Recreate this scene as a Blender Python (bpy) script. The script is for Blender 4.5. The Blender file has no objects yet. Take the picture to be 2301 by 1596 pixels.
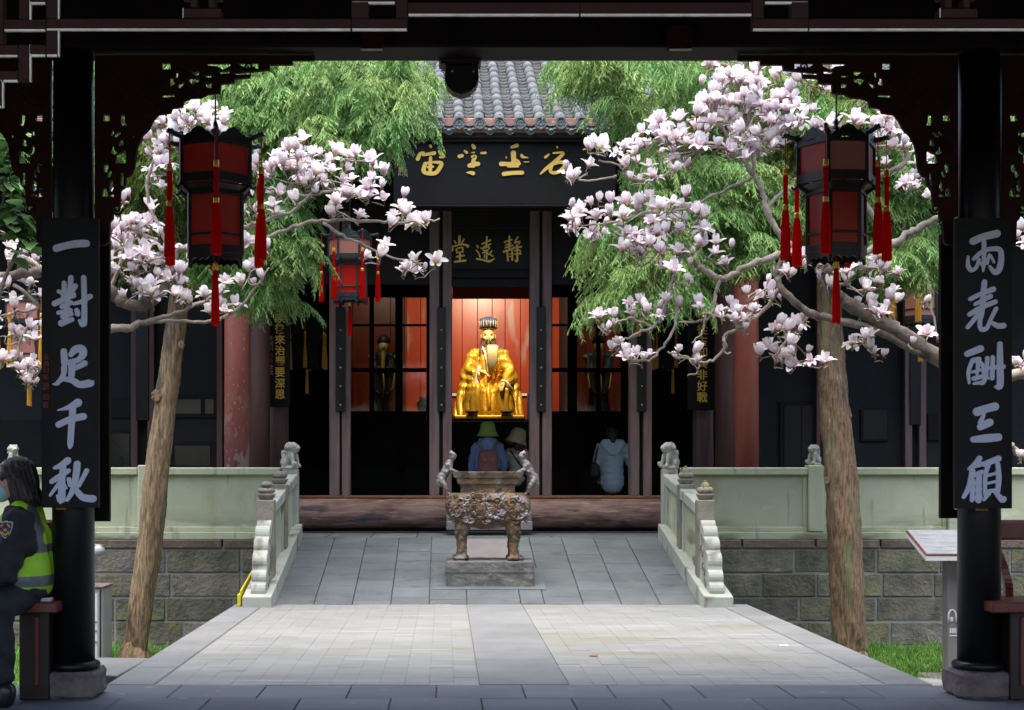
import bpy, bmesh, math, random
import numpy as np
from mathutils import Vector, Matrix, Euler

random.seed(7)
rng = np.random.default_rng(7)
SC = bpy.context.scene
COL = SC.collection

# ------------------------------------------------------------------ camera, sky, sun, exposure
F, CX, VH, EYE = 3240.0, 1000.0, 1065.0, 1.245      # survey of the photograph: focal length, vanishing point, eye height
cam_d = bpy.data.cameras.new('camera')
cam = bpy.data.objects.new('camera', cam_d)
COL.objects.link(cam)
cam.location = (0, 0, EYE)
cam.rotation_euler = (math.radians(90), 0, 0)
cam_d.sensor_width = 36.0
cam_d.lens = 36.0 * F / 2301.0
cam_d.shift_x = (1150.5 - CX) / 2301.0
cam_d.shift_y = (VH - 798.0) / 2301.0
cam_d.clip_end = 400
SC.camera = cam

SUN_EL, SUN_AZ = 80.0, 215.0        # degrees; azimuth measured clockwise from +Y
world = bpy.data.worlds.new('World')
SC.world = world
world.use_nodes = True
wn = world.node_tree.nodes
sky = wn.new('ShaderNodeTexSky')
sky.sky_type = 'NISHITA'
sky.sun_disc = False
sky.sun_elevation = math.radians(SUN_EL)
sky.sun_rotation = math.radians(SUN_AZ)
sky.air_density = 1.0
sky.dust_density = 4.5
sky.ozone_density = 0.6
world.node_tree.links.new(sky.outputs[0], wn['Background'].inputs[0])
wn['Background'].inputs[1].default_value = 0.15
sun_d = bpy.data.lights.new('sun', 'SUN')
sun_d.energy = 2.1
sun_d.angle = math.radians(75)
sun_d.color = (1.0, 0.96, 0.9)
sun = bpy.data.objects.new('sun', sun_d)
COL.objects.link(sun)
_el, _az = math.radians(SUN_EL), math.radians(SUN_AZ)
_sd = Vector((math.sin(_az) * math.cos(_el), math.cos(_az) * math.cos(_el), math.sin(_el)))
sun.rotation_euler = (-_sd).to_track_quat('-Z', 'Y').to_euler()
sun.location = _sd * 50
SC.view_settings.view_transform = 'Standard'
SC.view_settings.look = 'None'
SC.view_settings.gamma = 1.0
SC.view_settings.use_curve_mapping = False
SC.view_settings.exposure = 1.55
SC.render.engine = 'CYCLES'
SC.cycles.max_bounces = 7
SC.cycles.diffuse_bounces = 5
SC.cycles.glossy_bounces = 3
SC.cycles.transparent_max_bounces = 12
SC.cycles.use_denoising = True
SC.cycles.caustics_reflective = False
SC.cycles.caustics_refractive = False


def P(u, v, y):
    """Point at survey position (u, v) of the photograph, y metres ahead of the camera."""
    return Vector(((u - CX) / F * y, y, EYE + (VH - v) / F * y))


def PX(u, y):
    return (u - CX) / F * y


def PZ(v, y):
    return EYE + (VH - v) / F * y


# ------------------------------------------------------------------ materials
def M(name, c1, c2=None, sc=4.0, st=(1, 1, 1), rough=0.6, bump=0.0, bsc=30.0, met=0.0, isl=0.0, spec=0.5,
      spots=None, lo=0.35, hi=0.65, coat=0.0, trans=0.0, r2=None, detail=6.0, hv=0.0):
    """Procedural principled material: two-colour noise, optional spots (colour, scale, threshold, stretch), per-piece tint, bump."""
    m = bpy.data.materials.new(name)
    m.use_nodes = True
    nt = m.node_tree
    N, L = nt.nodes, nt.links
    b = N['Principled BSDF']
    geo = N.new('ShaderNodeNewGeometry')
    mp = N.new('ShaderNodeMapping')
    mp.inputs['Scale'].default_value = st
    L.new(geo.outputs['Position'], mp.inputs['Vector'])
    n1 = N.new('ShaderNodeTexNoise')
    n1.inputs['Scale'].default_value = sc
    n1.inputs['Detail'].default_value = detail
    n1.inputs['Roughness'].default_value = 0.62
    L.new(mp.outputs[0], n1.inputs['Vector'])
    rp = N.new('ShaderNodeValToRGB')
    rp.color_ramp.elements[0].position = lo
    rp.color_ramp.elements[1].position = hi
    rp.color_ramp.elements[0].color = (*c1, 1)
    rp.color_ramp.elements[1].color = (*(c2 or c1), 1)
    L.new(n1.outputs['Fac'], rp.inputs['Fac'])
    col = rp.outputs[0]
    for sp in (spots or []):
        n2 = N.new('ShaderNodeTexNoise')
        n2.inputs['Scale'].default_value = sp[1]
        n2.inputs['Detail'].default_value = 5
        mp2 = N.new('ShaderNodeMapping')
        mp2.inputs['Scale'].default_value = sp[3] if len(sp) > 3 else (1, 1, 1)
        mp2.inputs['Location'].default_value = (sp[1] * 1.7, 3.1, sp[2] * 9)
        L.new(geo.outputs['Position'], mp2.inputs['Vector'])
        L.new(mp2.outputs[0], n2.inputs['Vector'])
        r3 = N.new('ShaderNodeValToRGB')
        r3.color_ramp.elements[0].position = sp[2]
        r3.color_ramp.elements[1].position = sp[2] + (sp[5] if len(sp) > 5 else 0.06)
        L.new(n2.outputs['Fac'], r3.inputs['Fac'])
        fac = r3.outputs[0]
        if len(sp) > 4 and sp[4]:       # fades with height between two world heights
            sx = N.new('ShaderNodeSeparateXYZ')
            L.new(geo.outputs['Position'], sx.inputs[0])
            mr = N.new('ShaderNodeMapRange')
            mr.inputs[1].default_value, mr.inputs[2].default_value = sp[4]
            mr.inputs[3].default_value, mr.inputs[4].default_value = 1.0, 0.0
            L.new(sx.outputs[2], mr.inputs[0])
            mu = N.new('ShaderNodeMath')
            mu.operation = 'MULTIPLY'
            L.new(fac, mu.inputs[0])
            L.new(mr.outputs[0], mu.inputs[1])
            fac = mu.outputs[0]
        mx = N.new('ShaderNodeMix')
        mx.data_type = 'RGBA'
        L.new(fac, mx.inputs[0])
        L.new(col, mx.inputs[6])
        mx.inputs[7].default_value = (*sp[0], 1)
        col = mx.outputs[2]
    if isl:
        oi = N.new('ShaderNodeObjectInfo')
        ad = N.new('ShaderNodeMath')
        ad.operation = 'ADD'
        L.new(oi.outputs['Random'], ad.inputs[0])
        L.new(geo.outputs['Random Per Island'], ad.inputs[1])
        fr = N.new('ShaderNodeMath')
        fr.operation = 'FRACT'
        L.new(ad.outputs[0], fr.inputs[0])
        mr = N.new('ShaderNodeMapRange')
        mr.inputs[3].default_value, mr.inputs[4].default_value = 1 - isl, 1 + isl
        L.new(fr.outputs[0], mr.inputs[0])
        hs = N.new('ShaderNodeHueSaturation')
        L.new(col, hs.inputs['Color'])
        L.new(mr.outputs[0], hs.inputs['Value'])
        if hv:
            mu = N.new('ShaderNodeMath')
            mu.operation = 'MULTIPLY'
            mu.inputs[1].default_value = 7.13
            L.new(fr.outputs[0], mu.inputs[0])
            f2 = N.new('ShaderNodeMath')
            f2.operation = 'FRACT'
            L.new(mu.outputs[0], f2.inputs[0])
            for k_, (a_, b_) in (('Hue', (.5 - hv, .5 + hv)), ('Saturation', (.6, 1.7))):
                m2 = N.new('ShaderNodeMapRange')
                m2.inputs[3].default_value, m2.inputs[4].default_value = a_, b_
                L.new(f2.outputs[0], m2.inputs[0])
                L.new(m2.outputs[0], hs.inputs[k_])
        col = hs.outputs[0]
    L.new(col, b.inputs['Base Color'])
    if r2 is not None:
        mr = N.new('ShaderNodeMapRange')
        mr.inputs[1].default_value, mr.inputs[2].default_value = 0.3, 0.7
        mr.inputs[3].default_value, mr.inputs[4].default_value = rough, r2
        L.new(n1.outputs['Fac'], mr.inputs[0])
        L.new(mr.outputs[0], b.inputs['Roughness'])
    else:
        b.inputs['Roughness'].default_value = rough
    b.inputs['Metallic'].default_value = met
    b.inputs['Specular IOR Level'].default_value = spec
    b.inputs['Coat Weight'].default_value = coat
    b.inputs['Coat Roughness'].default_value = 0.15
    if bump:
        n3 = N.new('ShaderNodeTexNoise')
        n3.inputs['Scale'].default_value = bsc
        n3.inputs['Detail'].default_value = 7
        L.new(mp.outputs[0], n3.inputs['Vector'])
        bp = N.new('ShaderNodeBump')
        bp.inputs['Strength'].default_value = bump
        bp.inputs['Distance'].default_value = 0.02
        L.new(n3.outputs['Fac'], bp.inputs['Height'])
        L.new(bp.outputs[0], b.inputs['Normal'])
    if trans:
        tr = N.new('ShaderNodeBsdfTranslucent')
        L.new(col, tr.inputs[0])
        ms = N.new('ShaderNodeMixShader')
        ms.inputs[0].default_value = trans
        L.new(b.outputs[0], ms.inputs[1])
        L.new(tr.outputs[0], ms.inputs[2])
        L.new(ms.outputs[0], N['Material Output'].inputs[0])
    return m


def glass_mat(name, tint=(0.9, 0.93, 0.93), gloss=0.12):
    m = bpy.data.materials.new(name)
    m.use_nodes = True
    N, L = m.node_tree.nodes, m.node_tree.links
    N.remove(N['Principled BSDF'])
    t = N.new('ShaderNodeBsdfTransparent')
    t.inputs[0].default_value = (*tint, 1)
    g = N.new('ShaderNodeBsdfGlossy')
    g.inputs['Roughness'].default_value = 0.06
    n = N.new('ShaderNodeTexNoise')
    n.inputs['Scale'].default_value = 1.6
    bp = N.new('ShaderNodeBump')
    bp.inputs['Strength'].default_value = 0.04
    L.new(n.outputs['Fac'], bp.inputs['Height'])
    L.new(bp.outputs[0], g.inputs['Normal'])
    mx = N.new('ShaderNodeMixShader')
    mx.inputs[0].default_value = gloss
    L.new(t.outputs[0], mx.inputs[1])
    L.new(g.outputs[0], mx.inputs[2])
    L.new(mx.outputs[0], N['Material Output'].inputs[0])
    return m


def attr_mat(name, attr, stops, rough=0.55, isl=0.25, trans=0.25, back=None, hue=0.0, spec=0.3):
    """Colour follows a stored position along the leaf or petal (base to tip), a little translucent."""
    m = bpy.data.materials.new(name)
    m.use_nodes = True
    N, L = m.node_tree.nodes, m.node_tree.links
    b = N['Principled BSDF']
    a = N.new('ShaderNodeAttribute')
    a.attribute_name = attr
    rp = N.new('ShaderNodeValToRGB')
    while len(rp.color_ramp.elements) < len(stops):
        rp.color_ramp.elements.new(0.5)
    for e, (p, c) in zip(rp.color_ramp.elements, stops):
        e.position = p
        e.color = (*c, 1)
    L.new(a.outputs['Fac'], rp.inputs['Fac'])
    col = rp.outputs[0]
    geo = N.new('ShaderNodeNewGeometry')
    if back:
        r2 = N.new('ShaderNodeValToRGB')
        while len(r2.color_ramp.elements) < len(back):
            r2.color_ramp.elements.new(0.5)
        for e, (p, c) in zip(r2.color_ramp.elements, back):
            e.position = p
            e.color = (*c, 1)
        L.new(a.outputs['Fac'], r2.inputs['Fac'])
        mx = N.new('ShaderNodeMix')
        mx.data_type = 'RGBA'
        L.new(geo.outputs['Backfacing'], mx.inputs[0])
        L.new(col, mx.inputs[6])
        L.new(r2.outputs[0], mx.inputs[7])
        col = mx.outputs[2]
    oi = N.new('ShaderNodeObjectInfo')
    nz = N.new('ShaderNodeTexNoise')
    nz.inputs['Scale'].default_value = 1.7
    L.new(geo.outputs['Position'], nz.inputs['Vector'])
    ad = N.new('ShaderNodeMath')
    L.new(oi.outputs['Random'], ad.inputs[0])
    L.new(geo.outputs['Random Per Island'], ad.inputs[1])
    fr = N.new('ShaderNodeMath')
    fr.operation = 'FRACT'
    L.new(ad.outputs[0], fr.inputs[0])
    mr = N.new('ShaderNodeMapRange')
    mr.inputs[3].default_value, mr.inputs[4].default_value = 1 - isl, 1 + isl
    L.new(fr.outputs[0], mr.inputs[0])
    hs = N.new('ShaderNodeHueSaturation')
    L.new(col, hs.inputs['Color'])
    L.new(mr.outputs[0], hs.inputs['Value'])
    if hue:
        mh = N.new('ShaderNodeMapRange')
        mh.inputs[1].default_value, mh.inputs[2].default_value = 0.3, 0.7
        mh.inputs[3].default_value, mh.inputs[4].default_value = 0.5 - hue, 0.5 + hue
        L.new(nz.outputs['Fac'], mh.inputs[0])
        L.new(mh.outputs[0], hs.inputs['Hue'])
    col = hs.outputs[0]
    L.new(col, b.inputs['Base Color'])
    b.inputs['Roughness'].default_value = rough
    b.inputs['Specular IOR Level'].default_value = spec
    tr = N.new('ShaderNodeBsdfTranslucent')
    L.new(col, tr.inputs[0])
    ms = N.new('ShaderNodeMixShader')
    ms.inputs[0].default_value = trans
    L.new(b.outputs[0], ms.inputs[1])
    L.new(tr.outputs[0], ms.inputs[2])
    L.new(ms.outputs[0], N['Material Output'].inputs[0])
    return m


mt = {}
mt['timber'] = M('dark timber', (.007, .0048, .0045), (.014, .008, .0068), sc=3, st=(1, 1, .2), rough=.55, bump=.15, bsc=40, spec=.15)
mt['fret'] = M('dark red lattice paint', (.022, .0078, .0066), (.036, .0115, .0095), sc=8, rough=.55, bump=.1, spec=.12)
mt['trim'] = M('pale edge strip', (.80, .76, .72), (.55, .48, .42), sc=14, rough=.5)  # pale colour for the added edge strips
mt['plate'] = M('grey painted plate', (.30, .31, .36), (.22, .23, .28), sc=6, rough=.5)
mt['lacquer'] = M('black lacquer', (.0045, .0045, .005), (.009, .009, .010), sc=5, st=(1, 1, .3), rough=.34, r2=.5, spec=.35)
mt['board'] = M('black couplet board', (.005, .005, .006), (.009, .009, .010), sc=2, rough=.5, bump=.04, bsc=60, spec=.18)
mt['letter'] = M('lavender grey letter paint', (.66, .69, .84), (.58, .61, .77), sc=9, rough=.6)
mt['redink'] = M('red inscription paint', (.30, .03, .02), (.2, .02, .015), sc=20, rough=.6)
mt['basestone'] = M('brown base stone', (.11, .085, .08), (.19, .155, .145), sc=9, rough=.85, bump=.5, bsc=25)
mt['floor'] = M('blue grey floor slab', (.10, .117, .14), (.145, .165, .19), sc=1.6, st=(1, 2.5, 1), rough=.6, r2=.8, bump=.08, bsc=50, isl=.10,
                spots=[((.2, .2, .2), 7, .66, (1, 1, 1))])
mt['brick'] = M('pale plaza brick', (.195, .205, .206), (.25, .258, .253), sc=1.3, st=(1, 2.2, 1), rough=.8, bump=.2, bsc=60, isl=.035,
                spots=[((.19, .195, .155), 1.1, .54, (.5, 1.5, 1), None, .14), ((.15, .158, .16), 5, .60, (.5, 4, 1), None, .12), ((.13, .138, .14), 14, .68, (1, 5, 1)), ((.31, .32, .32), 3, .62, (.3, 3, 1), None, .1)])
mt['border'] = M('grey border stone', (.155, .165, .172), (.205, .215, .218), sc=2.2, rough=.8, bump=.12, bsc=50, isl=.08)
mt['ramp'] = M('slate ramp slab', (.082, .099, .110), (.128, .148, .158), sc=2.0, rough=.75, bump=.2, bsc=50, isl=.12,
               spots=[((.06, .068, .072), 4, .60, (.7, 1.5, 1), None, .14), ((.17, .18, .18), 7, .66, (1, 2, 1), None, .08)])
mt['joint'] = M('mortar joint', (.10, .105, .105), (.17, .175, .17), sc=6, rough=.95)
mt['joint_wall'] = M('pale wall mortar', (.27, .28, .275), (.19, .20, .195), sc=8, rough=.95, bump=.3)
mt['joint_pale'] = M('plaza mortar', (.20, .207, .207), (.17, .177, .176), sc=8, rough=.95, bump=.3)
mt['block'] = M('weathered sandstone block', (.085, .088, .074), (.20, .185, .15), sc=4.5, rough=.9, bump=1.0, bsc=26, isl=.26, hv=.035,
                spots=[((.06, .055, .045), 1.5, .58, (1, 1, 2), (-.75, -.3), .12), ((.17, .155, .09), 2.4, .60, (1, 1, 1), None, .1)])
mt['capstone'] = M('brown capstone', (.10, .075, .06), (.17, .135, .11), sc=9, rough=.9, bump=.7, bsc=28, isl=.14)
mt['parapet'] = M('pale green grey parapet stone', (.40, .44, .30), (.50, .53, .385), sc=1.4, rough=.8, bump=.12, bsc=35, isl=.05,
                  spots=[((.42, .36, .20), 3, .58, (1, 1, .5), None, .14), ((.12, .13, .09), 2.2, .52, (.4, .4, 2), (.46, .85), .1), ((.30, .33, .25), 7, .60, (1.5, 1, .16), None, .1), ((.56, .60, .47), 5, .62, (.5, 1, .9), None, .1)])
mt['balus'] = M('grey green balustrade stone', (.33, .36, .32), (.43, .45, .40), sc=2.5, rough=.82, bump=.15, bsc=40,
                spots=[((.16, .15, .13), 3.5, .56, (1, 1, .5), None, .1)])
mt['balus_dark'] = M('weathered dark stone', (.15, .145, .125), (.27, .26, .21), sc=4.5, rough=.85, bump=.25, bsc=40,
                     spots=[((.28, .25, .14), 4, .6)])
mt['lion'] = M('carved lion stone', (.30, .31, .27), (.44, .45, .40), sc=14, rough=.85, bump=.4, bsc=45)
mt['soil'] = M('garden soil', (.05, .045, .03), (.09, .08, .05), sc=5, rough=.95, bump=.5)
mt['redcol'] = M('peeling red column paint', (.25, .065, .05), (.34, .125, .105), sc=2.2, st=(1, 1, .4), rough=.55, bump=.12, bsc=30,
                 spots=[((.10, .045, .035), 4.5, .57, (1, 1, .35), (.3, 2.3), .08), ((.50, .44, .40), 8.5, .53, (1, 1, .5), (1.0, 2.3), .03),
                        ((.48, .42, .38), 26, .64, (1, 1, .6), (1.2, 4.0), .03)])
mt['redcol2'] = M('red column paint with few chips', (.24, .055, .038), (.32, .095, .065), sc=2.0, st=(1, 1, .4), rough=.55, bump=.1, bsc=30,
                  spots=[((.13, .05, .04), 3.5, .6, (1, 1, .3), None, .08), ((.5, .42, .36), 9, .66, (1, 1, .4), (.5, 2.0), .03)])
mt['browncol'] = M('aged brown red wood', (.075, .035, .03), (.13, .06, .055), sc=3, st=(2, 2, .25), rough=.6, bump=.15)
mt['post'] = M('faded purple brown door post', (.10, .065, .065), (.20, .135, .13), sc=3, st=(5, 5, .35), rough=.6, bump=.15, bsc=30,
               spots=[((.07, .09, .13), 3, .62, (2, 2, .5), (.5, 2.0), .1)])
mt['hallwood'] = M('near black hall timber', (.008, .007, .0078), (.014, .012, .0125), sc=3, rough=.65, bump=.1, spec=.2)
mt['hallwall'] = M('dark grey hall wall', (.022, .024, .026), (.032, .034, .036), sc=.8, rough=.95, spec=.15)
mt['log'] = M('weathered threshold log', (.095, .045, .035), (.29, .19, .155), sc=5.5, st=(.35, 1, 2.2), rough=.7, bump=.6, bsc=14, detail=9,
              spots=[((.06, .05, .055), 4, .58, (.5, 1, 2)), ((.36, .28, .24), 11, .64, (.3, 1, 2))])
mt['orange'] = M('orange sill edge', (.24, .105, .04), (.15, .07, .035), sc=6, rough=.5)
mt['step'] = M('mauve grey step stone', (.18, .17, .18), (.24, .225, .23), sc=3, rough=.75, bump=.1)
mt['tile'] = M('grey roof tile', (.055, .066, .076), (.115, .128, .137), sc=7, rough=.85, bump=.4, bsc=30, isl=.12,
               spots=[((.19, .20, .20), 20, .62), ((.14, .09, .03), 13, .64)])
mt['pan'] = M('pale edged pan tile', (.58, .55, .50), (.42, .41, .39), sc=9, rough=.85, bump=.2, isl=.25)
mt['pandark'] = M('dark gutter under tiles', (.035, .036, .04), (.06, .06, .06), sc=9, rough=.9)
mt['eave'] = M('carved eave tile end', (.09, .105, .115), (.20, .215, .225), sc=26, rough=.85, bump=.8, bsc=40)
mt['fascia'] = M('faded red eave board', (.30, .10, .075), (.42, .20, .16), sc=5, rough=.7, bump=.1,
                 spots=[((.5, .36, .3), 6, .63)])
mt['gold'] = M('gold leaf lettering', (.72, .47, .08), (.82, .57, .12), sc=8, rough=.45, met=.1)
mt['golddim'] = M('dull gold lettering', (.33, .26, .16), (.45, .36, .2), sc=12, rough=.5)
mt['statue'] = M('gilded robe', (.78, .42, .03), (.90, .55, .06), sc=5, rough=.36, met=.5, bump=.08, bsc=18,
                 spots=[((.62, .32, .03), 6, .6)])
mt['face'] = M('gilded skin', (.74, .50, .16), (.80, .56, .20), sc=4, rough=.5, met=.05)
mt['beard'] = M('black beard paint', (.02, .02, .022), (.03, .03, .03), rough=.5)
mt['cuff'] = M('white cuff paint', (.75, .75, .70), rough=.5)
mt['capblue'] = M('blue grey cap', (.022, .045, .10), (.04, .07, .11), sc=9, rough=.45)
mt['scarf'] = M('pale beige fan feather', (.36, .29, .13), (.44, .36, .18), sc=20, st=(6, 6, .5), rough=.5, met=.2)
mt['shrine'] = M('red shrine board', (.36, .040, .012), (.47, .062, .018), sc=1.6, st=(1.5, 1, .3), rough=.32, bump=.05, bsc=10, isl=.08,
                 spots=[((.40, .25, .22), 1.7, .60, (2.6, 1, .35), None, .10)])
mt['bronze'] = M('rusty bronze', (.085, .062, .048), (.20, .125, .06), sc=7, rough=.6, met=.3, bump=.9, bsc=24,
                 spots=[((.20, .19, .20), 7, .53, (1, 1, 1), None, .14), ((.05, .045, .04), 9, .6)])
mt['bronze_rel'] = M('relief cast bronze', (.08, .058, .045), (.19, .115, .05), sc=9, rough=.5, met=.3, bump=.5, bsc=26,
                     spots=[((.31, .30, .33), 7, .52, (1, 1, 1), None, .1)])
mt['bronze_pale'] = M('worn grey bronze figure', (.15, .125, .112), (.30, .28, .285), sc=15, rough=.5, met=.25, bump=.4, bsc=50)
mt['plinth'] = M('mossy plinth stone', (.105, .105, .10), (.185, .18, .17), sc=8, rough=.9, bump=.6, bsc=22,
                 spots=[((.11, .2, .03), 8, .66, (1, 1, 1), (.05, .42), .05), ((.24, .27, .33), 6, .62, (1, 1, 2), (.1, .3), .06)])
mt['bark'] = M('tan fissured bark', (.12, .082, .05), (.33, .235, .135), sc=17, st=(3.0, 3.0, .42), lo=.38, hi=.60, rough=.85, bump=1.0, bsc=16, detail=10,
               spots=[((.07, .065, .055), 4, .57, (1.3, 1.3, .6), None, .1), ((.36, .33, .27), 9, .66, (2, 2, .25), None, .08)])
mt['bark_moss'] = M('brown fissured bark with moss', (.095, .064, .04), (.28, .185, .11), sc=17, st=(3.0, 3.0, .42), lo=.38, hi=.60, rough=.85, bump=1.0, bsc=16, detail=10,
                    spots=[((.075, .07, .06), 4, .58, (1.4, 1.4, .6), None, .1), ((.14, .19, .09), 2.6, .555, (2.6, 2.6, .34), None, .12),
                           ((.34, .32, .28), 9, .67, (2, 2, .25), None, .08)])
mt['twig'] = M('grey magnolia bark', (.17, .14, .115), (.36, .315, .265), sc=10, rough=.8, bump=.3, bsc=40)
mt['twig_dark'] = M('dark magnolia bark', (.06, .048, .04), (.20, .165, .135), sc=10, rough=.8, bump=.4, bsc=30)
mt['red'] = M('red lantern silk', (.60, .065, .045), (.68, .085, .06), sc=3, rough=.35, trans=.4)
mt['redhot'] = M('daylit red lantern silk', (.80, .020, .012), (.86, .028, .016), sc=3, rough=.4, trans=.5)  # daylight coming through the silk is put into this stronger red
mt['pink'] = M('pink lantern silk and reflection', (.55, .23, .19), (.60, .28, .23), sc=2, rough=.35, trans=.3)  # own pink of the wing lanterns; painted reflection on the near right lantern
mt['lanternwood'] = M('black lantern frame', (.010, .010, .011), (.018, .018, .018), sc=12, rough=.4)
mt['lanternblue'] = M('blue black lantern frame', (.014, .025, .034), (.035, .052, .062), sc=12, rough=.45)
mt['tassel'] = M('red silk tassel', (.80, .014, .010), (.70, .008, .006), sc=60, st=(4, 4, .12), rough=.5, bump=.3, bsc=60, trans=.6, spec=.1)
mt['tassel_y'] = M('yellow silk tassel', (.75, .42, .04), (.62, .32, .03), sc=60, st=(4, 4, .12), rough=.4, bump=.5, bsc=60, trans=.2)
mt['tasselgold'] = M('gold tassel band', (.80, .50, .06), rough=.3, met=.4)
mt['bench'] = M('dark red bench paint', (.13, .028, .02), (.17, .040, .028), sc=6, rough=.38, bump=.05)
mt['bench_dark'] = M('brown bench leg paint', (.018, .008, .007), (.03, .012, .010), sc=6, rough=.45)
mt['hivis'] = M('lime yellow vest fabric', (.38, .72, .02), (.42, .80, .035), sc=9, rough=.6, bump=.25, bsc=18)
mt['hivis_band'] = M('grey reflective band', (.13, .14, .15), (.18, .19, .2), sc=18, rough=.45)
mt['uniform'] = M('black uniform cloth', (.011, .012, .016), (.018, .020, .026), sc=7, rough=.75, bump=.35, bsc=12)
mt['skin'] = M('skin', (.55, .33, .24), (.60, .37, .27), sc=8, rough=.5)
mt['hair'] = M('dark brown hair', (.016, .010, .008), (.035, .020, .014), sc=60, st=(3, 3, .15), rough=.38, bump=.5, bsc=70)
mt['maskblue'] = M('pale blue face mask', (.35, .55, .68), rough=.7)
mt['badge'] = M('dark blue badge cloth', (.02, .03, .08), rough=.6)
mt['badge_white'] = M('pale badge edge', (.5, .53, .58), rough=.6)
mt['badge_gold'] = M('gold badge thread', (.75, .45, .04), rough=.5)
mt['shoe'] = M('black shoe leather', (.012, .012, .013), rough=.35)
mt['white'] = M('white plastic', (.75, .76, .77), rough=.5)
mt['jacket_blue'] = M('cornflower blue jacket', (.24, .38, .74), (.32, .46, .78), sc=5, rough=.75, bump=.3, bsc=10)
mt['pack'] = M('dusty brown pink backpack', (.42, .17, .15), (.48, .21, .18), sc=8, rough=.7, bump=.2)
mt['hat_green'] = M('moss green hat', (.36, .52, .10), (.42, .58, .13), sc=12, rough=.85)
mt['hat_beige'] = M('straw beige hat', (.58, .50, .30), (.66, .58, .37), sc=20, rough=.85)
mt['cream'] = M('cream cloth', (.74, .73, .62), (.78, .77, .67), sc=6, rough=.8, bump=.3, bsc=12)
mt['puffer'] = M('blue grey padded jacket', (.46, .58, .66), (.54, .65, .72), sc=4, rough=.65, bump=.25, bsc=10)
mt['trousers'] = M('dark trousers', (.012, .012, .015), rough=.8)
mt['bag'] = M('black bag', (.012, .012, .014), rough=.5)
mt['signwhite'] = M('white sign print', (.75, .76, .78), rough=.5)
mt['signpost'] = M('mauve grey sign metal', (.21, .185, .20), (.25, .22, .235), sc=3, rough=.45)
mt['signface'] = M('grey sign face', (.20, .22, .25), (.27, .29, .31), sc=7, rough=.3)
mt['cabinet'] = M('pale grey cabinet paint', (.42, .43, .46), (.5, .51, .53), sc=5, rough=.45)
mt['lamp'] = M('black lamp housing', (.006, .006, .0065), (.010, .010, .010), sc=4, rough=.4)
mt['yellow'] = M('yellow caution tape', (.75, .62, .02), rough=.5)
mt['glass'] = glass_mat('old window glass')
mt['darkglass'] = M('dark window glass', (.012, .015, .014), (.02, .024, .022), sc=3, rough=.12, spec=.6)
mt['rust'] = M('rust patch', (.3, .12, .03), rough=.8)
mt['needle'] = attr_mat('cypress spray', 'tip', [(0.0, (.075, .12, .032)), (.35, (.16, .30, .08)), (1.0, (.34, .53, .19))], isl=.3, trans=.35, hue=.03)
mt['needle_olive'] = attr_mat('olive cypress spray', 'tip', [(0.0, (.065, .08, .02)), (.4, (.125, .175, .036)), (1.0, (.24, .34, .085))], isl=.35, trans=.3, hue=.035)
mt['petal'] = attr_mat('magnolia petal', 'tip', [(0.0, (.52, .16, .30)), (.20, (.72, .48, .60)), (.44, (.87, .83, .85)), (1.0, (.89, .87, .87))],
                       isl=.05, trans=.3, rough=.5,
                       back=[(0.0, (.32, .05, .18)), (.22, (.50, .18, .34)), (.48, (.80, .66, .74)), (1.0, (.89, .86, .87))])
mt['budleaf'] = attr_mat('young magnolia leaf', 'tip', [(0.0, (.22, .13, .04)), (.4, (.40, .50, .05)), (1.0, (.48, .62, .08))], isl=.2, trans=.3)
mt['broadleaf'] = attr_mat('glossy broad leaf', 'tip', [(0.0, (.06, .13, .04)), (.6, (.09, .20, .06)), (1.0, (.14, .28, .09))], rough=.3, isl=.35, trans=.15, spec=.6)
mt['grass'] = attr_mat('lawn blade', 'tip', [(0.0, (.06, .13, .025)), (1.0, (.22, .46, .09))], isl=.3, trans=.3)


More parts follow.
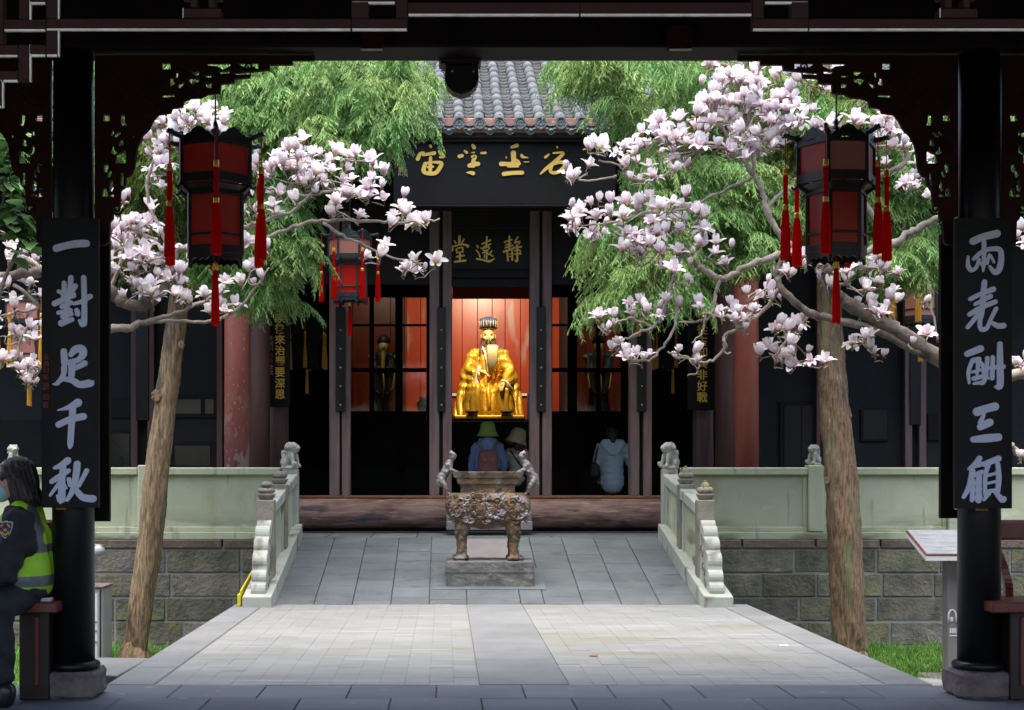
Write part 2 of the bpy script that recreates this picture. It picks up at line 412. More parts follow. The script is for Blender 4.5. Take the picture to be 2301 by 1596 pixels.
# ------------------------------------------------------------------ mesh helpers
class MB:
    """Collects shapes and links them as ONE mesh object."""

    def __init__(self):
        self.v, self.f, self.mi, self.sm = [], [], [], []

    def add(self, verts, faces, mi=0, smooth=False):
        o = len(self.v)
        self.v.extend([tuple(p) for p in verts])
        self.f.extend([tuple(i + o for i in f) for f in faces])
        self.mi.extend([mi] * len(faces))
        self.sm.extend([smooth] * len(faces))
        return self

    def box(self, x0, x1, y0, y1, z0, z1, c=0.0, mi=0, mat=None):
        x0, x1 = min(x0, x1), max(x0, x1)
        y0, y1 = min(y0, y1), max(y0, y1)
        z0, z1 = min(z0, z1), max(z0, z1)
        ctr = Vector(((x0 + x1) / 2, (y0 + y1) / 2, (z0 + z1) / 2))
        return self.obox(ctr, ((x1 - x0) / 2, (y1 - y0) / 2, (z1 - z0) / 2), mat, c, mi)

    def obox(self, ctr, h, rot=None, c=0.0, mi=0):
        """Oriented box with half sizes h and a chamfer c."""
        hx, hy, hz = h
        c = min(c, hx * .45, hy * .45, hz * .45)
        if c <= 0:
            vs = [(sx * hx, sy * hy, sz * hz) for sx in (-1, 1) for sy in (-1, 1) for sz in (-1, 1)]
            fs = [(0, 1, 3, 2), (4, 6, 7, 5), (0, 4, 5, 1), (2, 3, 7, 6), (0, 2, 6, 4), (1, 5, 7, 3)]
        else:
            vs, idx = [], {}
            for sx in (-1, 1):
                for sy in (-1, 1):
                    for sz in (-1, 1):
                        for k in range(3):
                            p = [sx * (hx - c), sy * (hy - c), sz * (hz - c)]
                            p[k] = (sx * hx, sy * hy, sz * hz)[k]
                            idx[(sx, sy, sz, k)] = len(vs)
                            vs.append(tuple(p))
            fs = []
            for k in range(3):
                a, b2 = [(1, 2), (2, 0), (0, 1)][k]
                for s in (-1, 1):
                    q = []
                    for (sa, sb) in ((-1, -1), (1, -1), (1, 1), (-1, 1)):
                        t = [0, 0, 0]
                        t[k], t[a], t[b2] = s, sa, sb
                        q.append(idx[(t[0], t[1], t[2], k)])
                    fs.append(tuple(q if s > 0 else q[::-1]))
            for k in range(3):
                a, b2 = [(1, 2), (2, 0), (0, 1)][k]
                for sa in (-1, 1):
                    for sb in (-1, 1):
                        t0, t1 = [0, 0, 0], [0, 0, 0]
                        t0[k], t1[k] = -1, 1
                        t0[a] = t1[a] = sa
                        t0[b2] = t1[b2] = sb
                        q = [idx[(*t0, a)], idx[(*t1, a)], idx[(*t1, b2)], idx[(*t0, b2)]]
                        fs.append(tuple(q if sa * sb < 0 else q[::-1]))
            for sx in (-1, 1):
                for sy in (-1, 1):
                    for sz in (-1, 1):
                        q = [idx[(sx, sy, sz, k)] for k in range(3)]
                        fs.append(tuple(q if sx * sy * sz > 0 else q[::-1]))
        ctr = Vector(ctr)
        if rot is not None:
            vs = [ctr + rot @ Vector(p) for p in vs]
        else:
            vs = [(p[0] + ctr.x, p[1] + ctr.y, p[2] + ctr.z) for p in vs]
        return self.add(vs, fs, mi)

    def bar(self, a, b, w, h, c=0.0, mi=0, up=(0, 0, 1)):
        """Box beam from a to b, w wide and h high."""
        a, b = Vector(a), Vector(b)
        d = (b - a)
        L = d.length
        d.normalize()
        up = Vector(up)
        if abs(d.dot(up)) > .98:
            up = Vector((0, 1, 0))
        s = d.cross(up).normalized()
        t = s.cross(d)
        R = Matrix((d, s, t)).transposed()
        return self.obox((a + b) / 2, (L / 2, w / 2, h / 2), R, c, mi)

    def tube(self, pts, radii, n=8, mi=0, caps=True, smooth=True, flat=None):
        pts = [Vector(p) for p in pts]
        if not hasattr(radii, '__len__'):
            radii = [radii] * len(pts)
        vs, fs = [], []
        prev = None
        for i, p in enumerate(pts):
            d = (pts[min(i + 1, len(pts) - 1)] - pts[max(i - 1, 0)])
            d = d.normalized() if d.length > 1e-9 else Vector((0, 0, 1))
            if prev is None:
                a = Vector((0, 0, 1)) if abs(d.z) < .9 else Vector((1, 0, 0))
                s = d.cross(a).normalized()
            else:
                s = (prev - d * prev.dot(d))
                s = s.normalized() if s.length > 1e-6 else d.orthogonal().normalized()
            prev = s
            t = d.cross(s)
            for k in range(n):
                an = 2 * math.pi * k / n
                vs.append(p + (s * math.cos(an) + t * math.sin(an)) * radii[i])
        for i in range(len(pts) - 1):
            for k in range(n):
                a, b = i * n + k, i * n + (k + 1) % n
                fs.append((a, b, b + n, a + n))
        if caps:
            fs.append(tuple(range(n))[::-1])
            fs.append(tuple(range((len(pts) - 1) * n, len(pts) * n)))
        return self.add(vs, fs, mi, smooth)

    def lathe(self, prof, ctr=(0, 0, 0), n=20, mi=0, sx=1.0, sy=1.0, smooth=True, rot=0.0):
        """Profile of (radius, z) turned round the vertical through ctr."""
        vs, fs = [], []
        for (r, z) in prof:
            for k in range(n):
                an = 2 * math.pi * k / n + rot
                vs.append((ctr[0] + r * sx * math.cos(an), ctr[1] + r * sy * math.sin(an), ctr[2] + z))
        m = len(prof)
        for i in range(m - 1):
            for k in range(n):
                a, b = i * n + k, i * n + (k + 1) % n
                fs.append((a, b, b + n, a + n))
        fs.append(tuple(range(n))[::-1])
        fs.append(tuple(range((m - 1) * n, m * n)))
        return self.add(vs, fs, mi, smooth)

    def prism(self, poly, to3, mi=0):
        """Extrudes a 2D outline: to3(p, 0) and to3(p, 1) give the two sides."""
        n = len(poly)
        vs = [to3(p, 0) for p in poly] + [to3(p, 1) for p in poly]
        fs = [tuple(range(n)), tuple(range(2 * n - 1, n - 1, -1))]
        for i in range(n):
            j = (i + 1) % n
            fs.append((j, i, i + n, j + n))
        return self.add(vs, fs, mi)

    def ell(self, ctr, r, rot=None, n=14, m=9, mi=0):
        ctr = Vector(ctr)
        if not hasattr(r, '__len__'):
            r = (r, r, r)
        vs, fs = [], []
        for i in range(1, m):
            ph = math.pi * i / m
            for k in range(n):
                an = 2 * math.pi * k / n
                p = Vector((r[0] * math.sin(ph) * math.cos(an), r[1] * math.sin(ph) * math.sin(an), r[2] * math.cos(ph)))
                vs.append(ctr + (rot @ p if rot is not None else p))
        for e in (1, -1):
            p = Vector((0, 0, e * r[2]))
            vs.append(ctr + (rot @ p if rot is not None else p))
        T, B = len(vs) - 2, len(vs) - 1
        for i in range(m - 2):
            for k in range(n):
                a, b = i * n + k, i * n + (k + 1) % n
                fs.append((a, a + n, b + n, b))
        for k in range(n):
            fs.append((T, k, (k + 1) % n))
            o = (m - 2) * n
            fs.append((B, o + (k + 1) % n, o + k))
        return self.add(vs, fs, mi, True)

    def cap(self, a, b, ra, rb, n=12):
        """Tapered capsule (for bodies that are fused afterwards)."""
        a, b = Vector(a), Vector(b)
        self.ell(a, ra, n=n)
        self.ell(b, rb, n=n)
        if (b - a).length > 1e-4:
            self.tube([a, b], [ra, rb], n=n)
        return self

    def mesh(self, name, mats, origin=(0, 0, 0)):
        me = bpy.data.meshes.new(name)
        o = Vector(origin)
        vv = np.array(self.v, dtype=np.float64) - np.array(o)
        me.from_pydata(vv.tolist(), [], self.f)
        for m in (mats if isinstance(mats, (list, tuple)) else [mats]):
            me.materials.append(m)
        me.polygons.foreach_set('material_index', self.mi)
        me.polygons.foreach_set('use_smooth', self.sm)
        me.update()
        return me


WL = {}


def worldloc(o):
    return WL.get(o.name, Vector((0, 0, 0))) if o else Vector((0, 0, 0))


def link(name, me, parent=None, loc=None, rot=None):
    """Links mesh data as an object; loc is in world coordinates."""
    o = bpy.data.objects.new(name, me)
    COL.objects.link(o)
    base = worldloc(parent)
    w = Vector(loc) if loc is not None else base.copy()
    if parent:
        o.parent = parent
    o.location = w - base
    if rot is not None:
        o.rotation_euler = rot
    WL[o.name] = w
    return o


def part(name, mb, mats, parent=None, at=None, bevel=0.0):
    """One mesh object from shapes given in world coordinates."""
    origin = Vector(at) if at is not None else worldloc(parent)
    me = mb.mesh(name, mats, origin)
    o = link(name, me, parent, origin)
    if bevel:
        b = o.modifiers.new('bevel', 'BEVEL')
        b.width = bevel
        b.segments = 2
        b.limit_method = 'ANGLE'
        b.angle_limit = math.radians(40)
    return o


def tag(o, label=None, cat=None, group=None, kind=None):
    for k, x in (('label', label), ('category', cat), ('group', group), ('kind', kind)):
        if x:
            o[k] = x
    return o


def thing(name, loc, label, cat, group=None, rotz=0.0):
    o = bpy.data.objects.new(name, None)
    COL.objects.link(o)
    o.location = loc
    o.rotation_euler = (0, 0, rotz)
    o.empty_display_size = .1
    WL[o.name] = Vector(loc)
    return tag(o, label, cat, group)


def copy_tree(o, parent=None):
    c = o.copy()
    COL.objects.link(c)
    if parent:
        c.parent = parent
    WL[c.name] = worldloc(o).copy()
    for ch in list(o.children):
        copy_tree(ch, c)
    return c


def dup(root, loc, rotz, label, group=None):
    c = copy_tree(root)
    c.location = loc
    c.rotation_euler = (0, 0, rotz)
    WL[c.name] = Vector(loc)
    c['label'] = label
    if group:
        c['group'] = group
    return c


_cache = {}


def piece_mesh(name, dims, c, mat):
    key = (name, tuple(round(d, 3) for d in dims), round(c, 4), mat.name)
    if key not in _cache:
        _cache[key] = MB().obox((0, 0, 0), [d / 2 for d in dims], None, c).mesh(name, mat)
    return _cache[key]


def pieces(name, boxes, c, mat, parent, limit=300, rot=None):
    """Boxes (centre, dims) as separate parts, nearest to the camera first; the rest joined as one 'stuff' part."""
    boxes = sorted(boxes, key=lambda b: (Vector(b[0]) - cam.location).length)
    for ctr, dims in boxes[:limit]:
        link(name, piece_mesh(name, dims, c, mat), parent, ctr, rot)
    if boxes[limit:]:
        mb = MB()
        R = Euler(rot).to_matrix() if rot is not None else None
        for ctr, dims in boxes[limit:]:
            mb.obox(ctr, [d / 2 for d in dims], R, c)
        o = part('far_' + name + 's', mb, mat, parent)
        o['kind'] = 'stuff'


# a scratch scene in which modifiers, letters and outlines are turned into meshes
TMP = bpy.data.scenes.new('scratch')


def baked(ob):
    TMP.collection.objects.link(ob)
    with bpy.context.temp_override(scene=TMP, view_layer=TMP.view_layers[0]):
        dg = bpy.context.evaluated_depsgraph_get()
        dg.update()
    me = bpy.data.meshes.new_from_object(ob.evaluated_get(dg), depsgraph=dg)
    TMP.collection.objects.unlink(ob)
    d = ob.data
    bpy.data.objects.remove(ob)
    return me


def organic(mb, voxel=.02, smooth=4, mats=None, pick=None, fold=None, name='body', dec=0.0, cuts=None):
    """Fuses overlapping shapes into one continuous skin; pick(co) gives a material index, fold(co, no) a displacement."""
    me = mb.mesh('tmp', [])
    ob = bpy.data.objects.new('tmp', me)
    r = ob.modifiers.new('r', 'REMESH')
    r.mode = 'VOXEL'
    r.voxel_size = voxel
    if smooth:
        s = ob.modifiers.new('s', 'SMOOTH')
        s.iterations = smooth
        s.factor = .5
    if dec:
        d = ob.modifiers.new('d', 'DECIMATE')
        d.ratio = dec
    out = baked(ob)
    out.name = name
    if fold:
        nv = len(out.vertices)
        co = np.empty(nv * 3)
        out.vertices.foreach_get('co', co)
        co = co.reshape(-1, 3)
        no = np.array([v.normal[:] for v in out.vertices])
        co = co + no * fold(co, no)[:, None]
        out.vertices.foreach_set('co', co.ravel())
    if cuts:                            # clean edges where the colour changes at a height
        bm = bmesh.new()
        bm.from_mesh(out)
        for z in cuts:
            bmesh.ops.bisect_plane(bm, geom=bm.verts[:] + bm.edges[:] + bm.faces[:], plane_co=(0, 0, z), plane_no=(0, 0, 1))
        bm.to_mesh(out)
        bm.free()
    out.polygons.foreach_set('use_smooth', [True] * len(out.polygons))
    out.materials.clear()
    for m in (mats if isinstance(mats, (list, tuple)) else [mats]):
        out.materials.append(m)
    if pick:
        out.polygons.foreach_set('material_index', [pick(p.center) for p in out.polygons])
    out.update()
    return out


def org_part(name, mb, mats, parent, at=None, **k):
    origin = Vector(at) if at is not None else worldloc(parent)
    me = organic(mb, mats=mats, name=name, **k)
    co = np.empty(len(me.vertices) * 3)
    me.vertices.foreach_get('co', co)
    co = co.reshape(-1, 3) - np.array(origin)
    me.vertices.foreach_set('co', co.ravel())
    me.update()
    return link(name, me, parent, origin)


def outline_mesh(name, loops, to3, depth, mat, origin):
    """Flat outline with holes (list of 2D loops), extruded; to3 maps (x, y, t) with t in [-1, 1] into the world."""
    cu = bpy.data.curves.new('tmp', 'CURVE')
    cu.dimensions = '2D'
    cu.fill_mode = 'BOTH'
    cu.extrude = 1.0
    for lp in loops:
        s = cu.splines.new('POLY')
        s.points.add(len(lp) - 1)
        for q, (x, y) in zip(s.points, lp):
            q.co = (x, y, 0, 1)
        s.use_cyclic_u = True
    me = baked(bpy.data.objects.new('tmp', cu))
    me.name = name
    o = Vector(origin)
    for v in me.vertices:
        v.co = Vector(to3(v.co.x, v.co.y, v.co.z * depth)) - o
    me.materials.clear()
    me.materials.append(mat)
    me.update()
    return me


def glyph_mesh(ch, size, mat, bold=0.0, depth=0.01, name='letter'):
    """One character as a raised mesh in the XZ plane, centred, front face towards -Y."""
    cu = bpy.data.curves.new('tmp', 'FONT')
    cu.body = ch
    cu.size = size
    cu.align_x = 'CENTER'
    cu.align_y = 'CENTER'
    cu.extrude = depth / 2
    cu.offset = bold
    cu.resolution_u = 3
    me = baked(bpy.data.objects.new('tmp', cu))
    me.name = name
    co = np.empty(len(me.vertices) * 3)
    me.vertices.foreach_get('co', co)
    co = co.reshape(-1, 3)
    if len(co):
        mid = (co.max(0) + co.min(0)) / 2
        co = co - mid
        co = np.stack([co[:, 0], -co[:, 2], co[:, 1]], 1)
        me.vertices.foreach_set('co', co.ravel())
    me.materials.clear()
    me.materials.append(mat)
    me.update()
    return me


def glyph(ch, loc, size, mat, parent, bold=0.0, depth=.01, sx=1.0, tilt=0.0):
    me = glyph_mesh(ch, size, mat, bold, depth)
    o = link('letter', me, parent, loc, (tilt, 0, 0))
    o.scale = (sx, 1, 1)
    return o


def catmull(pts, k=5):
    pts = [np.array(p, float) for p in pts]
    if len(pts) < 3:
        a, b = pts[0], pts[-1]
        return [a + (b - a) * t for t in np.linspace(0, 1, k + 1)]
    out = []
    for i in range(len(pts) - 1):
        p0, p1, p2, p3 = pts[max(i - 1, 0)], pts[i], pts[i + 1], pts[min(i + 2, len(pts) - 1)]
        for t in np.linspace(0, 1, k, endpoint=False):
            out.append(.5 * ((2 * p1) + (-p0 + p2) * t + (2 * p0 - 5 * p1 + 4 * p2 - p3) * t * t + (-p0 + 3 * p1 - 3 * p2 + p3) * t ** 3))
    out.append(pts[-1])
    return out


def brush(strokes, to3, name, mat, parent, h=.008):
    """Brush-written character: every stroke a raised rounded ribbon; strokes of (x, y, width)."""
    mb = MB()
    for si, st in enumerate(strokes):
        pts = catmull(st, 5)
        n = len(pts)
        left, right = [], []
        for i, p in enumerate(pts):
            d = pts[min(i + 1, n - 1)][:2] - pts[max(i - 1, 0)][:2]
            L = math.hypot(*d) or 1
            nx, ny = -d[1] / L, d[0] / L
            w = p[2] / 2
            left.append((p[0] + nx * w, p[1] + ny * w))
            right.append((p[0] - nx * w, p[1] - ny * w))

        def endcap(p, q, w):        # half disc beyond the end p, away from q
            a0 = math.atan2(p[1] - q[1], p[0] - q[0])
            return [(p[0] + math.cos(a0 + t) * w, p[1] + math.sin(a0 + t) * w) for t in np.linspace(math.pi / 2, -math.pi / 2, 7)[1:-1]]
        e1 = endcap(pts[-1], pts[-2], pts[-1][2] / 2)
        e0 = endcap(pts[0], pts[1], pts[0][2] / 2)
        hh = h + .0004 * si
        vs, fs = [], []
        for (l, r) in zip(left, right):
            for q, tt in ((l, hh), (r, hh), (l, 0), (r, 0)):
                vs.append(to3(q[0], q[1], tt))
        for i in range(n - 1):
            a = i * 4
            fs += [(a, a + 1, a + 5, a + 4), (a, a + 4, a + 6, a + 2), (a + 1, a + 3, a + 7, a + 5)]
        mb.add(vs, fs)
        for cap, l, r, rev in ((e1, left[-1], right[-1], 0), (e0, left[0], right[0], 1)):
            ring = [l] + cap + [r] if not rev else [r] + cap + [l]
            k = len(ring)
            vs = [to3(q[0], q[1], hh) for q in ring] + [to3(q[0], q[1], 0) for q in ring]
            fs = [tuple(range(k))] + [(i, i + 1, i + 1 + k, i + k) for i in range(k - 1)]
            mb.add(vs, fs)
    return part(name, mb, mat, parent)


# ------------------------------------------------------------------ ground, paving, ramp, terrace
GZ = -0.75          # garden level
RY0, RY1, RZ = 13.75, 16.4, 0.52
RS = RZ / (RY1 - RY0)
RANG = math.atan(RS)


def ramp_z(y):
    return max(0.0, min(RZ, (y - RY0) * RS))


tag(part('ground', MB().box(-60, 60, -40, 80, GZ - .3, GZ), mt['soil']), kind='structure')

# pavilion floor of blue grey slabs
floor = part('pavilion_floor', MB().box(-9, 10, -3, 8.46, GZ, -.02), mt['joint'])
tag(floor, kind='structure')
bx = []
for r in range(9):
    for c in range(-16, 19):
        y1 = 8.5 - r * .5
        off = .25 if r % 2 else 0.0
        bx.append(((.2 + c * .5 + off, y1 - .25, -.04 + random.uniform(-.0015, .0015)), (.494, .494, .08)))
pieces('floor_slab', bx, .004, mt['floor'], floor, 200)

# plaza between pavilion and ramp
plaza = part('plaza', MB().box(-1.98, 2.86, 8.46, RY0 + .02, GZ, -.006), mt['joint_pale'])
tag(plaza, kind='structure')
bx = []
x0s, x1s = (-1.71, .20), (.735, 2.60)
for (xa, xb) in (x0s, x1s):
    nc = round((xb - xa) / .147)
    w = (xb - xa) / nc
    for c in range(nc):
        y = 8.505 - (.15 if c % 2 else 0)
        while y < RY0 - .02:
            a, b = max(y, 8.505), min(y + .30, RY0 - .01)
            if b - a > .03:
                bx.append(((xa + (c + .5) * w, (a + b) / 2, -.03 + random.uniform(-.0012, .0012)), (w - .0009, b - a - .0009, .06)))
            y += .30
pieces('brick', bx, .0008, mt['brick'], plaza, 300)
bx = []
for (xa, xb) in ((-2.0, -1.72), (2.61, 2.88)):
    y = 8.505
    while y < RY0:
        L = min(random.uniform(.55, .8), RY0 - y)
        bx.append((((xa + xb) / 2, y + L / 2, -.05), (xb - xa - .004, L - .006, .106)))
        y += L
pieces('border_stone', bx, .006, mt['border'], plaza)
bx = []
y = 8.505
while y < 15.0:
    L = random.uniform(.8, 1.25)
    if y + L < RY0:
        bx.append(((.4675, y + L / 2, -.03), (.525, L - .006, .068)))
    y += L
bx.append(((.4675, (y - L * 0 + 0) * 0 + 13.3, -.031), (.525, .88, .066)))
pieces('path_slab', bx, .003, mt['border'], plaza)

# ramp of slate slabs
ramp = part('ramp', MB().prism([(RY0, GZ), (RY1 + .05, GZ), (RY1 + .05, RZ - .025), (RY1, RZ - .025), (RY0, -.025)],
                               lambda p, t: (-1.9 + 4.62 * t, p[0], p[1])), mt['joint'])
tag(ramp, kind='structure')
bx = []
cols = np.linspace(-1.62, 2.42, 12)
Lr = math.hypot(RY1 - RY0, RZ)
for c in range(11):
    if c == 5:
        xs = (.21, .725)
    else:
        xs = (cols[c], cols[c + 1])
        if c == 4:
            xs = (cols[4], .21)
        if c == 6:
            xs = (.725, cols[7])
    s = random.uniform(-.3, 0)
    while s < Lr:
        d = .36
        a, b = max(s, .004), min(s + d, Lr)
        if b - a > .05:
            m = (a + b) / 2
            bx.append(((sum(xs) / 2, RY0 + m * math.cos(RANG), m * math.sin(RANG) - .022 + random.uniform(-.002, .003)),
                       (xs[1] - xs[0] - .007, b - a - .007, .05)))
        s += d
pieces('ramp_slab', bx, .004, mt['ramp'], ramp, 300, (RANG, 0, 0))
# smooth central slab under the burner and pale cement round its plinth
part('centre_slab', MB().obox((.45, 15.55, ramp_z(15.55) + .008), (.32, .72, .012), Euler((RANG, 0, 0)).to_matrix(), .004), mt['step'], ramp)
part('cement_patch', MB().obox((.44, 14.62, ramp_z(14.62) + .006), (.56, .40, .008), Euler((RANG, 0, 0)).to_matrix(), .003), mt['ramp'], ramp)

# terrace
terr = part('terrace', MB().box(-12, 14, RY1 + .22, 30, GZ, RZ - .03), mt['joint'])
tag(terr, kind='structure')
bx = []
for r in range(3):
    for c in range(-4, 6):
        bx.append(((.45 + c * .52, RY1 + .27 + r * .5, RZ - .03), (.512, .492, .06)))
pieces('terrace_slab', bx, .004, mt['ramp'], terr)
part('terrace_fill', MB().box(-12, -2.2, RY1 + .24, RY1 + 1.6, RZ - .029, RZ).box(3.2, 14, RY1 + .24, RY1 + 1.6, RZ - .028, RZ), mt['ramp'], terr)


# retaining walls of sandstone blocks with a brown capstone course
def retaining(xa, xb, label, seed):
    rr = random.Random(seed)
    t = thing('retaining_wall', ((xa + xb) / 2, RY1 + .1, GZ), label, 'stone wall', 'retaining walls below the parapets')
    part('mortar', MB().box(xa, xb, RY1 + .012, RY1 + .24, GZ - .1, .42), mt['joint_wall'], t)
    bx = []
    zs = [-.87, -.60, -.325, -.045, .225, .425 - .045]
    zs = [-.80, -.545, -.27, .01, .285]
    h = .275
    for r in range(5):
        z = .40 - .01 - (r + 1) * h + h / 2 - .0
        x = xa - rr.uniform(0, .5)
        while x < xb:
            L = rr.uniform(.48, .98)
            a, b = max(x, xa), min(x + L, xb)
            if b - a > .06:
                jit = rr.uniform(-.006, .008)
                bx.append((((a + b) / 2, RY1 + .065 - jit, z), (b - a - .022, .13, h - .02)))
            x += L
    pieces('stone_block', bx, .009, mt['block'], t)
    bx = []
    x = xa
    while x < xb:
        L = min(rr.uniform(.7, 1.1), xb - x)
        bx.append(((x + L / 2, RY1 + .07, .448), (L - .02, .17, .095)))
        x += L
    pieces('capstone', bx, .008, mt['capstone'], t)
    return t


retaining(-9.5, -1.68, 'grey sandstone block wall below the left parapet', 3)
retaining(2.48, 11.5, 'grey sandstone block wall below the right parapet', 5)


def lion_shapes(c, s, face):
    """Seated stone lion on a post; face is the heading in the XY plane."""
    m = MB()
    R = Matrix.Rotation(face, 3, 'Z')

    def q(x, y, z):
        return Vector(c) + R @ Vector((x, y, z)) * s
    m.ell(q(0, .02, .03), (.13 * s, .13 * s, .04 * s))
    m.cap(q(0, .07, .11), q(0, .0, .23), .095 * s, .075 * s)            # haunch to chest
    m.ell(q(.065, .05, .09), (.045 * s, .075 * s, .065 * s))
    m.ell(q(-.065, .05, .09), (.045 * s, .075 * s, .065 * s))
    for sx in (-1, 1):
        m.cap(q(.05 * sx, -.055, .21), q(.055 * sx, -.085, .06), .032 * s, .026 * s)   # forelegs
        m.ell(q(.055 * sx, -.105, .055), (.032 * s, .045 * s, .026 * s))
        m.ell(q(.055 * sx, -.01, .375), (.022 * s, .02 * s, .026 * s))              # ears
        m.ell(q(.035 * sx, -.105, .335), (.018 * s, .018 * s, .018 * s))            # eyes
    m.ell(q(0, -.03, .32), (.082 * s, .085 * s, .075 * s))
    m.ell(q(0, -.10, .30), (.05 * s, .05 * s, .036 * s))
    m.ell(q(0, -.09, .262), (.042 * s, .04 * s, .018 * s))
    m.ell(q(0, -.145, .315), (.02 * s, .015 * s, .014 * s))
    for k in range(9):
        a = math.pi * (.05 + .9 * k / 8)
        m.ell(q(.085 * math.cos(a), .025, .30 + .07 * math.sin(a)), .027 * s)
        m.ell(q(.08 * math.cos(a), .045, .24 + .06 * math.sin(a)), .025 * s)
    m.cap(q(0, .12, .12), q(0, .13, .25), .025 * s, .035 * s)
    if True:
        m.ell(q(-.07, -.12, .085), .035 * s)                              # ball under a paw
    return m


def parapet(xa, xb, posts, lions, label, faces):
    t = thing('stone_parapet', ((xa + xb) / 2, RY1 + .1, RZ), label, 'parapet', 'pale stone parapets of the terrace')
    y0, y1 = RY1 + .03, RY1 + .17
    ys = sorted(posts)
    edges = [xa] + ys + [xb]
    part('base_rail', MB().box(xa, xb, y0 - .02, y1 + .02, .497, .585, .008), mt['parapet'], t)
    for i in range(len(edges) - 1):
        a, b = edges[i], edges[i + 1]
        if i > 0:
            a += .088
        if i < len(edges) - 2:
            b -= .088
        mb = MB().box(a, b, y0 + .035, y1 - .035, .586, 1.228)
        part('panel', mb, mt['parapet'], t)
        part('panel_frame', MB().box(a, b, y0 + .012, y1 - .012, .586, .64, .006).box(a, a + .05, y0 + .015, y1 - .015, .6405, 1.2275, .004)
             .box(b - .05, b, y0 + .015, y1 - .015, .6405, 1.2275, .004), mt['parapet'], t)
        part('top_rail', MB().box(a, b, y0 - .025, y1 + .025, 1.229, 1.318, .012), mt['parapet'], t)
    for x in ys:
        part('post', MB().box(x - .085, x + .085, y0 - .035, y1 + .035, .586, 1.345, .012), mt['parapet'], t)
    for x, s, f in lions:
        org_part('lion', lion_shapes((x, RY1 + .1, 1.335), s, f), mt['lion'], t, voxel=.011 * s, smooth=2)
    return t


parapet(-9.5, -1.87, [-6.1, -4.92, PX(326, 16.4)], [(-4.94, .62, .5)], 'pale green grey stone parapet on the left of the ramp', None)
parapet(2.70, 11.5, [PX(1834, 16.4), PX(2148, 16.4), 7.6], [(PX(1834, 16.4), .62, -.9)], 'pale green grey stone parapet on the right of the ramp', None)


def finial(c, kind, s=1.0):
    """Lotus finials: kind 0 stacked melon, 1 wide low bud, 2 tall lotus bud."""
    x, y, z = c
    m = MB()
    m.lathe([(.062 * s, 0), (.07 * s, .015), (.088 * s, .045), (.092 * s, .058), (.055 * s, .064)], c, 18)
    if kind == 1:
        for k in range(9):
            a = 2 * math.pi * k / 9
            m.ell((x + .052 * s * math.cos(a), y + .052 * s * math.sin(a), z + .100 * s), (.033 * s, .033 * s, .038 * s), n=8, m=6)
        m.ell((x, y, z + .115 * s), (.05 * s, .05 * s, .028 * s))
    elif kind == 0:
        for k in range(8):
            a = 2 * math.pi * k / 8
            m.ell((x + .054 * s * math.cos(a), y + .054 * s * math.sin(a), z + .092 * s), (.034 * s, .034 * s, .026 * s), n=8, m=6)
            m.ell((x + .03 * s * math.cos(a), y + .03 * s * math.sin(a), z + .15 * s), (.03 * s, .03 * s, .025 * s), n=8, m=6)
        m.ell((x, y, z + .12 * s), .04 * s)
        m.ell((x, y, z + .17 * s), (.03 * s, .03 * s, .015 * s))
    else:
        for k in range(6):
            a = 2 * math.pi * (k + .5) / 6
            m.ell((x + .05 * s * math.cos(a), y + .05 * s * math.sin(a), z + .095 * s), (.037 * s, .037 * s, .034 * s), n=8, m=6)
        m.ell((x, y, z + .13 * s), (.045 * s, .045 * s, .05 * s))
        m.ell((x, y, z + .185 * s), (.016 * s, .016 * s, .012 * s))
    return m


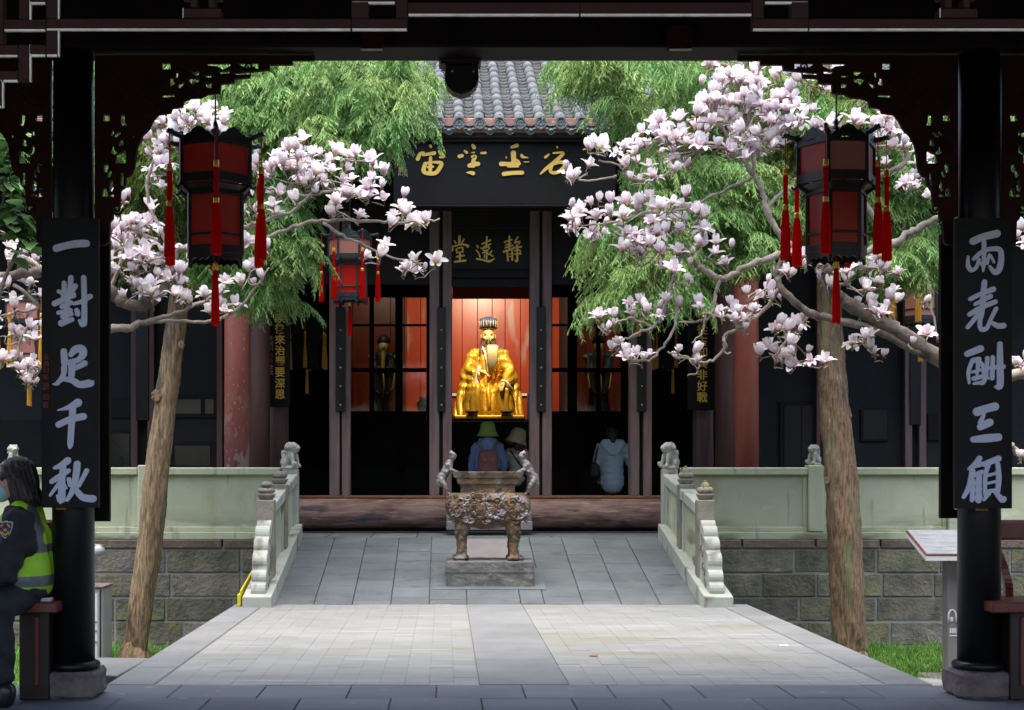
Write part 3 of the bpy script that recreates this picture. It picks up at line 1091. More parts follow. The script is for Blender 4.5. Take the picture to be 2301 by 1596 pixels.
# stone balustrades of the ramp
def balustrade(xc, side, label, kinds):
    t = thing('stone_balustrade', (xc, 15.0, .3), label, 'balustrade', 'stone balustrades of the ramp')
    hw = .085
    yn, ym, yf = 14.14, 15.27, 16.40
    tops = {yn: .99, ym: 1.135, yf: 1.30}

    def slab(ya, yb, za0, za1, zb0, zb1, w):
        return MB().prism([(ya, za0), (yb, zb0), (yb, zb1), (ya, za1)], lambda p, tt: (xc - w + 2 * w * tt, p[0], p[1]))
    part('kerb', slab(13.42, 16.35, -.12, .10, RZ - .2, RZ + .16, .135), mt['balus'], t, bevel=.008)
    kz = lambda y: .10 + (RZ + .06) * (y - 13.42) / 2.93
    for i, y in enumerate((yn, ym, yf)):
        z0 = kz(y) - .02
        part('post', MB().box(xc - hw, xc + hw, y - hw, y + hw, z0, tops[y], .01), mt['balus_dark'] if i < 2 else mt['balus'], t)
        if i < 2:
            part('finial', finial((xc, y, tops[y] - .002), kinds[i]), mt['balus_dark'], t)
    # the finial-height plate of the lion and the lion looking towards the burner
    org_part('lion', lion_shapes((xc, yf - .01, tops[yf] - .01), .80, -side * 1.05 + .0), mt['lion'], t, voxel=.009, smooth=2)
    for ya, yb in ((yn + hw, ym - hw), (ym + hw, yf - hw)):
        ra = lambda y: tops[yn] - .16 + (tops[yf] - tops[yn]) * (y - yn) / (yf - yn) + .06
        part('handrail', slab(ya - .0, yb, ra(ya) - .055, ra(ya) + .055, ra(yb) - .055, ra(yb) + .055, .082), mt['balus'], t, bevel=.01)
        part('panel', slab(ya + .004, yb - .004, kz(ya) - .02, ra(ya) - .056, kz(yb) - .02, ra(yb) - .056, .035), mt['parapet'], t)
        for (s0, s1) in ((ya + .002, ya + .10), (yb - .10, yb - .002)):
            part('stile', slab(s0, s1, kz(s0) - .02, ra(s0) - .058, kz(s1) - .02, ra(s1) - .058, .055), mt['balus'], t)
    # scroll stone in front of the near post
    out = [(14.05, .12), (13.54, .075), (13.51, .13)]

    def lobe(cy, cz, r, a0, a1, k=7):
        return [(cy + r * math.cos(a), cz + r * math.sin(a)) for a in np.linspace(a0, a1, k)]
    out = [(14.05, .10)] + lobe(13.585, .155, .075, -1.9, -4.2) + lobe(13.62, .265, .07, -2.6, -4.6) + lobe(13.70, .41, .09, -2.7, -4.5) \
        + lobe(13.80, .545, .085, -2.8, -4.6) + lobe(13.91, .66, .085, -2.9, -4.7) + lobe(14.0, .735, .06, -3.1, -4.9) + [(14.05, .78)]
    part('scroll_stone', MB().prism(out, lambda p, tt: (xc - .07 + .14 * tt, p[0], p[1])), mt['balus'], t, bevel=.008)
    for sx in (-1, 1):
        mb = MB()
        for (cy, cz, r) in ((13.90, .50, .075), (13.80, .33, .085), (13.88, .62, .05), (13.72, .21, .05)):
            pts = [(xc + sx * .071, cy + r * (1 - k / 22) * math.cos(k * .55), cz + r * (1 - k / 22) * math.sin(k * .55)) for k in range(20)]
            mb.tube(pts, .010, 5)
        part('scroll_relief', mb, mt['balus_dark'], t)
    return t


balustrade(-1.752, -1, 'grey green stone balustrade on the left edge of the ramp with a stacked melon finial', (0, 1))
balustrade(2.55, 1, 'grey green stone balustrade on the right edge of the ramp with a lotus bud finial', (2, 2))
tp = MB().bar((-1.915, 13.5, .12), (-1.915, 16.1, .54), .012, .06).bar((-1.93, 13.5, .06), (-1.93, 13.9, .09), .03, .10)
tag(part('caution_tape', tp, mt['yellow']), 'thin yellow caution tape along the outer edge of the left balustrade', 'tape')


# lawn
def lawn(name, xa, xb, ya, yb, n, seed):
    g = np.random.default_rng(seed)
    x, y = g.uniform(xa, xb, n), g.uniform(ya, yb, n)
    clump = np.sin(x * 7.1 + np.sin(y * 5)) * np.cos(y * 6.3 + x)
    h = g.uniform(.05, .13, n) * (1 + .35 * clump) + (g.random(n) > .985) * .10
    a = g.uniform(0, 2 * np.pi, n)
    w = g.uniform(.004, .008, n)
    lx, ly = g.normal(0, .04, n), g.normal(0, .04, n)
    z0 = np.full(n, GZ)
    dx, dy = np.cos(a) * w, np.sin(a) * w
    v = np.stack([np.stack([x - dx, y - dy, z0], 1), np.stack([x + dx, y + dy, z0], 1),
                  np.stack([x + dx * .7 + lx * .4, y + dy * .7 + ly * .4, z0 + h * .6], 1),
                  np.stack([x - dx * .7 + lx * .4, y - dy * .7 + ly * .4, z0 + h * .6], 1),
                  np.stack([x + lx, y + ly, z0 + h], 1)], 1).reshape(-1, 3)
    b = np.arange(n)[:, None] * 5
    f = (b + np.array([[0, 1, 2, 3]])).tolist() + (b + np.array([[3, 2, 4]])).tolist()
    me = bpy.data.meshes.new(name)
    me.from_pydata(v.tolist(), [], f)
    at = me.attributes.new('tip', 'FLOAT', 'POINT')
    at.data.foreach_set('value', np.tile([0, 0, .6, .6, 1.0], n).astype(np.float32))
    me.materials.append(mt['grass'])
    o = link(name, me)
    return tag(o, kind='stuff')


lawn('grass', -6.5, -2.02, 11.5, 16.3, 26000, 4)
lawn('grass', 2.9, 7.5, 11.5, 16.3, 34000, 5)
mb = MB().prism([(-2.55, 9.2), (-2.06, 9.05), (-2.03, 9.9), (-2.45, 9.95)], lambda p, t: (p[0], p[1], -.16 + .14 * t))
tag(part('step_stone', mb, mt['border'], bevel=.01), 'pale stone slab lying beside the left plaza edge near the column', 'stone')


# ------------------------------------------------------------------ front pavilion (dark, seen from inside)
PY = 8.1                                  # plane of its front columns
LCX, RCX = PX(165, PY), PX(2200, PY)
pav = thing('timber_pavilion', ((LCX + RCX) / 2, PY, 0), 'dark timber pavilion framing the view with two black columns and carved brackets', 'pavilion')


def column(xc, name='column'):
    mb = MB()
    zb = PZ(1505, PY)
    mb.lathe([(.118, zb + .05), (.116, 1.2), (.113, 2.6), (.110, 4.0)], (xc, PY, 0), 28)
    o = part(name, mb, mt['lacquer'], pav)
    ring = MB().lathe([(.12, 0), (.142, .008), (.150, .025), (.142, .042), (.12, .05)], (xc, PY, zb + .004), 28)
    part('ring_moulding', ring, mt['lacquer'], o)
    st = MB()
    st.box(xc - .155, xc + .155, PY - .155, PY + .155, 0.0, zb + .004, .018)
    s = part('base_stone', st, mt['basestone'], o)
    sub = s.modifiers.new('sub', 'SUBSURF')
    sub.subdivision_type = 'SIMPLE'
    sub.levels = sub.render_levels = 4
    tx = bpy.data.textures.new('stone_rough', 'CLOUDS')
    tx.noise_scale = .09
    dm = s.modifiers.new('rough', 'DISPLACE')
    dm.texture = tx
    dm.strength = .03
    dm.texture_coords = 'GLOBAL'
    return o


column(LCX)
column(RCX)
for xo in (LCX - 5.0, RCX + 5.0):
    column(xo)

# beams over the columns
part('beam', MB().box(-9, 10, PY - .14, PY + .14, PZ(122, PY), 4.35, .012), mt['timber'], pav)
part('eave_plate', MB().box(PX(700, 8.42), PX(1662, 8.42), 8.36, 8.44, PZ(134, 8.42), PZ(118, 8.42)), mt['plate'], pav)
part('eave_beam', MB().box(-9, 10, 8.45, 8.6, PZ(126, 8.5), 4.35), mt['timber'], pav)
part('cross_beam', MB().box(-9, 10, 4.85, 5.05, 3.15, 4.35), mt['timber'], pav)
part('cross_beam', MB().box(-9, 10, 6.3, 6.5, 3.62, 4.35), mt['timber'], pav)
mb = MB()
mb.box(-9, 10, 1.2, 9.15, 4.35, 4.6)
part('roof', mb, mt['timber'], pav)
part('side_wall', MB().box(-9.2, -9, .5, 8.3, 0, 4.35), mt['timber'], pav)
part('side_wall', MB().box(10, 10.2, .5, 8.3, 0, 4.35), mt['timber'], pav)
for uc in (836, 1527):
    xa, xb = PX(uc - 27, 7.9), PX(uc + 27, 7.9)
    st = part('beam_block', MB().prism([(xa, PZ(62, 7.9)), (xb, PZ(62, 7.9)), (xb - .006, PZ(114, 7.9)), (xa + .006, PZ(114, 7.9))],
                                      lambda p, t: (p[0], 7.86 + .095 * t, p[1])), mt['fret'], pav)
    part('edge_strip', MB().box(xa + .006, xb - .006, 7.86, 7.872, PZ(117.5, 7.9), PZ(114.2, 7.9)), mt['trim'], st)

# open fret lattice hanging nearer to the camera
LY = 4.65
lat = thing('fret_lattice', (PX(1302, LY), LY, 3.0), 'dark red open fret lattice with pale lower edges under the pavilion ceiling', 'lattice')
MIR = 2 * 1302


def fret_bar(u0, u1, v0, v1, under=True, side=0, mirror=True):
    """Lattice bar with a pale strip added along its lower edge (and one upright edge); also its mirror image."""
    for mir in ((0, 1) if mirror else (0,)):
        a, b = (u0, u1) if not mir else (MIR - u1, MIR - u0)
        sd = side if not mir else -side
        o = part('lattice_bar', MB().box(PX(a, LY), PX(b, LY), LY - .02, LY + .02, PZ(v1, LY), PZ(v0, LY), .002), mt['fret'], lat)
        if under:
            part('pale_edge', MB().box(PX(a, LY) + .003, PX(b, LY) - .003, LY - .019, LY - .009, PZ(v1 + 5.0, LY), PZ(v1 + .3, LY)), mt['trim'], o)
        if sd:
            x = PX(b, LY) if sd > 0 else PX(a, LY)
            part('pale_edge', MB().box(x + .0005 * sd, x + .0055 * sd, LY - .019, LY - .009, PZ(v1 + 4.5, LY), PZ(v0, LY)), mt['trim'], o)


fret_bar(107, 133, -30, 46, False, 1)
fret_bar(107, 133, 72, 126, True, 1)
fret_bar(107, 790, 46.3, 68)
fret_bar(890, 916, -30, 46, False, 0)
fret_bar(790.3, 916, 46.3, 68)
fret_bar(790, 889.6, -10, 8)
fret_bar(790, 829, 8.3, 46, False)
fret_bar(916.3, 1302, 10, 35)
fret_bar(70, 106.6, 105, 126, True)
fret_bar(45, 69.7, 105, 183, False, 1)
fret_bar(-2, 44.7, 163, 183)
fret_bar(-30, 44.7, 105, 127)
fret_bar(-22, 8, 183.3, 241, True, 1)
fret_bar(12, 106.6, 48, 69.5)
fret_bar(46, 69.7, -20, 47.7, False, 1)
fret_bar(70, 106.6, -12, 9)
fret_bar(-22, 11.7, -30, 105, False)
# small carved drops on the lattice
for mir in (0, 1):
    for (a, b, c, d, e) in ((412, 500, 24, 45.5, 1), (430, 446, 2, 23.7, 0), (470, 486, 2, 23.7, 0), (412, 436, -12, 1.7, 1), (478, 500, -12, 1.7, 1)):
        if mir:
            a, b = MIR - b, MIR - a
        o = part('carved_drop', MB().box(PX(a, LY), PX(b, LY), LY - .024, LY + .02, PZ(d, LY), PZ(c, LY), .003), mt['fret'], lat)
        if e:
            part('pale_edge', MB().box(PX(a, LY) + .002, PX(a, LY) + .005, LY - .025, LY - .0245, PZ(d, LY), PZ(c, LY)), mt['trim'], o)

# carved openwork brackets in the corners (an outline with cut-outs)
BY = PY
BR = [(214, 126), (707, 126), (707, 137), (657, 137), (657, 147), (607, 147), (605, 158), (563, 163), (561, 176), (528, 178), (526, 188), (497, 190),
      (495, 211), (468, 213), (452, 221), (430, 222), (414, 228), (411, 241), (388, 245), (384, 255), (357, 259), (345, 272), (337, 290), (322, 305),
      (311, 325), (306, 352), (303, 378), (295, 395), (284, 400), (283, 415), (272, 430), (270, 462), (256, 466), (255, 492), (248, 500), (246, 545),
      (236, 552), (214, 552)]
HO = [[(365, 143), (383, 143), (384, 157), (366, 158)],
      [(467, 144), (517, 144), (517, 150), (508, 155), (500, 158), (490, 151), (469, 149)],
      [(536, 144), (580, 143), (580, 157), (570, 153), (555, 155), (548, 152)],
      [(495, 161), (517, 160), (515, 167), (496, 168)],
      [(526, 166), (562, 162), (562, 169), (540, 170), (528, 169)],
      [(426, 162), (448, 162), (447, 170), (440, 172), (434, 166)],
      [(452, 171), (475, 170), (476, 175), (468, 176)],
      [(423, 180), (432, 176), (441, 179), (449, 181), (446, 187), (438, 188), (434, 194), (430, 187)],
      [(462, 190), (469, 188), (476, 187), (476, 199), (467, 199)],
      [(396, 163), (402, 163), (401, 175), (396, 177)],
      [(383, 177), (393, 176), (390, 183), (394, 190), (384, 196)],
      [(402, 190), (413, 186), (416, 189), (406, 200), (402, 199)],
      [(365, 214), (391, 214), (393, 219), (367, 221)],
      [(233, 259), (247, 260), (248, 273), (234, 274)],
      [(272, 260), (281, 259), (282, 277), (286, 283), (276, 284), (273, 275)],
      [(252, 295), (258, 296), (257, 303), (251, 307)],
      [(258, 302), (268, 297), (273, 301), (264, 310), (258, 309)],
      [(270, 316), (277, 314), (278, 328), (269, 330)],
      [(252, 329), (257, 330), (258, 338), (266, 346), (258, 349), (251, 344)],
      [(262, 348), (270, 346), (280, 340), (284, 341), (284, 368), (262, 368)],
      [(234, 372), (243, 369), (245, 378), (241, 390), (235, 386)],
      [(243, 388), (250, 384), (253, 390), (248, 400), (243, 399)],
      [(272, 390), (279, 389), (278, 418), (272, 418)],
      [(247, 412), (254, 405), (256, 424), (252, 432), (247, 427)],
      [(232, 425), (240, 424), (244, 440), (241, 444), (231, 442)],
      [(246, 438), (257, 437), (257, 444), (246, 444)],
      [(299, 306), (304, 304), (303, 310), (298, 311)]]


def curl(u, v):
    return (u, v)


for fn in (lambda u: u, lambda u: 2365 - u, lambda u: 330 - u, lambda u: 2365 - (330 - u)):
    big = []
    for lp in HO:
        cu_, cv_ = sum(q[0] for q in lp) / len(lp), sum(q[1] for q in lp) / len(lp)
        big.append([(cu_ + (a - cu_) * 1.06, cv_ + (b - cv_) * 1.04) for a, b in lp])
    loops = [[(fn(u) / 100, -v / 100) for u, v in lp] for lp in [BR] + big]
    me = outline_mesh('carved_bracket', loops, lambda x, y, t: P(x * 100, -y * 100, BY) + Vector((0, t, 0)), .016, mt['fret'], worldloc(pav))
    o = link('carved_bracket', me, pav)
    # raised scroll work on its face
    mb = MB()
    rr = random.Random(3)
    for (cu, cv, r) in ((300, 190, 30), (250, 215, 26), (345, 180, 22), (330, 235, 24), (262, 470, 14), (236, 330, 16), (420, 205, 15), (560, 150, 12)):
        pts = []
        for k in range(18):
            a = .6 * k
            rad = r * (1 - k / 20)
            pts.append(P(fn(cu + rad * math.cos(a)), cv + rad * math.sin(a), BY - .018))
        mb.tube(pts, .006, 5)
    s = part('scroll_relief', mb, mt['fret'], o)
    s['kind'] = 'stuff'

# black shield-shaped lamp housing under the beam
t = thing('spotlight', P(1033, 140, 8.25), 'black shield shaped spotlight housing hanging below the beam in front of the tiled roof', 'spotlight')
y0, y1 = 8.2, 8.34
body = [(1001, 150), (1074, 150), (1076, 180), (1070, 196), (1056, 209), (1037, 215), (1018, 209), (1005, 197), (999, 180)]
part('housing', MB().prism([(PX(a, 8.25), PZ(b, 8.25)) for a, b in body], lambda p, q: (p[0], y0 + (y1 - y0) * q, p[1])), mt['lamp'], t, bevel=.008)
part('mount', MB().box(PX(986, 8.25), PX(1081, 8.25), y0 - .02, y1 + .02, PZ(144, 8.25), PZ(134.5, 8.25), .004)
     .box(PX(991, 8.25), PX(1076, 8.25), y0 - .01, y1 + .01, PZ(149.7, 8.25), PZ(144.2, 8.25)), mt['lamp'], t)
rim = [P(a, b, y0 + .05 - .06) for a, b in [(1003, 158), (1001, 178), (1007, 194), (1019, 205), (1037, 211), (1055, 205), (1068, 193), (1074, 178), (1072, 158)]]
part('rim', MB().tube(rim, .005, 6), mt['lamp'], t)
for (a, b) in ((1016, 160), (1064, 161)):
    part('bolt', MB().ell(P(a, b, y0 - .004), (.006, .004, .005)), mt['white'], t)


# couplet boards on the columns
def brush_board(xc, u0, u1, v0, v1, label, chars, small):
    yb = PY - .17
    t = thing('couplet_board', (xc, yb, PZ(v1, yb)), label, 'couplet board', 'couplet boards on the pavilion columns')
    xa, xb, za, zb = PX(u0, yb), PX(u1, yb), PZ(v1, yb), PZ(v0, yb)
    mb = MB()
    n = 10
    sag = .012
    prof = [(xa + (xb - xa) * k / n, yb + sag * (1 - (2 * k / n - 1) ** 2) * -1 + sag) for k in range(n + 1)]
    poly = prof + [(x, y + .035) for x, y in reversed(prof)]
    mb.prism(poly, lambda p, q: (p[0], p[1], za + (zb - za) * q))
    b = part('board', mb, mt['board'], t)
    part('hanging_hook', MB().box(xc - .06, xc - .005, yb + .02, yb + .06, za - .012, za - .001), mt['rust'], t)
    for strokes, (ox, oy, s) in chars:
        def to3(x, y, d, ox=ox, oy=oy, s=s):
            u, v = (ox + x * s) * .59922, (oy + y * s) * .59922
            p = P(u, v, yb)
            k = (p.x - xa) / (xb - xa)
            p.y = yb + sag * (2 * k - 1) ** 2 - .0015 - d
            return p
        brush(strokes, to3, 'letter', mt['letter'], t, .009)
    for ch, u, v, hpx in small:
        p = P(u, v, yb - .002)
        glyph(ch, p, hpx / F * yb, mt['redink'], t, .0, .004)
    return t


A_ = (140, 800, 300 / 855)
B_ = (140, 1280, 300 / 704)
C_ = (3560, 800, 280 / 770)
D_ = (3560, 1280, 280 / 657)
c_yi = [[(205, 378, 78), (300, 352, 74), (420, 330, 80), (525, 325, 78)]]
c_dui = [[(290, 748, 52), (296, 860, 58)], [(363, 692, 58), (352, 850, 56)], [(233, 838, 44), (262, 850, 48)], [(412, 780, 56), (372, 838, 50)],
         [(290, 880, 66), (390, 868, 56)], [(188, 968, 62), (300, 915, 60), (395, 880, 56)], [(270, 1000, 56), (365, 958, 52)],
         [(230, 1066, 44), (360, 1042, 50)], [(330, 950, 58), (305, 1150, 62)], [(275, 1108, 50), (372, 1080, 46)], [(262, 1178, 72), (378, 1138, 50)],
         [(500, 690, 56), (505, 850, 58), (507, 1050, 58), (497, 1190, 66), (455, 1150, 34)], [(395, 970, 34), (480, 945, 46), (568, 890, 54)],
         [(428, 1040, 52), (438, 1078, 60)]]
c_zu = [[(237, 92, 58), (245, 190, 64)], [(300, 120, 46), (335, 76, 66), (393, 68, 68), (405, 115, 66), (365, 162, 46), (285, 190, 54)],
        [(310, 190, 64), (304, 300, 58)], [(335, 240, 40), (418, 196, 56)], [(240, 232, 54), (232, 300, 46), (180, 370, 38), (142, 378, 14)],
        [(225, 332, 40), (310, 345, 54), (378, 382, 62), (468, 368, 66), (484, 358, 30)]]
c_qian = [[(182, 608, 10), (280, 583, 44), (360, 542, 74)], [(190, 735, 56), (290, 690, 58), (408, 662, 62)],
          [(315, 600, 60), (302, 780, 56), (294, 905, 52), (290, 935, 30)]]
c_qiu = [[(152, 1115, 28), (210, 1095, 52), (272, 1050, 62)], [(128, 1235, 44), (200, 1190, 52), (280, 1138, 40)],
         [(232, 1110, 56), (218, 1250, 62), (217, 1400, 66), (182, 1362, 32)], [(195, 1250, 38), (116, 1355, 26)], [(238, 1265, 36), (258, 1292, 26)],
         [(282, 1215, 40), (295, 1262, 44)], [(355, 1082, 62), (342, 1200, 58), (312, 1320, 48), (267, 1398, 32)], [(437, 1138, 42), (370, 1272, 34)],
         [(330, 1290, 46), (400, 1370, 60), (488, 1386, 66)]]
c_liang = [[(242, 292, 78), (340, 248, 74), (488, 212, 78)], [(352, 300, 46), (350, 385, 46)],
           [(190, 448, 26), (190, 540, 44), (222, 590, 44), (272, 560, 38), (300, 480, 36)],
           [(248, 472, 40), (330, 402, 48), (430, 370, 48), (518, 382, 56), (530, 480, 62), (508, 580, 66), (460, 610, 56), (410, 552, 32)],
           [(352, 410, 40), (348, 520, 46), (341, 602, 20)], [(296, 500, 26), (345, 545, 36)], [(405, 430, 28), (382, 520, 36)], [(420, 440, 26), (455, 510, 24)]]
c_biao = [[(357, 712, 56), (345, 830, 58), (332, 1000, 54), (308, 1130, 48), (325, 1198, 50), (380, 1185, 46), (412, 1115, 40), (478, 985, 44)],
          [(215, 885, 48), (330, 830, 48), (448, 786, 58)], [(262, 940, 40), (420, 858, 50)], [(205, 1045, 48), (330, 970, 54), (468, 915, 50)],
          [(290, 1048, 52), (185, 1178, 42)], [(418, 1122, 36), (490, 1162, 56), (556, 1160, 58)]]
c_chou = [[(156, 112, 54), (270, 66, 62)], [(200, 170, 38), (165, 270, 34), (172, 368, 22)], [(212, 168, 46), (255, 160, 46)], [(252, 160, 42), (238, 290, 26)],
          [(265, 190, 38), (295, 230, 38), (302, 340, 42), (280, 372, 36)], [(198, 272, 26), (290, 250, 26)], [(212, 330, 44), (282, 310, 36)],
          [(210, 374, 24), (282, 365, 36)], [(327, 150, 38), (322, 300, 26), (340, 330, 20)], [(375, 142, 38), (370, 325, 44)], [(320, 240, 30), (470, 224, 44)],
          [(440, 26, 48), (440, 200, 58), (440, 388, 62), (402, 402, 28)]]
c_san = [[(240, 622, 76), (320, 595, 70), (398, 575, 74)], [(300, 642, 30), (268, 720, 46)], [(268, 755, 62), (350, 715, 68)],
         [(206, 865, 52), (310, 856, 72), (428, 845, 68)]]
c_gu = [[(262, 1030, 48), (222, 1082, 48), (168, 1125, 26)], [(200, 1102, 42), (290, 1080, 40)], [(200, 1140, 48), (175, 1270, 48), (125, 1372, 32)],
        [(200, 1182, 38), (280, 1150, 38)], [(205, 1230, 42), (195, 1398, 38)], [(255, 1180, 48), (250, 1398, 56)], [(222, 1250, 26), (270, 1240, 26)],
        [(222, 1310, 26), (270, 1300, 26)], [(225, 1382, 40), (265, 1372, 42)], [(300, 1082, 48), (428, 1032, 54)], [(335, 1090, 42), (310, 1180, 38), (306, 1350, 32)],
        [(420, 1080, 42), (430, 1200, 48), (420, 1320, 44)], [(330, 1182, 26), (410, 1160, 28)], [(325, 1252, 24), (410, 1232, 26)], [(320, 1322, 32), (420, 1310, 38)],
        [(340, 1340, 38), (296, 1395, 26)], [(400, 1330, 38), (455, 1392, 56), (475, 1388, 50)]]
brush_board(LCX, 92, 220, 490, 1141, 'black couplet board on the left column with five lavender grey brush characters', [(c_yi, A_), (c_dui, A_), (c_zu, B_), (c_qian, B_), (c_qiu, B_)],
            [('永', 104, 802, 16), ('濟', 104, 818, 15), ('曰', 104, 832, 14), ('順', 103, 848, 15), ('游', 103, 868, 18), ('俊', 104, 892, 16), ('書', 103, 910, 16)])
brush_board(RCX, 2148, 2276, 490, 1143, 'black couplet board on the right column with five lavender grey brush characters', [(c_liang, C_), (c_biao, C_), (c_chou, D_), (c_san, D_), (c_gu, D_)], [])


# plain dark boards on the courtyard side of the columns
def rear_board(u0, u1, v0, v1, label, edge):
    yb = PY + .2
    xa, xb = PX(u0, yb), PX(u1, yb)
    t = thing('couplet_board', ((xa + xb) / 2, yb, PZ(v1, yb)), label, 'couplet board', 'couplet boards facing the courtyard')
    part('board', MB().box(xa, xb, yb, yb + .04, PZ(v1, yb), PZ(v0, yb), .003), mt['timber'], t)
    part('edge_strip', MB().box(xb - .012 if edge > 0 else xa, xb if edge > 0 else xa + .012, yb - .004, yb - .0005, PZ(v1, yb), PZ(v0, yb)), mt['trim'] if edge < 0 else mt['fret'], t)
    return t


rear_board(128, 246, 546, 1172, 'dark board behind the left column facing the courtyard', 1)
rear_board(2114, 2238, 526, 1165, 'dark board behind the right column facing the courtyard', 1)
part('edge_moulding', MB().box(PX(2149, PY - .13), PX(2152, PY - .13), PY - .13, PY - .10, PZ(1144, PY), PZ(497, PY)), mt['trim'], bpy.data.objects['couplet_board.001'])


# ------------------------------------------------------------------ temple hall
HY = 17.8                                   # plane of the door posts
hall = thing('temple_hall', (.5, HY, RZ), 'dark temple hall with a grey tiled roof, red eave board and open door bays', 'temple')


def hb(name, u0, u1, v0, v1, y, d, mat, par=None, c=0.006):
    """Upright box whose front face spans survey positions at depth y."""
    return part(name, MB().box(PX(u0, y), PX(u1, y), y, y + d, PZ(v1, y), PZ(v0, y), c), mat, par or hall)


# threshold log with its orange sill, and the step stones before it
mb = MB()
zc, rl = (PZ(1120, HY) + PZ(1188, HY)) / 2, (PZ(1120, HY) - PZ(1188, HY)) / 2
xs = np.linspace(PX(668, HY), PX(1497, HY), 40)
vs, fs = [], []
nn = 20
for i, x in enumerate(xs):
    k = 1 + .03 * math.sin(x * 3.1) + .02 * math.sin(x * 8.3)
    for j in range(nn):
        a = 2 * math.pi * j / nn
        vs.append((x, HY + .06 + .25 * k * math.copysign(abs(math.cos(a)) ** .75, math.cos(a)), zc + rl * math.copysign(abs(math.sin(a)) ** .7, math.sin(a))))
for i in range(len(xs) - 1):
    for j in range(nn):
        a, b = i * nn + j, i * nn + (j + 1) % nn
        fs.append((a, b, b + nn, a + nn))
fs += [tuple(range(nn)), tuple(range((len(xs) - 1) * nn, len(xs) * nn))[::-1]]
mb.add(vs, fs, 0, True)
logo = part('threshold_log', mb, mt['log'], hall)
hb('sill_edge', 668, 1497, 1114, 1119.6, HY - .02, .2, mt['orange'])  # thin orange strip along the log's top
hb('log_bed', 668, 1497, 1180, 1194, HY + .05, .2, mt['hallwood'])
stp = thing('stone_steps', (PX(1100, 17.1), 17.1, RZ), 'mauve grey stone steps at the middle of the threshold log', 'steps')
for (u0, u1, v0, v1, y) in ((1003, 1099, 1172, 1192, 16.95), (1099.5, 1197, 1172, 1192, 16.95), (1003, 1060, 1150, 1171.6, 17.15), (1060.5, 1135, 1150, 1171.6, 17.15), (1135.5, 1195, 1150, 1171.6, 17.15)):
    z0 = PZ(v1, y)
    part('step_block', MB().box(PX(u0, y), PX(u1, y), y, y + .38, z0, PZ(v0, y), .01), mt['step'], stp)

# door posts in pairs with a black batten between
for (a, b) in ((740, 763), (768, 787), (965, 987), (995, 1015), (1190, 1212), (1219, 1240), (1415, 1437), (1446, 1465)):
    hb('door_post', a, b, 468, 1114, HY, .16, mt['post'])
for (a, b) in ((754, 776), (983, 1001), (1206, 1226), (1432, 1453)):
    o = hb('batten', a, b, 690, 925, HY - .05, .045, mt['lacquer'])
    for k in range(5):
        m = (a + b) / 2
        part('nail', MB().ell(P(m, 742 + k * 42, HY - .052), (.012, .006, .012), n=8, m=6), mt['golddim'], o)
for (a, b) in ((763, 768), (987, 995), (1212, 1219), (1437, 1446)):
    hb('post_gap', a + .3, b - .3, 468, 1114, HY + .06, .08, mt['hallwood'])
# lintels and head panels
hb('lintel', 645, 1560, 456, 474, HY - .02, .22, mt['hallwood'])
for (a, b) in ((645, 740), (787, 965), (1240, 1415), (1465, 1560)):
    hb('head_panel', a + .5, b - .5, 474.5, 640, HY + .05, .05, mt['hallwood'])
hb('head_wall', 430, 1770, 286, 455.5, HY + .02, .14, mt['hallwood'])
hb('head_panel', 1015.5, 1189.5, 625, 645, HY + .04, .06, mt['hallwood'])

# round columns
def round_col(uc, wpx, y, mat, v0=286):
    r = wpx / 2 / F * y
    return part('column', MB().lathe([(r * 1.02, RZ), (r, 2.5), (r * .96, PZ(v0, y))], (PX(uc, y), y + r, 0), 32), mat, hall)


def col_base(uc, wpx, y):
    r = wpx / 2 / F * y * 1.35
    part('column_base', MB().lathe([(r, RZ - .02), (r * 1.1, RZ + .08), (r * .85, RZ + .16)], (PX(uc, y), y + r / 1.35, 0), 28), mt['step'], hall)


for uc, w, y, m in ((528.5, 57, 17.2, mt['redcol']), (1682.5, 56, 17.2, mt['redcol2']), (-160, 57, 17.2, mt['redcol']), (2390, 57, 17.2, mt['redcol'])):
    round_col(uc, w, y, m)
    col_base(uc, w, y)
for uc, w, y in ((581, 46, 18.1), (1634, 46, 18.1)):
    round_col(uc, w, y, mt['browncol'])
for uc, w, y in ((622, 48, 18.5), (1584, 46, 18.5)):
    round_col(uc, w, y, mt['post'])

# wings of the porch: grey walls, posts, windows and a doorway
WY = 19.4
part('wing_wall', MB().box(-12, PX(247, WY), WY, WY + .2, RZ, 5.6).box(PX(247, WY) + .001, PX(555, WY), WY + .0, WY + .2, RZ, PZ(1060, WY))
     .box(PX(247, WY) + .001, PX(385, WY), WY, WY + .2, PZ(1060, WY) + .001, 5.6)
     .box(PX(488, WY), PX(555, WY), WY, WY + .2, PZ(1060, WY) + .001, 5.6)
     .box(PX(385, WY) + .001, PX(488, WY) - .001, WY, WY + .2, PZ(890, WY), 5.6)
     .box(PX(385, WY) + .001, PX(488, WY) - .001, WY, WY + .2, PZ(995, WY), PZ(937, WY)), mt['hallwall'], hall)
w1 = hb('window', 384, 489, 888, 939, WY - .03, .1, mt['hallwood'])
part('window_pane', MB().box(PX(394, WY), PX(452, WY), WY - .036, WY - .031, PZ(930, WY), PZ(898, WY)), mt['darkglass'], w1)
part('window_pane', MB().box(PX(462, WY), PX(481, WY), WY - .036, WY - .031, PZ(930, WY), PZ(898, WY)), mt['darkglass'], w1)
w2 = hb('window', 384, 489, 993, 1062, WY - .03, .1, mt['hallwood'])
part('window_pane', MB().box(PX(394, WY), PX(473, WY), WY - .036, WY - .031, PZ(1047, WY), PZ(1002, WY)), mt['darkglass'], w2)
d1 = hb('window', -20, 112, 945, 1100, WY - .02, .06, mt['hallwood'])
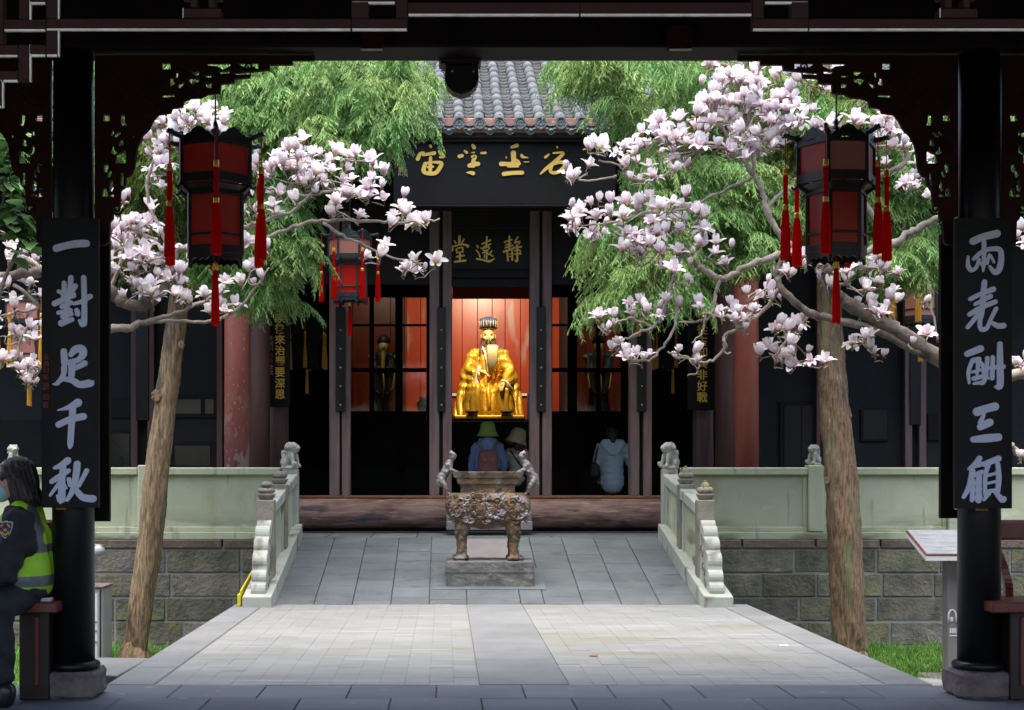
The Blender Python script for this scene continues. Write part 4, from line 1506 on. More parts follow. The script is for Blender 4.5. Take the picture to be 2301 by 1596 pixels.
d2 = hb('window', 226, 298, 895, 940, WY - .025, .06, mt['hallwood'])
d3 = hb('window', 226, 298, 965, 1062, WY - .025, .06, mt['hallwood'])
part('window_pane', MB().box(PX(240, WY), PX(292, WY), WY - .032, WY - .026, PZ(1055, WY), PZ(975, WY)), mt['darkglass'], d3)
for (a, b) in ((294, 309), (331, 346), (487, 500)):
    hb('wing_post', a, b, 420, 1062, WY - .14, .1, mt['browncol'])
hb('batten', 305, 334, 500, 945, WY - .16, .03, mt['lacquer'])
part('wing_wall', MB().box(PX(1648, WY), 14, WY, WY + .2, RZ, 5.6), mt['hallwall'], hall)
dw = hb('doorway', 1752, 1842, 903, 1062, WY - .04, .05, mt['hallwood'])
part('door_leaf', MB().box(PX(1760, WY), PX(1798, WY), WY - .05, WY - .041, PZ(1062, WY), PZ(912, WY), .002), mt['lacquer'], dw)
part('door_leaf', MB().box(PX(1799, WY), PX(1836, WY), WY - .05, WY - .041, PZ(1062, WY), PZ(912, WY), .002), mt['lacquer'], dw)
w4 = hb('window', 1934, 1996, 918, 992, WY - .04, .05, mt['hallwood'])
part('window_pane', MB().box(PX(1939, WY), PX(1991, WY), WY - .045, WY - .0405, PZ(987, WY), PZ(923, WY)), mt['lacquer'], w4)
for (a, b) in ((2034, 2050), (2066, 2082), (1835, 1843)):
    hb('wing_post', a, b, 420, 1062, WY - .14, .1, mt['browncol'] if a < 2000 else mt['post'])
hb('batten', 2045, 2070, 640, 955, WY - .16, .03, mt['lacquer'])
hb('window', 2085, 2140, 930, 990, WY - .04, .05, mt['hallwood'])

# interior shell
part('interior_floor', MB().box(PX(560, HY), PX(1640, HY), HY + .25, 28.2, .40, .46), mt['hallwall'], hall)
part('side_wall', MB().box(PX(330, 26), PX(330, 26) + .2, HY + 1.8, 28.2, .4, 6.2), mt['hallwood'], hall)
part('side_wall', MB().box(PX(1860, 26) - .2, PX(1860, 26), HY + 1.8, 28.2, .4, 6.2), mt['hallwood'], hall)
part('rear_wall', MB().box(-12, 14, 28.2, 28.4, .4, 6.2), mt['hallwood'], hall)
part('ceiling', MB().box(-12, 14, 18.3, 28.4, 5.75, 5.85), mt['hallwood'], hall)

# glazed partition deep in the hall
GY = 24.2
prt = thing('glazed_partition', (PX(1100, GY), GY, .46), 'dark glazed wooden partition deep inside the hall in front of the statues', 'partition')


def gb(name, u0, u1, v0, v1, d=.08, mat=None, dy=0.0, par=None):
    return part(name, MB().box(PX(u0, GY), PX(u1, GY), GY + dy, GY + dy + d, PZ(v1, GY), PZ(v0, GY), .004), mat or mt['hallwood'], par or prt)


gb('head_board', 560, 1016, 420, 640)
gb('head_board', 1191, 1660, 420, 640)
gb('head_board', 1016.2, 1190.8, 420, 628, .08)
gb('red_board', 1016.2, 1190.8, 628.5, 671, .05, mt['shrine'], .03)
gb('door_lintel', 787, 1015.8, 640.4, 668)
gb('door_lintel', 1191.2, 1420, 640.4, 668)
for (a, b) in ((560, 788), (830, 840), (888, 905), (958, 1016), (1191, 1241), (1275, 1297), (1340, 1350), (1396, 1660)):
    gb('stile', a, b, 668.4 if 787 < a < 1400 else 640.5, 946)
for (a, b) in ((788.3, 829.7), (840.3, 887.7), (905.3, 957.7), (1241.3, 1274.7), (1297.3, 1339.7), (1350.3, 1395.7)):
    for (v0, v1) in ((728, 733), (827, 836), (924, 946)):
        gb('glazing_bar', a, b, v0, v1, .06, None, .01)
    for (v0, v1) in ((668.6, 727.8), (733.2, 826.8), (836.2, 923.8)):
        gb('pane', a, b, v0, v1, .004, mt['glass'], .035)
for (a, b) in ((560, 787.8), (788, 895), (895.3, 1015.8), (1191.2, 1290), (1290.3, 1420), (1420.3, 1660)):
    gb('lower_panel', a, b, 946.3, 1180, .06)
    for (v0, v1) in ((960, 1040), (1050, 1120)):
        gb('raised_panel', a + 14, b - 14, v0, v1, .015, mt['hallwall'] if v0 > 1000 else mt['hallwood'], -.015)
for uu in (898, 1290):  # added dividers that keep the centre lamp's light off the outer bays
    xw = PX(uu, 24.4)
    part('light_blocker', MB().box(xw - .02, xw + .02, GY + .1, 27.36, .46, 5.2), mt['hallwood'], prt)
gb('altar_front', 1016.2, 1190.8, 946.4, 1180, .06, mt['hallwood'], .06)

# red boards behind the statues
SY = 27.4
bk = thing('red_backboard', (PX(1100, SY), SY, .46), 'tall red painted board wall behind the golden statue', 'backboard')
u = 700.0
rr = random.Random(8)
while u < 1500:
    w = rr.uniform(28, 46)
    part('plank', MB().box(PX(u, SY) + .004, PX(u + w, SY) - .004, SY + rr.uniform(0, .008), SY + .05, .46, PZ(520, SY), .004), mt['shrine'], bk)
    u += w
part('plank_backing', MB().box(PX(690, SY), PX(1510, SY), SY + .052, SY + .08, .46, PZ(520, SY)), mt['hallwood'], bk)

# shrine spotlights (their glow falls on the statue)
for k, (uu, vv, yy, pw) in enumerate(((1100, 560, 24.6, 50), (840, 560, 24.6, 5), (1350, 560, 24.6, 5))):
    p = P(uu, vv, yy)
    t = thing('shrine_lamp', p, ('warm spotlight above the golden statue', 'warm spotlight above the left side statue behind the partition',
                                 'warm spotlight above the right side statue behind the partition')[k], 'lamp')
    part('lamp_body', MB().lathe([(.05, 0), (.07, .06), (.07, .14), (.03, .16)], p, 16), mt['lamp'], t)
    part('bracket', MB().box(p.x - .02, p.x + .02, GY + .081, p.y, p.z + .165, p.z + .19), mt['lamp'], t)
    ld = bpy.data.lights.new('shrine_light', 'AREA')
    ld.energy = pw
    ld.size = .5
    ld.color = (1.0, .83, .58)
    lo = bpy.data.objects.new('shrine_light', ld)
    COL.objects.link(lo)
    lo.parent = t
    lo.location = (0, .02, -.03)
    lo.rotation_euler = ((Vector((p.x, 27.0, 2.4)) - p).to_track_quat('-Z', 'Y')).to_euler()

# ------------------------------------------------------------------ roof of the hall
EY = 16.62
pitch = math.radians(28)
ez = PZ(274, EY)
roof = part('roof', MB().prism([(EY + .05, ez - .07), (24.5, ez - .07 + (24.5 - EY - .05) * math.tan(pitch)), (24.5, ez - .25 + (24.5 - EY) * math.tan(pitch)), (EY + .3, ez - .25), (EY + .05, ez - .16)],
                               lambda p, t: (-12 + 26 * t, p[0], p[1])), mt['pandark'], hall)
fb = part('fascia_board', MB().box(-12, 14, EY + .0, EY + .045, PZ(297.5, EY), PZ(266, EY), .004), mt['fascia'], hall)
part('fascia_edge', MB().box(-12, 14, EY - .02, EY - .001, PZ(298, EY), PZ(292, EY), .003), mt['fascia'], fb)
part('soffit', MB().prism([(EY + .06, ez - .19), (HY + 1.6, ez + .62), (HY + 1.6, ez + .58), (EY + .06, ez - .215)], lambda p, t: (-12 + 26 * t, p[0], p[1])), mt['hallwood'], hall)

TP = .2345
cb, sb = math.cos(pitch), math.sin(pitch)


def roofp(x, s, h):
    """Point on the slope: s metres up from the eave, h above the boarding."""
    return Vector((x, EY - .02 + s * cb - h * sb, ez - .06 + s * sb + h * cb))


# one cover tile: a tapered half pipe
def half_pipe(L, r0, r1, th, n=9):
    vs, fs = [], []
    for (s, r) in ((0, r0), (L, r1)):
        for rad in (r, r - th):
            for k in range(n):
                a = math.pi * k / (n - 1)
                vs.append((rad * math.cos(a), s * cb - rad * math.sin(a) * sb, s * sb + rad * math.sin(a) * cb))
    for k in range(n - 1):
        fs.append((k, k + 1, 2 * n + k + 1, 2 * n + k))
        fs.append((n + k + 1, n + k, 3 * n + k, 3 * n + k + 1))
        fs.append((k + 1, k, n + k, n + k + 1))
        fs.append((2 * n + k, 2 * n + k + 1, 3 * n + k + 1, 3 * n + k))
    return MB().add(vs, fs, 0, True)


cov = half_pipe(.315, .066, .060, .014).mesh('cover_tile', mt['tile'])
cap = MB()
cap.add([roofp(0, 0, 0) * 0 + Vector((.072 * math.cos(2 * math.pi * k / 20), -.006, .072 * math.sin(2 * math.pi * k / 20))) for k in range(20)]
        + [Vector((.072 * math.cos(2 * math.pi * k / 20), .03, .072 * math.sin(2 * math.pi * k / 20))) for k in range(20)],
        [tuple(range(20))] + [(k, k + 20, (k + 1) % 20 + 20, (k + 1) % 20) for k in range(20)], 0, False)
cap.tube([(.058 * math.cos(2 * math.pi * k / 16), -.008, .058 * math.sin(2 * math.pi * k / 16)) for k in range(17)], .008, 5)
for (dx, dz) in ((-.02, .015), (.02, .015), (0, -.018), (-.03, -.01), (.03, -.01), (0, .03)):
    cap.ell((dx, -.008, dz), (.013, .007, .010), n=8, m=5)
capm = cap.mesh('eave_disc', mt['eave'])
drp = MB()
sc_ = [(-.088, .02)] + [(-.088 + .176 * k / 14, .02 - .004 - .10 * math.sin(math.pi * k / 14) ** .75) for k in range(1, 14)] + [(.088, .02)] \
    + [(.088 - .176 * k / 8, .02 - .032 * math.sin(math.pi * k / 8)) for k in range(1, 8)]
drp.prism(sc_, lambda p, t: (p[0], -.012 + .024 * t + (p[1] - .02) * -.25, p[1]))
drp.ell((0, -.0, -.035), (.03, .02, .022), n=8, m=5)
drp.ell((-.045, -.004, -.02), (.02, .018, .012), n=8, m=5)
drp.ell((.045, -.004, -.02), (.02, .018, .012), n=8, m=5)
drpm = drp.mesh('drip_tile', mt['eave'])

x_ref = PX(986, EY)
NS = 12
far_cov, pans = MB(), MB()
for k in range(-34, 46):
    xr = x_ref + k * TP
    vis = PX(880, EY) < xr < PX(1590, EY)
    for s in range(NS if vis else 24):
        p = roofp(xr, s * .30, .03 + .012)
        p.x += random.uniform(-.004, .004)
        if vis:
            link('cover_tile', cov, roof, p)
        elif s % 1 == 0:
            far_cov.add([Vector(q) + p for q in [v.co for v in cov.vertices]], [tuple(f.vertices) for f in cov.polygons], 0, True)
    if vis:
        o = link('eave_disc', capm, roof, roofp(xr, -.012, .035))
        q = roofp(xr, .12, .105)
        part('tile_nail', MB().ell(q, .014, n=8, m=5), mt['eave'], o)
        link('drip_tile', drpm, roof, roofp(xr + TP / 2, -.03, .0))
    # stacked pan tiles between the covers, each with its pale lower edge
    ns = 22 if vis else 36
    st = .17 if vis else .2
    for s in range(ns):
        a = random.uniform(-.003, .003)
        n = 5
        vs = []
        for (ds, hh) in ((0, .050 + a), (0, .028 + a), (st * 1.15, .022 + a)):
            for j in range(n):
                t = -1 + 2 * j / (n - 1)
                vs.append(roofp(xr + TP / 2 + t * .082, s * st + ds - (.012 * (1 - t * t)), hh - .026 * (1 - t * t) + .008))
        pans.add(vs, [(j, j + 1, n + j + 1, n + j) for j in range(n - 1)], 0)
        pans.add(vs[:n] + vs[2 * n:], [(j + 1, j, n + j, n + j + 1) for j in range(n - 1)], 1)
o = part('far_cover_tiles', far_cov, mt['tile'], roof)
o['kind'] = 'stuff'
o = part('pan_tiles', pans, [mt['pan'], mt['pandark']], roof)
o['kind'] = 'stuff'
# wire stretched before the roof
tag(part('wire', MB().tube([P(870, 213, 16.4), P(1100, 217, 16.4), P(1600, 216, 16.4)], .004, 5), mt['plate']), 'thin pale wire stretched across the tiled roof', 'wire')

# ------------------------------------------------------------------ name boards and couplets of the hall
NY = 16.74
t = thing('name_board', P(1128, 460, NY), 'long black name board under the hall eave with four gold brush characters', 'name board')
part('board', MB().box(PX(884, NY), PX(1384, NY), NY, NY + .06, PZ(460, NY), PZ(305, NY), .008), mt['board'], t)
part('frame_rail', MB().box(PX(880, NY), PX(1388, NY), NY - .02, NY + .065, PZ(465, NY), PZ(460.5, NY), .004).box(PX(880, NY), PX(1388, NY), NY - .02, NY + .065, PZ(304.5, NY), PZ(300, NY), .004), mt['hallwood'], t)
E_ = (1480, 520, 760 / 2301)
zhou = [[(406, 82, 32), (412, 96, 26)], [(262, 232, 46), (290, 175, 42), (330, 158, 26)], [(325, 185, 32), (450, 165, 44)], [(508, 150, 34), (535, 178, 46), (560, 205, 30), (515, 212, 24)],
        [(408, 218, 36), (405, 300, 44), (402, 392, 40)], [(348, 285, 44), (328, 360, 50), (360, 392, 44), (460, 392, 46), (510, 335, 48), (528, 278, 44), (440, 268, 26)],
        [(350, 290, 30), (400, 265, 24)], [(375, 325, 26), (435, 320, 28)]]
yu = [[(888, 78, 36), (902, 102, 44)], [(735, 202, 44), (765, 194, 40)], [(795, 140, 24), (818, 158, 34)], [(985, 165, 26), (1032, 162, 28)], [(875, 160, 14), (905, 157, 16)],
      [(880, 205, 30), (915, 205, 40), (895, 245, 44), (890, 290, 46)], [(845, 305, 40), (900, 290, 52), (948, 288, 48)], [(842, 322, 16), (905, 322, 16)], [(818, 385, 10), (865, 388, 38), (892, 395, 44)]]
chui = [[(1328, 98, 30), (1388, 78, 46)], [(1348, 165, 60), (1350, 240, 52), (1348, 305, 50)], [(1210, 288, 52), (1300, 288, 44), (1410, 284, 46)], [(1285, 318, 22), (1400, 316, 24)],
        [(1442, 190, 32), (1455, 208, 30), (1515, 218, 8)], [(1470, 265, 9), (1522, 266, 10)], [(1266, 210, 14), (1268, 218, 14)], [(1380, 240, 26), (1405, 255, 26)], [(1240, 402, 48), (1345, 390, 44), (1448, 388, 46)]]
ming = [[(1842, 92, 18), (1846, 100, 22)], [(1712, 212, 32), (1750, 180, 20)], [(1802, 165, 20), (1915, 162, 30), (1862, 225, 42), (1800, 282, 48), (1715, 345, 36), (1655, 402, 16)],
        [(1785, 300, 40), (1768, 362, 38), (1795, 388, 38), (1860, 378, 40), (1925, 325, 48), (1932, 282, 44), (1878, 268, 38), (1810, 290, 26)]]


def flatmap(o, y):
    return lambda x, yy, d: P((o[0] + x * o[2]) * .59922, (o[1] + yy * o[2]) * .59922, y - .001 - d)


for chs in (zhou, yu, chui, ming):
    brush(chs, flatmap(E_, NY), 'letter', mt['gold'], t, .014)
glyph('上', P(902.5, 372, NY - .006), .075, mt['gold'], t, .0, .01)
glyph('烈', P(902.5, 387, NY - .006), .09, mt['golddim'], t, .0, .01)

QY = HY + .01
t = thing('name_board', P(1102, 625, QY), 'small black name board above the central door with three gold characters', 'name board')
part('board', MB().box(PX(1015.5, QY), PX(1189.5, QY), QY, QY + .05, PZ(606, QY), PZ(516, QY), .004), mt['board'], t)
part('carved_frame', MB().box(PX(1015.5, QY), PX(1189.5, QY), QY - .02, QY + .055, PZ(515.7, QY), PZ(476, QY), .01), mt['hallwood'], t)
part('carved_frame', MB().box(PX(1015.5, QY), PX(1189.5, QY), QY - .02, QY + .055, PZ(624.5, QY), PZ(606.3, QY), .01), mt['hallwood'], t)
mb = MB()
for (vc) in (511, 613):
    pts = [P(1018 + 168 * k / 40, vc + 1.6 * math.sin(k * 1.9) + 1.2 * math.sin(k * .7), QY - .022) for k in range(41)]
    mb.tube(pts, .007, 5)
o = part('carving', mb, mt['hallwall'], t)
o['kind'] = 'stuff'
F_ = (1620, 780, 420 / 2301)
tang = [[(565, 585, 52), (560, 710, 50)], [(462, 680, 30), (490, 725, 34)], [(655, 645, 34), (610, 725, 26)], [(428, 785, 34), (420, 885, 26)], [(440, 795, 30), (600, 748, 36), (690, 762, 44), (735, 785, 66)],
        [(500, 850, 34), (515, 925, 30)], [(500, 842, 26), (620, 812, 32), (630, 895, 32)], [(515, 920, 26), (640, 902, 26)], [(510, 1002, 34), (662, 976, 34)], [(575, 935, 44), (575, 1085, 44)], [(468, 1108, 40), (690, 1082, 46)]]
yuan = [[(928, 770, 32), (942, 812, 36)], [(908, 870, 24), (960, 930, 32), (988, 1015, 26)], [(918, 1045, 34), (1050, 1070, 42), (1180, 1096, 48), (1285, 1038, 18)], [(1128, 595, 36), (1118, 765, 40)],
        [(1030, 742, 32), (1120, 700, 34), (1202, 662, 36)], [(1062, 802, 30), (1202, 742, 36)], [(1010, 828, 36), (1045, 836, 30)], [(1045, 832, 28), (1172, 800, 30), (1150, 862, 26), (1055, 872, 28)],
        [(1045, 925, 34), (1135, 895, 34)], [(1128, 880, 40), (1122, 1045, 36)], [(1082, 960, 30), (1078, 1020, 28)], [(1232, 882, 30), (1160, 962, 22)], [(1150, 930, 26), (1248, 992, 32)]]
jing = [[(1590, 585, 38), (1586, 835, 36)], [(1492, 702, 30), (1642, 652, 34)], [(1512, 762, 28), (1622, 730, 28)], [(1502, 822, 32), (1662, 772, 34)], [(1474, 902, 44), (1682, 828, 34)],
        [(1545, 905, 34), (1560, 1082, 34)], [(1562, 882, 26), (1640, 872, 34), (1650, 1070, 38)], [(1582, 950, 18), (1640, 945, 18)], [(1582, 1000, 18), (1642, 995, 18)],
        [(1762, 602, 36), (1700, 705, 28)], [(1700, 722, 28), (1802, 690, 34), (1782, 745, 28)], [(1672, 822, 32), (1832, 800, 40)], [(1690, 880, 26), (1802, 868, 32), (1812, 945, 30)],
        [(1690, 952, 28), (1822, 940, 40)], [(1745, 765, 38), (1750, 1085, 44), (1702, 1072, 20)]]
for chs in (tang, yuan, jing):
    brush(chs, flatmap(F_, QY), 'letter', mt['gold'], t, .012)


def long_board(u0, u1, v0, v1, y, text, uc, vlast, step, label, small):
    t = thing('couplet_board', P((u0 + u1) / 2, v1, y), label, 'couplet board', 'couplet boards on the hall columns')
    part('board', MB().box(PX(u0, y), PX(u1, y), y, y + .04, PZ(v1, y), PZ(v0, y), .006), mt['board'], t)
    n = len(text)
    for i, ch in enumerate(text):
        glyph(ch, P(uc, vlast - (n - 1 - i) * step, y - .006), step * .96 / F * y, mt['gold'], t, .002, .01)
    for ch, u, v, hp, m in small:
        glyph(ch, P(u, v, y - .004), hp / F * y, m, t, 0, .006)


long_board(600, 652, 505, 915, 18.42, '不審勢即寬嚴皆誤後來治蜀要深思', 629, 886, 24.6, 'black couplet board on the left hall column with a column of gold characters',
           [('者', 608, 760, 12, mt['golddim']), ('劍', 608, 772, 12, mt['golddim']), ('川', 608, 783, 11, mt['golddim']), ('趙', 608, 798, 12, mt['redink']), ('藩', 608, 811, 12, mt['redink']),
            ('敬', 608, 825, 12, mt['golddim']), ('撰', 608, 838, 12, mt['golddim'])])
long_board(1545, 1606, 505, 922, 18.42, '能攻心則反側自消從古知兵非好戰', 1578, 893, 25.4, 'black couplet board on the right hall column with a column of gold characters', [])


# ------------------------------------------------------------------ palace lanterns
def tassel(mb_red, mb_gold, p, L, r, low=None):
    """Silk tassel hanging from p: gold band, thin neck, gold band, full skirt."""
    x, y, z = p
    n = 22
    double = low is not None
    k = .34 if double else .0

    def skirt(z0, z1, r0, r1):
        vs, fs = [], []
        prof = [(r0 * .8, z0), (r0, z0 - (z0 - z1) * .12), (r1 * .95, z0 - (z0 - z1) * .5), (r1, z1 + .006)]
        for (rr_, zz) in prof:
            for j in range(n):
                a = 2 * math.pi * j / n
                q = rr_ * (1 + (.16 if j % 2 else -.14))
                vs.append((x + q * math.cos(a), y + q * math.sin(a), zz + (random.uniform(-.006, .008) if zz < z1 + .01 else 0)))
        for i in range(len(prof) - 1):
            for j in range(n):
                a, b = i * n + j, i * n + (j + 1) % n
                fs.append((a, b, b + n, a + n))
        fs.append(tuple(range((len(prof) - 1) * n, len(prof) * n)))
        mb_red.add(vs, fs, 0, False)
    mb_gold.lathe([(r * .45, .0), (r * .52, -.006), (r * .45, -.012), (r * .52, -.022), (r * .52, -.034), (r * .42, -.04)], p, 12)
    if double:
        zm = z - .04 - L * k
        skirt(z - .036, zm, r * .42, r * .36)
        low.lathe([(r * .5, .012), (r * .58, .004), (r * .5, -.004), (r * .58, -.012), (r * .5, -.02)], (x, y, zm), 12)
        skirt(zm - .012, z - L, r * .55, r * .8)
    else:
        skirt(z - .036, z - L, r * .42, r * .62)


def lantern(name, p, label, group, rotz, S=1.0, frame='lanternwood', up='red', low='red', silk='tassel', cord=.3, with_tassels=True):
    """Hexagonal palace lantern; p is the centre of its upper ring, built round the origin and then placed."""
    t = thing(name, (0, 0, 0), label, 'lantern', group)
    fm = mt[frame]
    R1, R2 = .222, .170
    zt, zm, zb = .0, -.235, -.645        # top of upper box, belt, bottom
    hexv = [(math.cos(math.pi / 3 * k), math.sin(math.pi / 3 * k)) for k in range(6)]

    def hp(k, R, z):
        return Vector((hexv[k % 6][0] * R, hexv[k % 6][1] * R, z))
    # posts and rails
    fr = MB()
    for k in range(6):
        fr.bar(hp(k, R1, zm - .02), hp(k, R1, zt + .045), .020, .020, .003)
        fr.bar(hp(k, R2, zb), hp(k, R2, zm - .045), .020, .020, .003)
        for (R, z, h) in ((R1, zm + .018, .05), (R1, zt - .02, .022), (R2, zb + .03, .045), (R2, zm - .055, .03), (R2, zb + .115, .014)):
            fr.bar(hp(k, R, z), hp(k + 1, R, z), .018 if h > .02 else .012, h, .002)
        fr.bar(hp(k, R1, zm - .01), hp(k, R2, zm - .05), .03, .03, .004)
    fr.lathe([(R1 * .98, zm - .012), (R1 * .98, zm - .02), (R2 * 1.0, zm - .05), (R2 * .9, zm - .05)], (0, 0, 0), 6, smooth=False)
    part('frame', fr, fm, t)
    for k in range(6):
        a1, b1 = hp(k, R1, 0), hp(k + 1, R1, 0)
        d = (b1 - a1)
        nrm = Vector((d.y, -d.x, 0)).normalized()
        if nrm.dot(a1 + b1) < 0:
            nrm = -nrm
        # arched valance crowning each side
        prof = [(.03, .0), (.10, .012), (.17, .03), (.27, .034), (.35, .055), (.42, .06), (.5, .07), (.58, .06), (.65, .055), (.73, .034), (.83, .03), (.90, .012), (.97, .0),
                (.92, -.035), (.8, -.018), (.65, -.004), (.5, .0), (.35, -.004), (.2, -.018), (.08, -.035)]
        part('crest', MB().prism(prof, lambda q, s, a1=a1, d=d, nrm=nrm: a1 + d * q[0] + Vector((0, 0, zt + q[1])) + nrm * (.007 - .014 * s)), fm, t)
        for (R, z0, z1, key, nm) in ((R1, zm + .045, zt - .028, up, 'upper_panel'), (R2, zb + .054, zm - .072, low, 'lower_panel')):
            a, b = hp(k, R * .985, 0), hp(k + 1, R * .985, 0)
            e = (b - a)
            q = [a + e * .05 + Vector((0, 0, z0)), a + e * .95 + Vector((0, 0, z0)), a + e * .95 + Vector((0, 0, z1)), a + e * .05 + Vector((0, 0, z1))]
            mb = MB().prism([0, 1, 2, 3], lambda i, s, q=q, nrm=nrm: q[i] - nrm * (.003 * s))
            part(nm, mb, mt[key if not isinstance(key, (list, tuple)) else key[k]], t)
        # small hanging fretwork below each side and feet
        a, b = hp(k, R2, zb), hp(k + 1, R2, zb)
        e = b - a
        dp = [(.02, .01), (.98, .01), (.98, -.05), (.93, -.055), (.88, -.03), (.75, -.02), (.62, -.035), (.5, -.02), (.38, -.035), (.25, -.02), (.12, -.03), (.07, -.055), (.02, -.05)]
        part('lower_fringe', MB().prism(dp, lambda q, s, a=a, e=e, nrm=nrm: a + e * q[0] + Vector((0, 0, q[1])) + nrm * (.005 - .01 * s)), fm, t)
        # curled dragon-head arm that carries a tassel
        o = hexv[k]
        arm = MB()
        arm.tube([Vector((o[0] * r, o[1] * r, z)) for r, z in ((R1, zt + .02), (R1 + .03, zt + .024), (R1 + .06, zt + .032), (R1 + .085, zt + .045))], [.016, .017, .014, .010], 8)
        arm.tube([Vector((o[0] * r, o[1] * r, z)) for r, z in ((R1 + .055, zt + .045), (R1 + .075, zt + .03), (R1 + .095, zt + .028))], [.012, .010, .005], 8)
        hook = MB()
        hook.tube([Vector((o[0] * r, o[1] * r, z)) for r, z in ((R1, zm), (R1 + .015, zm - .03), (R1 + .03, zm - .035), (R1 + .04, zm - .02))], [.009, .010, .009, .005], 6)
        arm.bar(hp(k, R1 * .2, zt + .06), hp(k, R1, zt + .015), .016, .02, .002)
        part('arm', arm, fm, t)
        part('corner_hook', hook, fm, t)
        if with_tassels:
            rd, gd = MB(), MB()
            tp = Vector((o[0] * (R1 + .075), o[1] * (R1 + .075), zt - .15))
            gdl = MB()
            tassel(rd, gd, tp, .53, .032, gdl)
            gd2 = MB().tube([tp + Vector((0, 0, .18)), tp], .003, 5)
            ts = part('tassel', rd, mt[silk], t)
            part('tassel_band', gd, mt['tasselgold'], ts)
            part('tassel_band', gdl, mt['tasselgold'], ts)
            part('cord', gd2, mt[silk], ts)
    # hub, cord and the long bottom tassel
    hub = MB().lathe([(.02, .04), (.035, .06), (.03, .085), (.012, .095), (.014, .12), (.008, .14)], (0, 0, zt), 14)
    part('hub', hub, fm, t)
    part('hanging_cord', MB().tube([(0, 0, zt + .13), (0, 0, zt + .13 + cord)], .005, 6), fm, t)
    rd, gd = MB(), MB()
    if with_tassels:
        rd2 = MB().tube([(0, 0, zb + .03), (0, 0, zb - .04)], .004, 5)
        tassel(rd, gd, Vector((0, 0, zb - .035)), .36, .034)
        ts = part('tassel', rd, mt[silk], t)
        part('tassel_band', gd, mt['tasselgold'], ts)
        part('cord', rd2, mt[silk], ts)
        part('plank', MB().bar((-R2 * .8, 0, zb + .03), (R2 * .8, 0, zb + .03), .03, .014), fm, t)
    t.location = p
    t.rotation_euler = (0, 0, rotz)
    t.scale = (S, S, S)
    WL[t.name] = Vector(p)
    return t


lg = 'palace lanterns hanging from the eaves'
LY1 = 8.78
lantern('palace_lantern', P(484, 326, LY1), 'black framed palace lantern with dark red silk hanging from the left carved bracket', lg, math.radians(-8 + 60 * .5 + 18), 1.06, cord=.3)
lantern('palace_lantern', P(1879, 322, LY1), 'black framed palace lantern with pinkish reflections on upper panels hanging from the right carved bracket', lg, math.radians(4 + 60), 1.06,
        up=['red', 'pink', 'red', 'pink', 'red', 'pink'], cord=.3)  # pink panels carry a reflection in their colour
HL = 17.0
lantern('palace_lantern', P(786, 534, HL), 'blue black framed lantern with daylit red silk hanging left of the hall door', lg, math.radians(0), 1.12, 'lanternblue', 'pink', 'redhot', cord=1.1)
lantern('palace_lantern', P(1436, 534, HL), 'daylit red lantern half hidden by cypress sprays right of the hall door', lg, math.radians(0), 1.12, 'lanternblue', 'pink', 'redhot', cord=1.1)
lantern('palace_lantern', P(2068, 576, HL), 'pink lantern with yellow tassels in front of the right wing of the hall', lg, math.radians(8), 1.2, 'lanternwood', 'pink', 'pink', 'tassel_y', cord=1.3)
lantern('palace_lantern', P(66, 676, HL), 'pink lantern with yellow tassels in front of the left wing of the hall', lg, math.radians(8), 1.2, 'lanternwood', 'pink', 'pink', 'tassel_y', cord=1.9)
lantern('palace_lantern', P(690, 726, 19.0), 'dark lantern with yellow tassels in the porch beside the left hall couplet board', lg, math.radians(30), .9, 'hallwood', 'hallwood', 'hallwood', 'tassel_y', cord=2.2)  # porch shade is put into the near-black frames and panels of both
lantern('palace_lantern', P(1512, 726, 19.0), 'dark lantern with yellow tassels in the porch beside the right hall couplet board', lg, math.radians(30), .9, 'hallwood', 'hallwood', 'hallwood', 'tassel_y', cord=2.2)


# ------------------------------------------------------------------ bronze incense burner on its plinth
BYc = 14.62
bz = ramp_z(14.35)
S_ = F / 14.35                    # survey pixels per metre at its front


def bx_(u):
    return PX(u, 14.35)


def bzv(v):
    return PZ(v, 14.35)


bur = thing('incense_burner', (PX(1097, 14.35), BYc, bz), 'rusty four legged bronze incense burner with two climbing figures as handles on a mossy plinth', 'incense burner')
cx = PX(1097, 14.35)
dpt = .27                         # half depth of the body
pl = part('plinth', MB().box(bx_(1003), bx_(1200), BYc - .30, BYc + .34, bz - .12, bzv(1261), .012), mt['plinth'], bur)
sb_ = pl.modifiers.new('sub', 'SUBSURF')
sb_.subdivision_type = 'SIMPLE'
sb_.levels = sb_.render_levels = 5
dm = pl.modifiers.new('rough', 'DISPLACE')
dm.texture = bpy.data.textures['stone_rough']
dm.strength = .022
dm.texture_coords = 'GLOBAL'
part('plinth_joint', MB().box(bx_(1003) - .006, bx_(1200) + .006, BYc - .306, BYc - .29, bzv(1285) - .004, bzv(1285) + .004), mt['joint'], bur)


def rr_ring(hx, hy, r, n=6):
    out = []
    for (sx, sy, a0) in ((1, 1, 0), (-1, 1, math.pi / 2), (-1, -1, math.pi), (1, -1, 1.5 * math.pi)):
        for k in range(n):
            a = a0 + math.pi / 2 * k / (n - 1)
            out.append((sx * (hx - r) + r * math.cos(a), sy * (hy - r) + r * math.sin(a)))
    return out


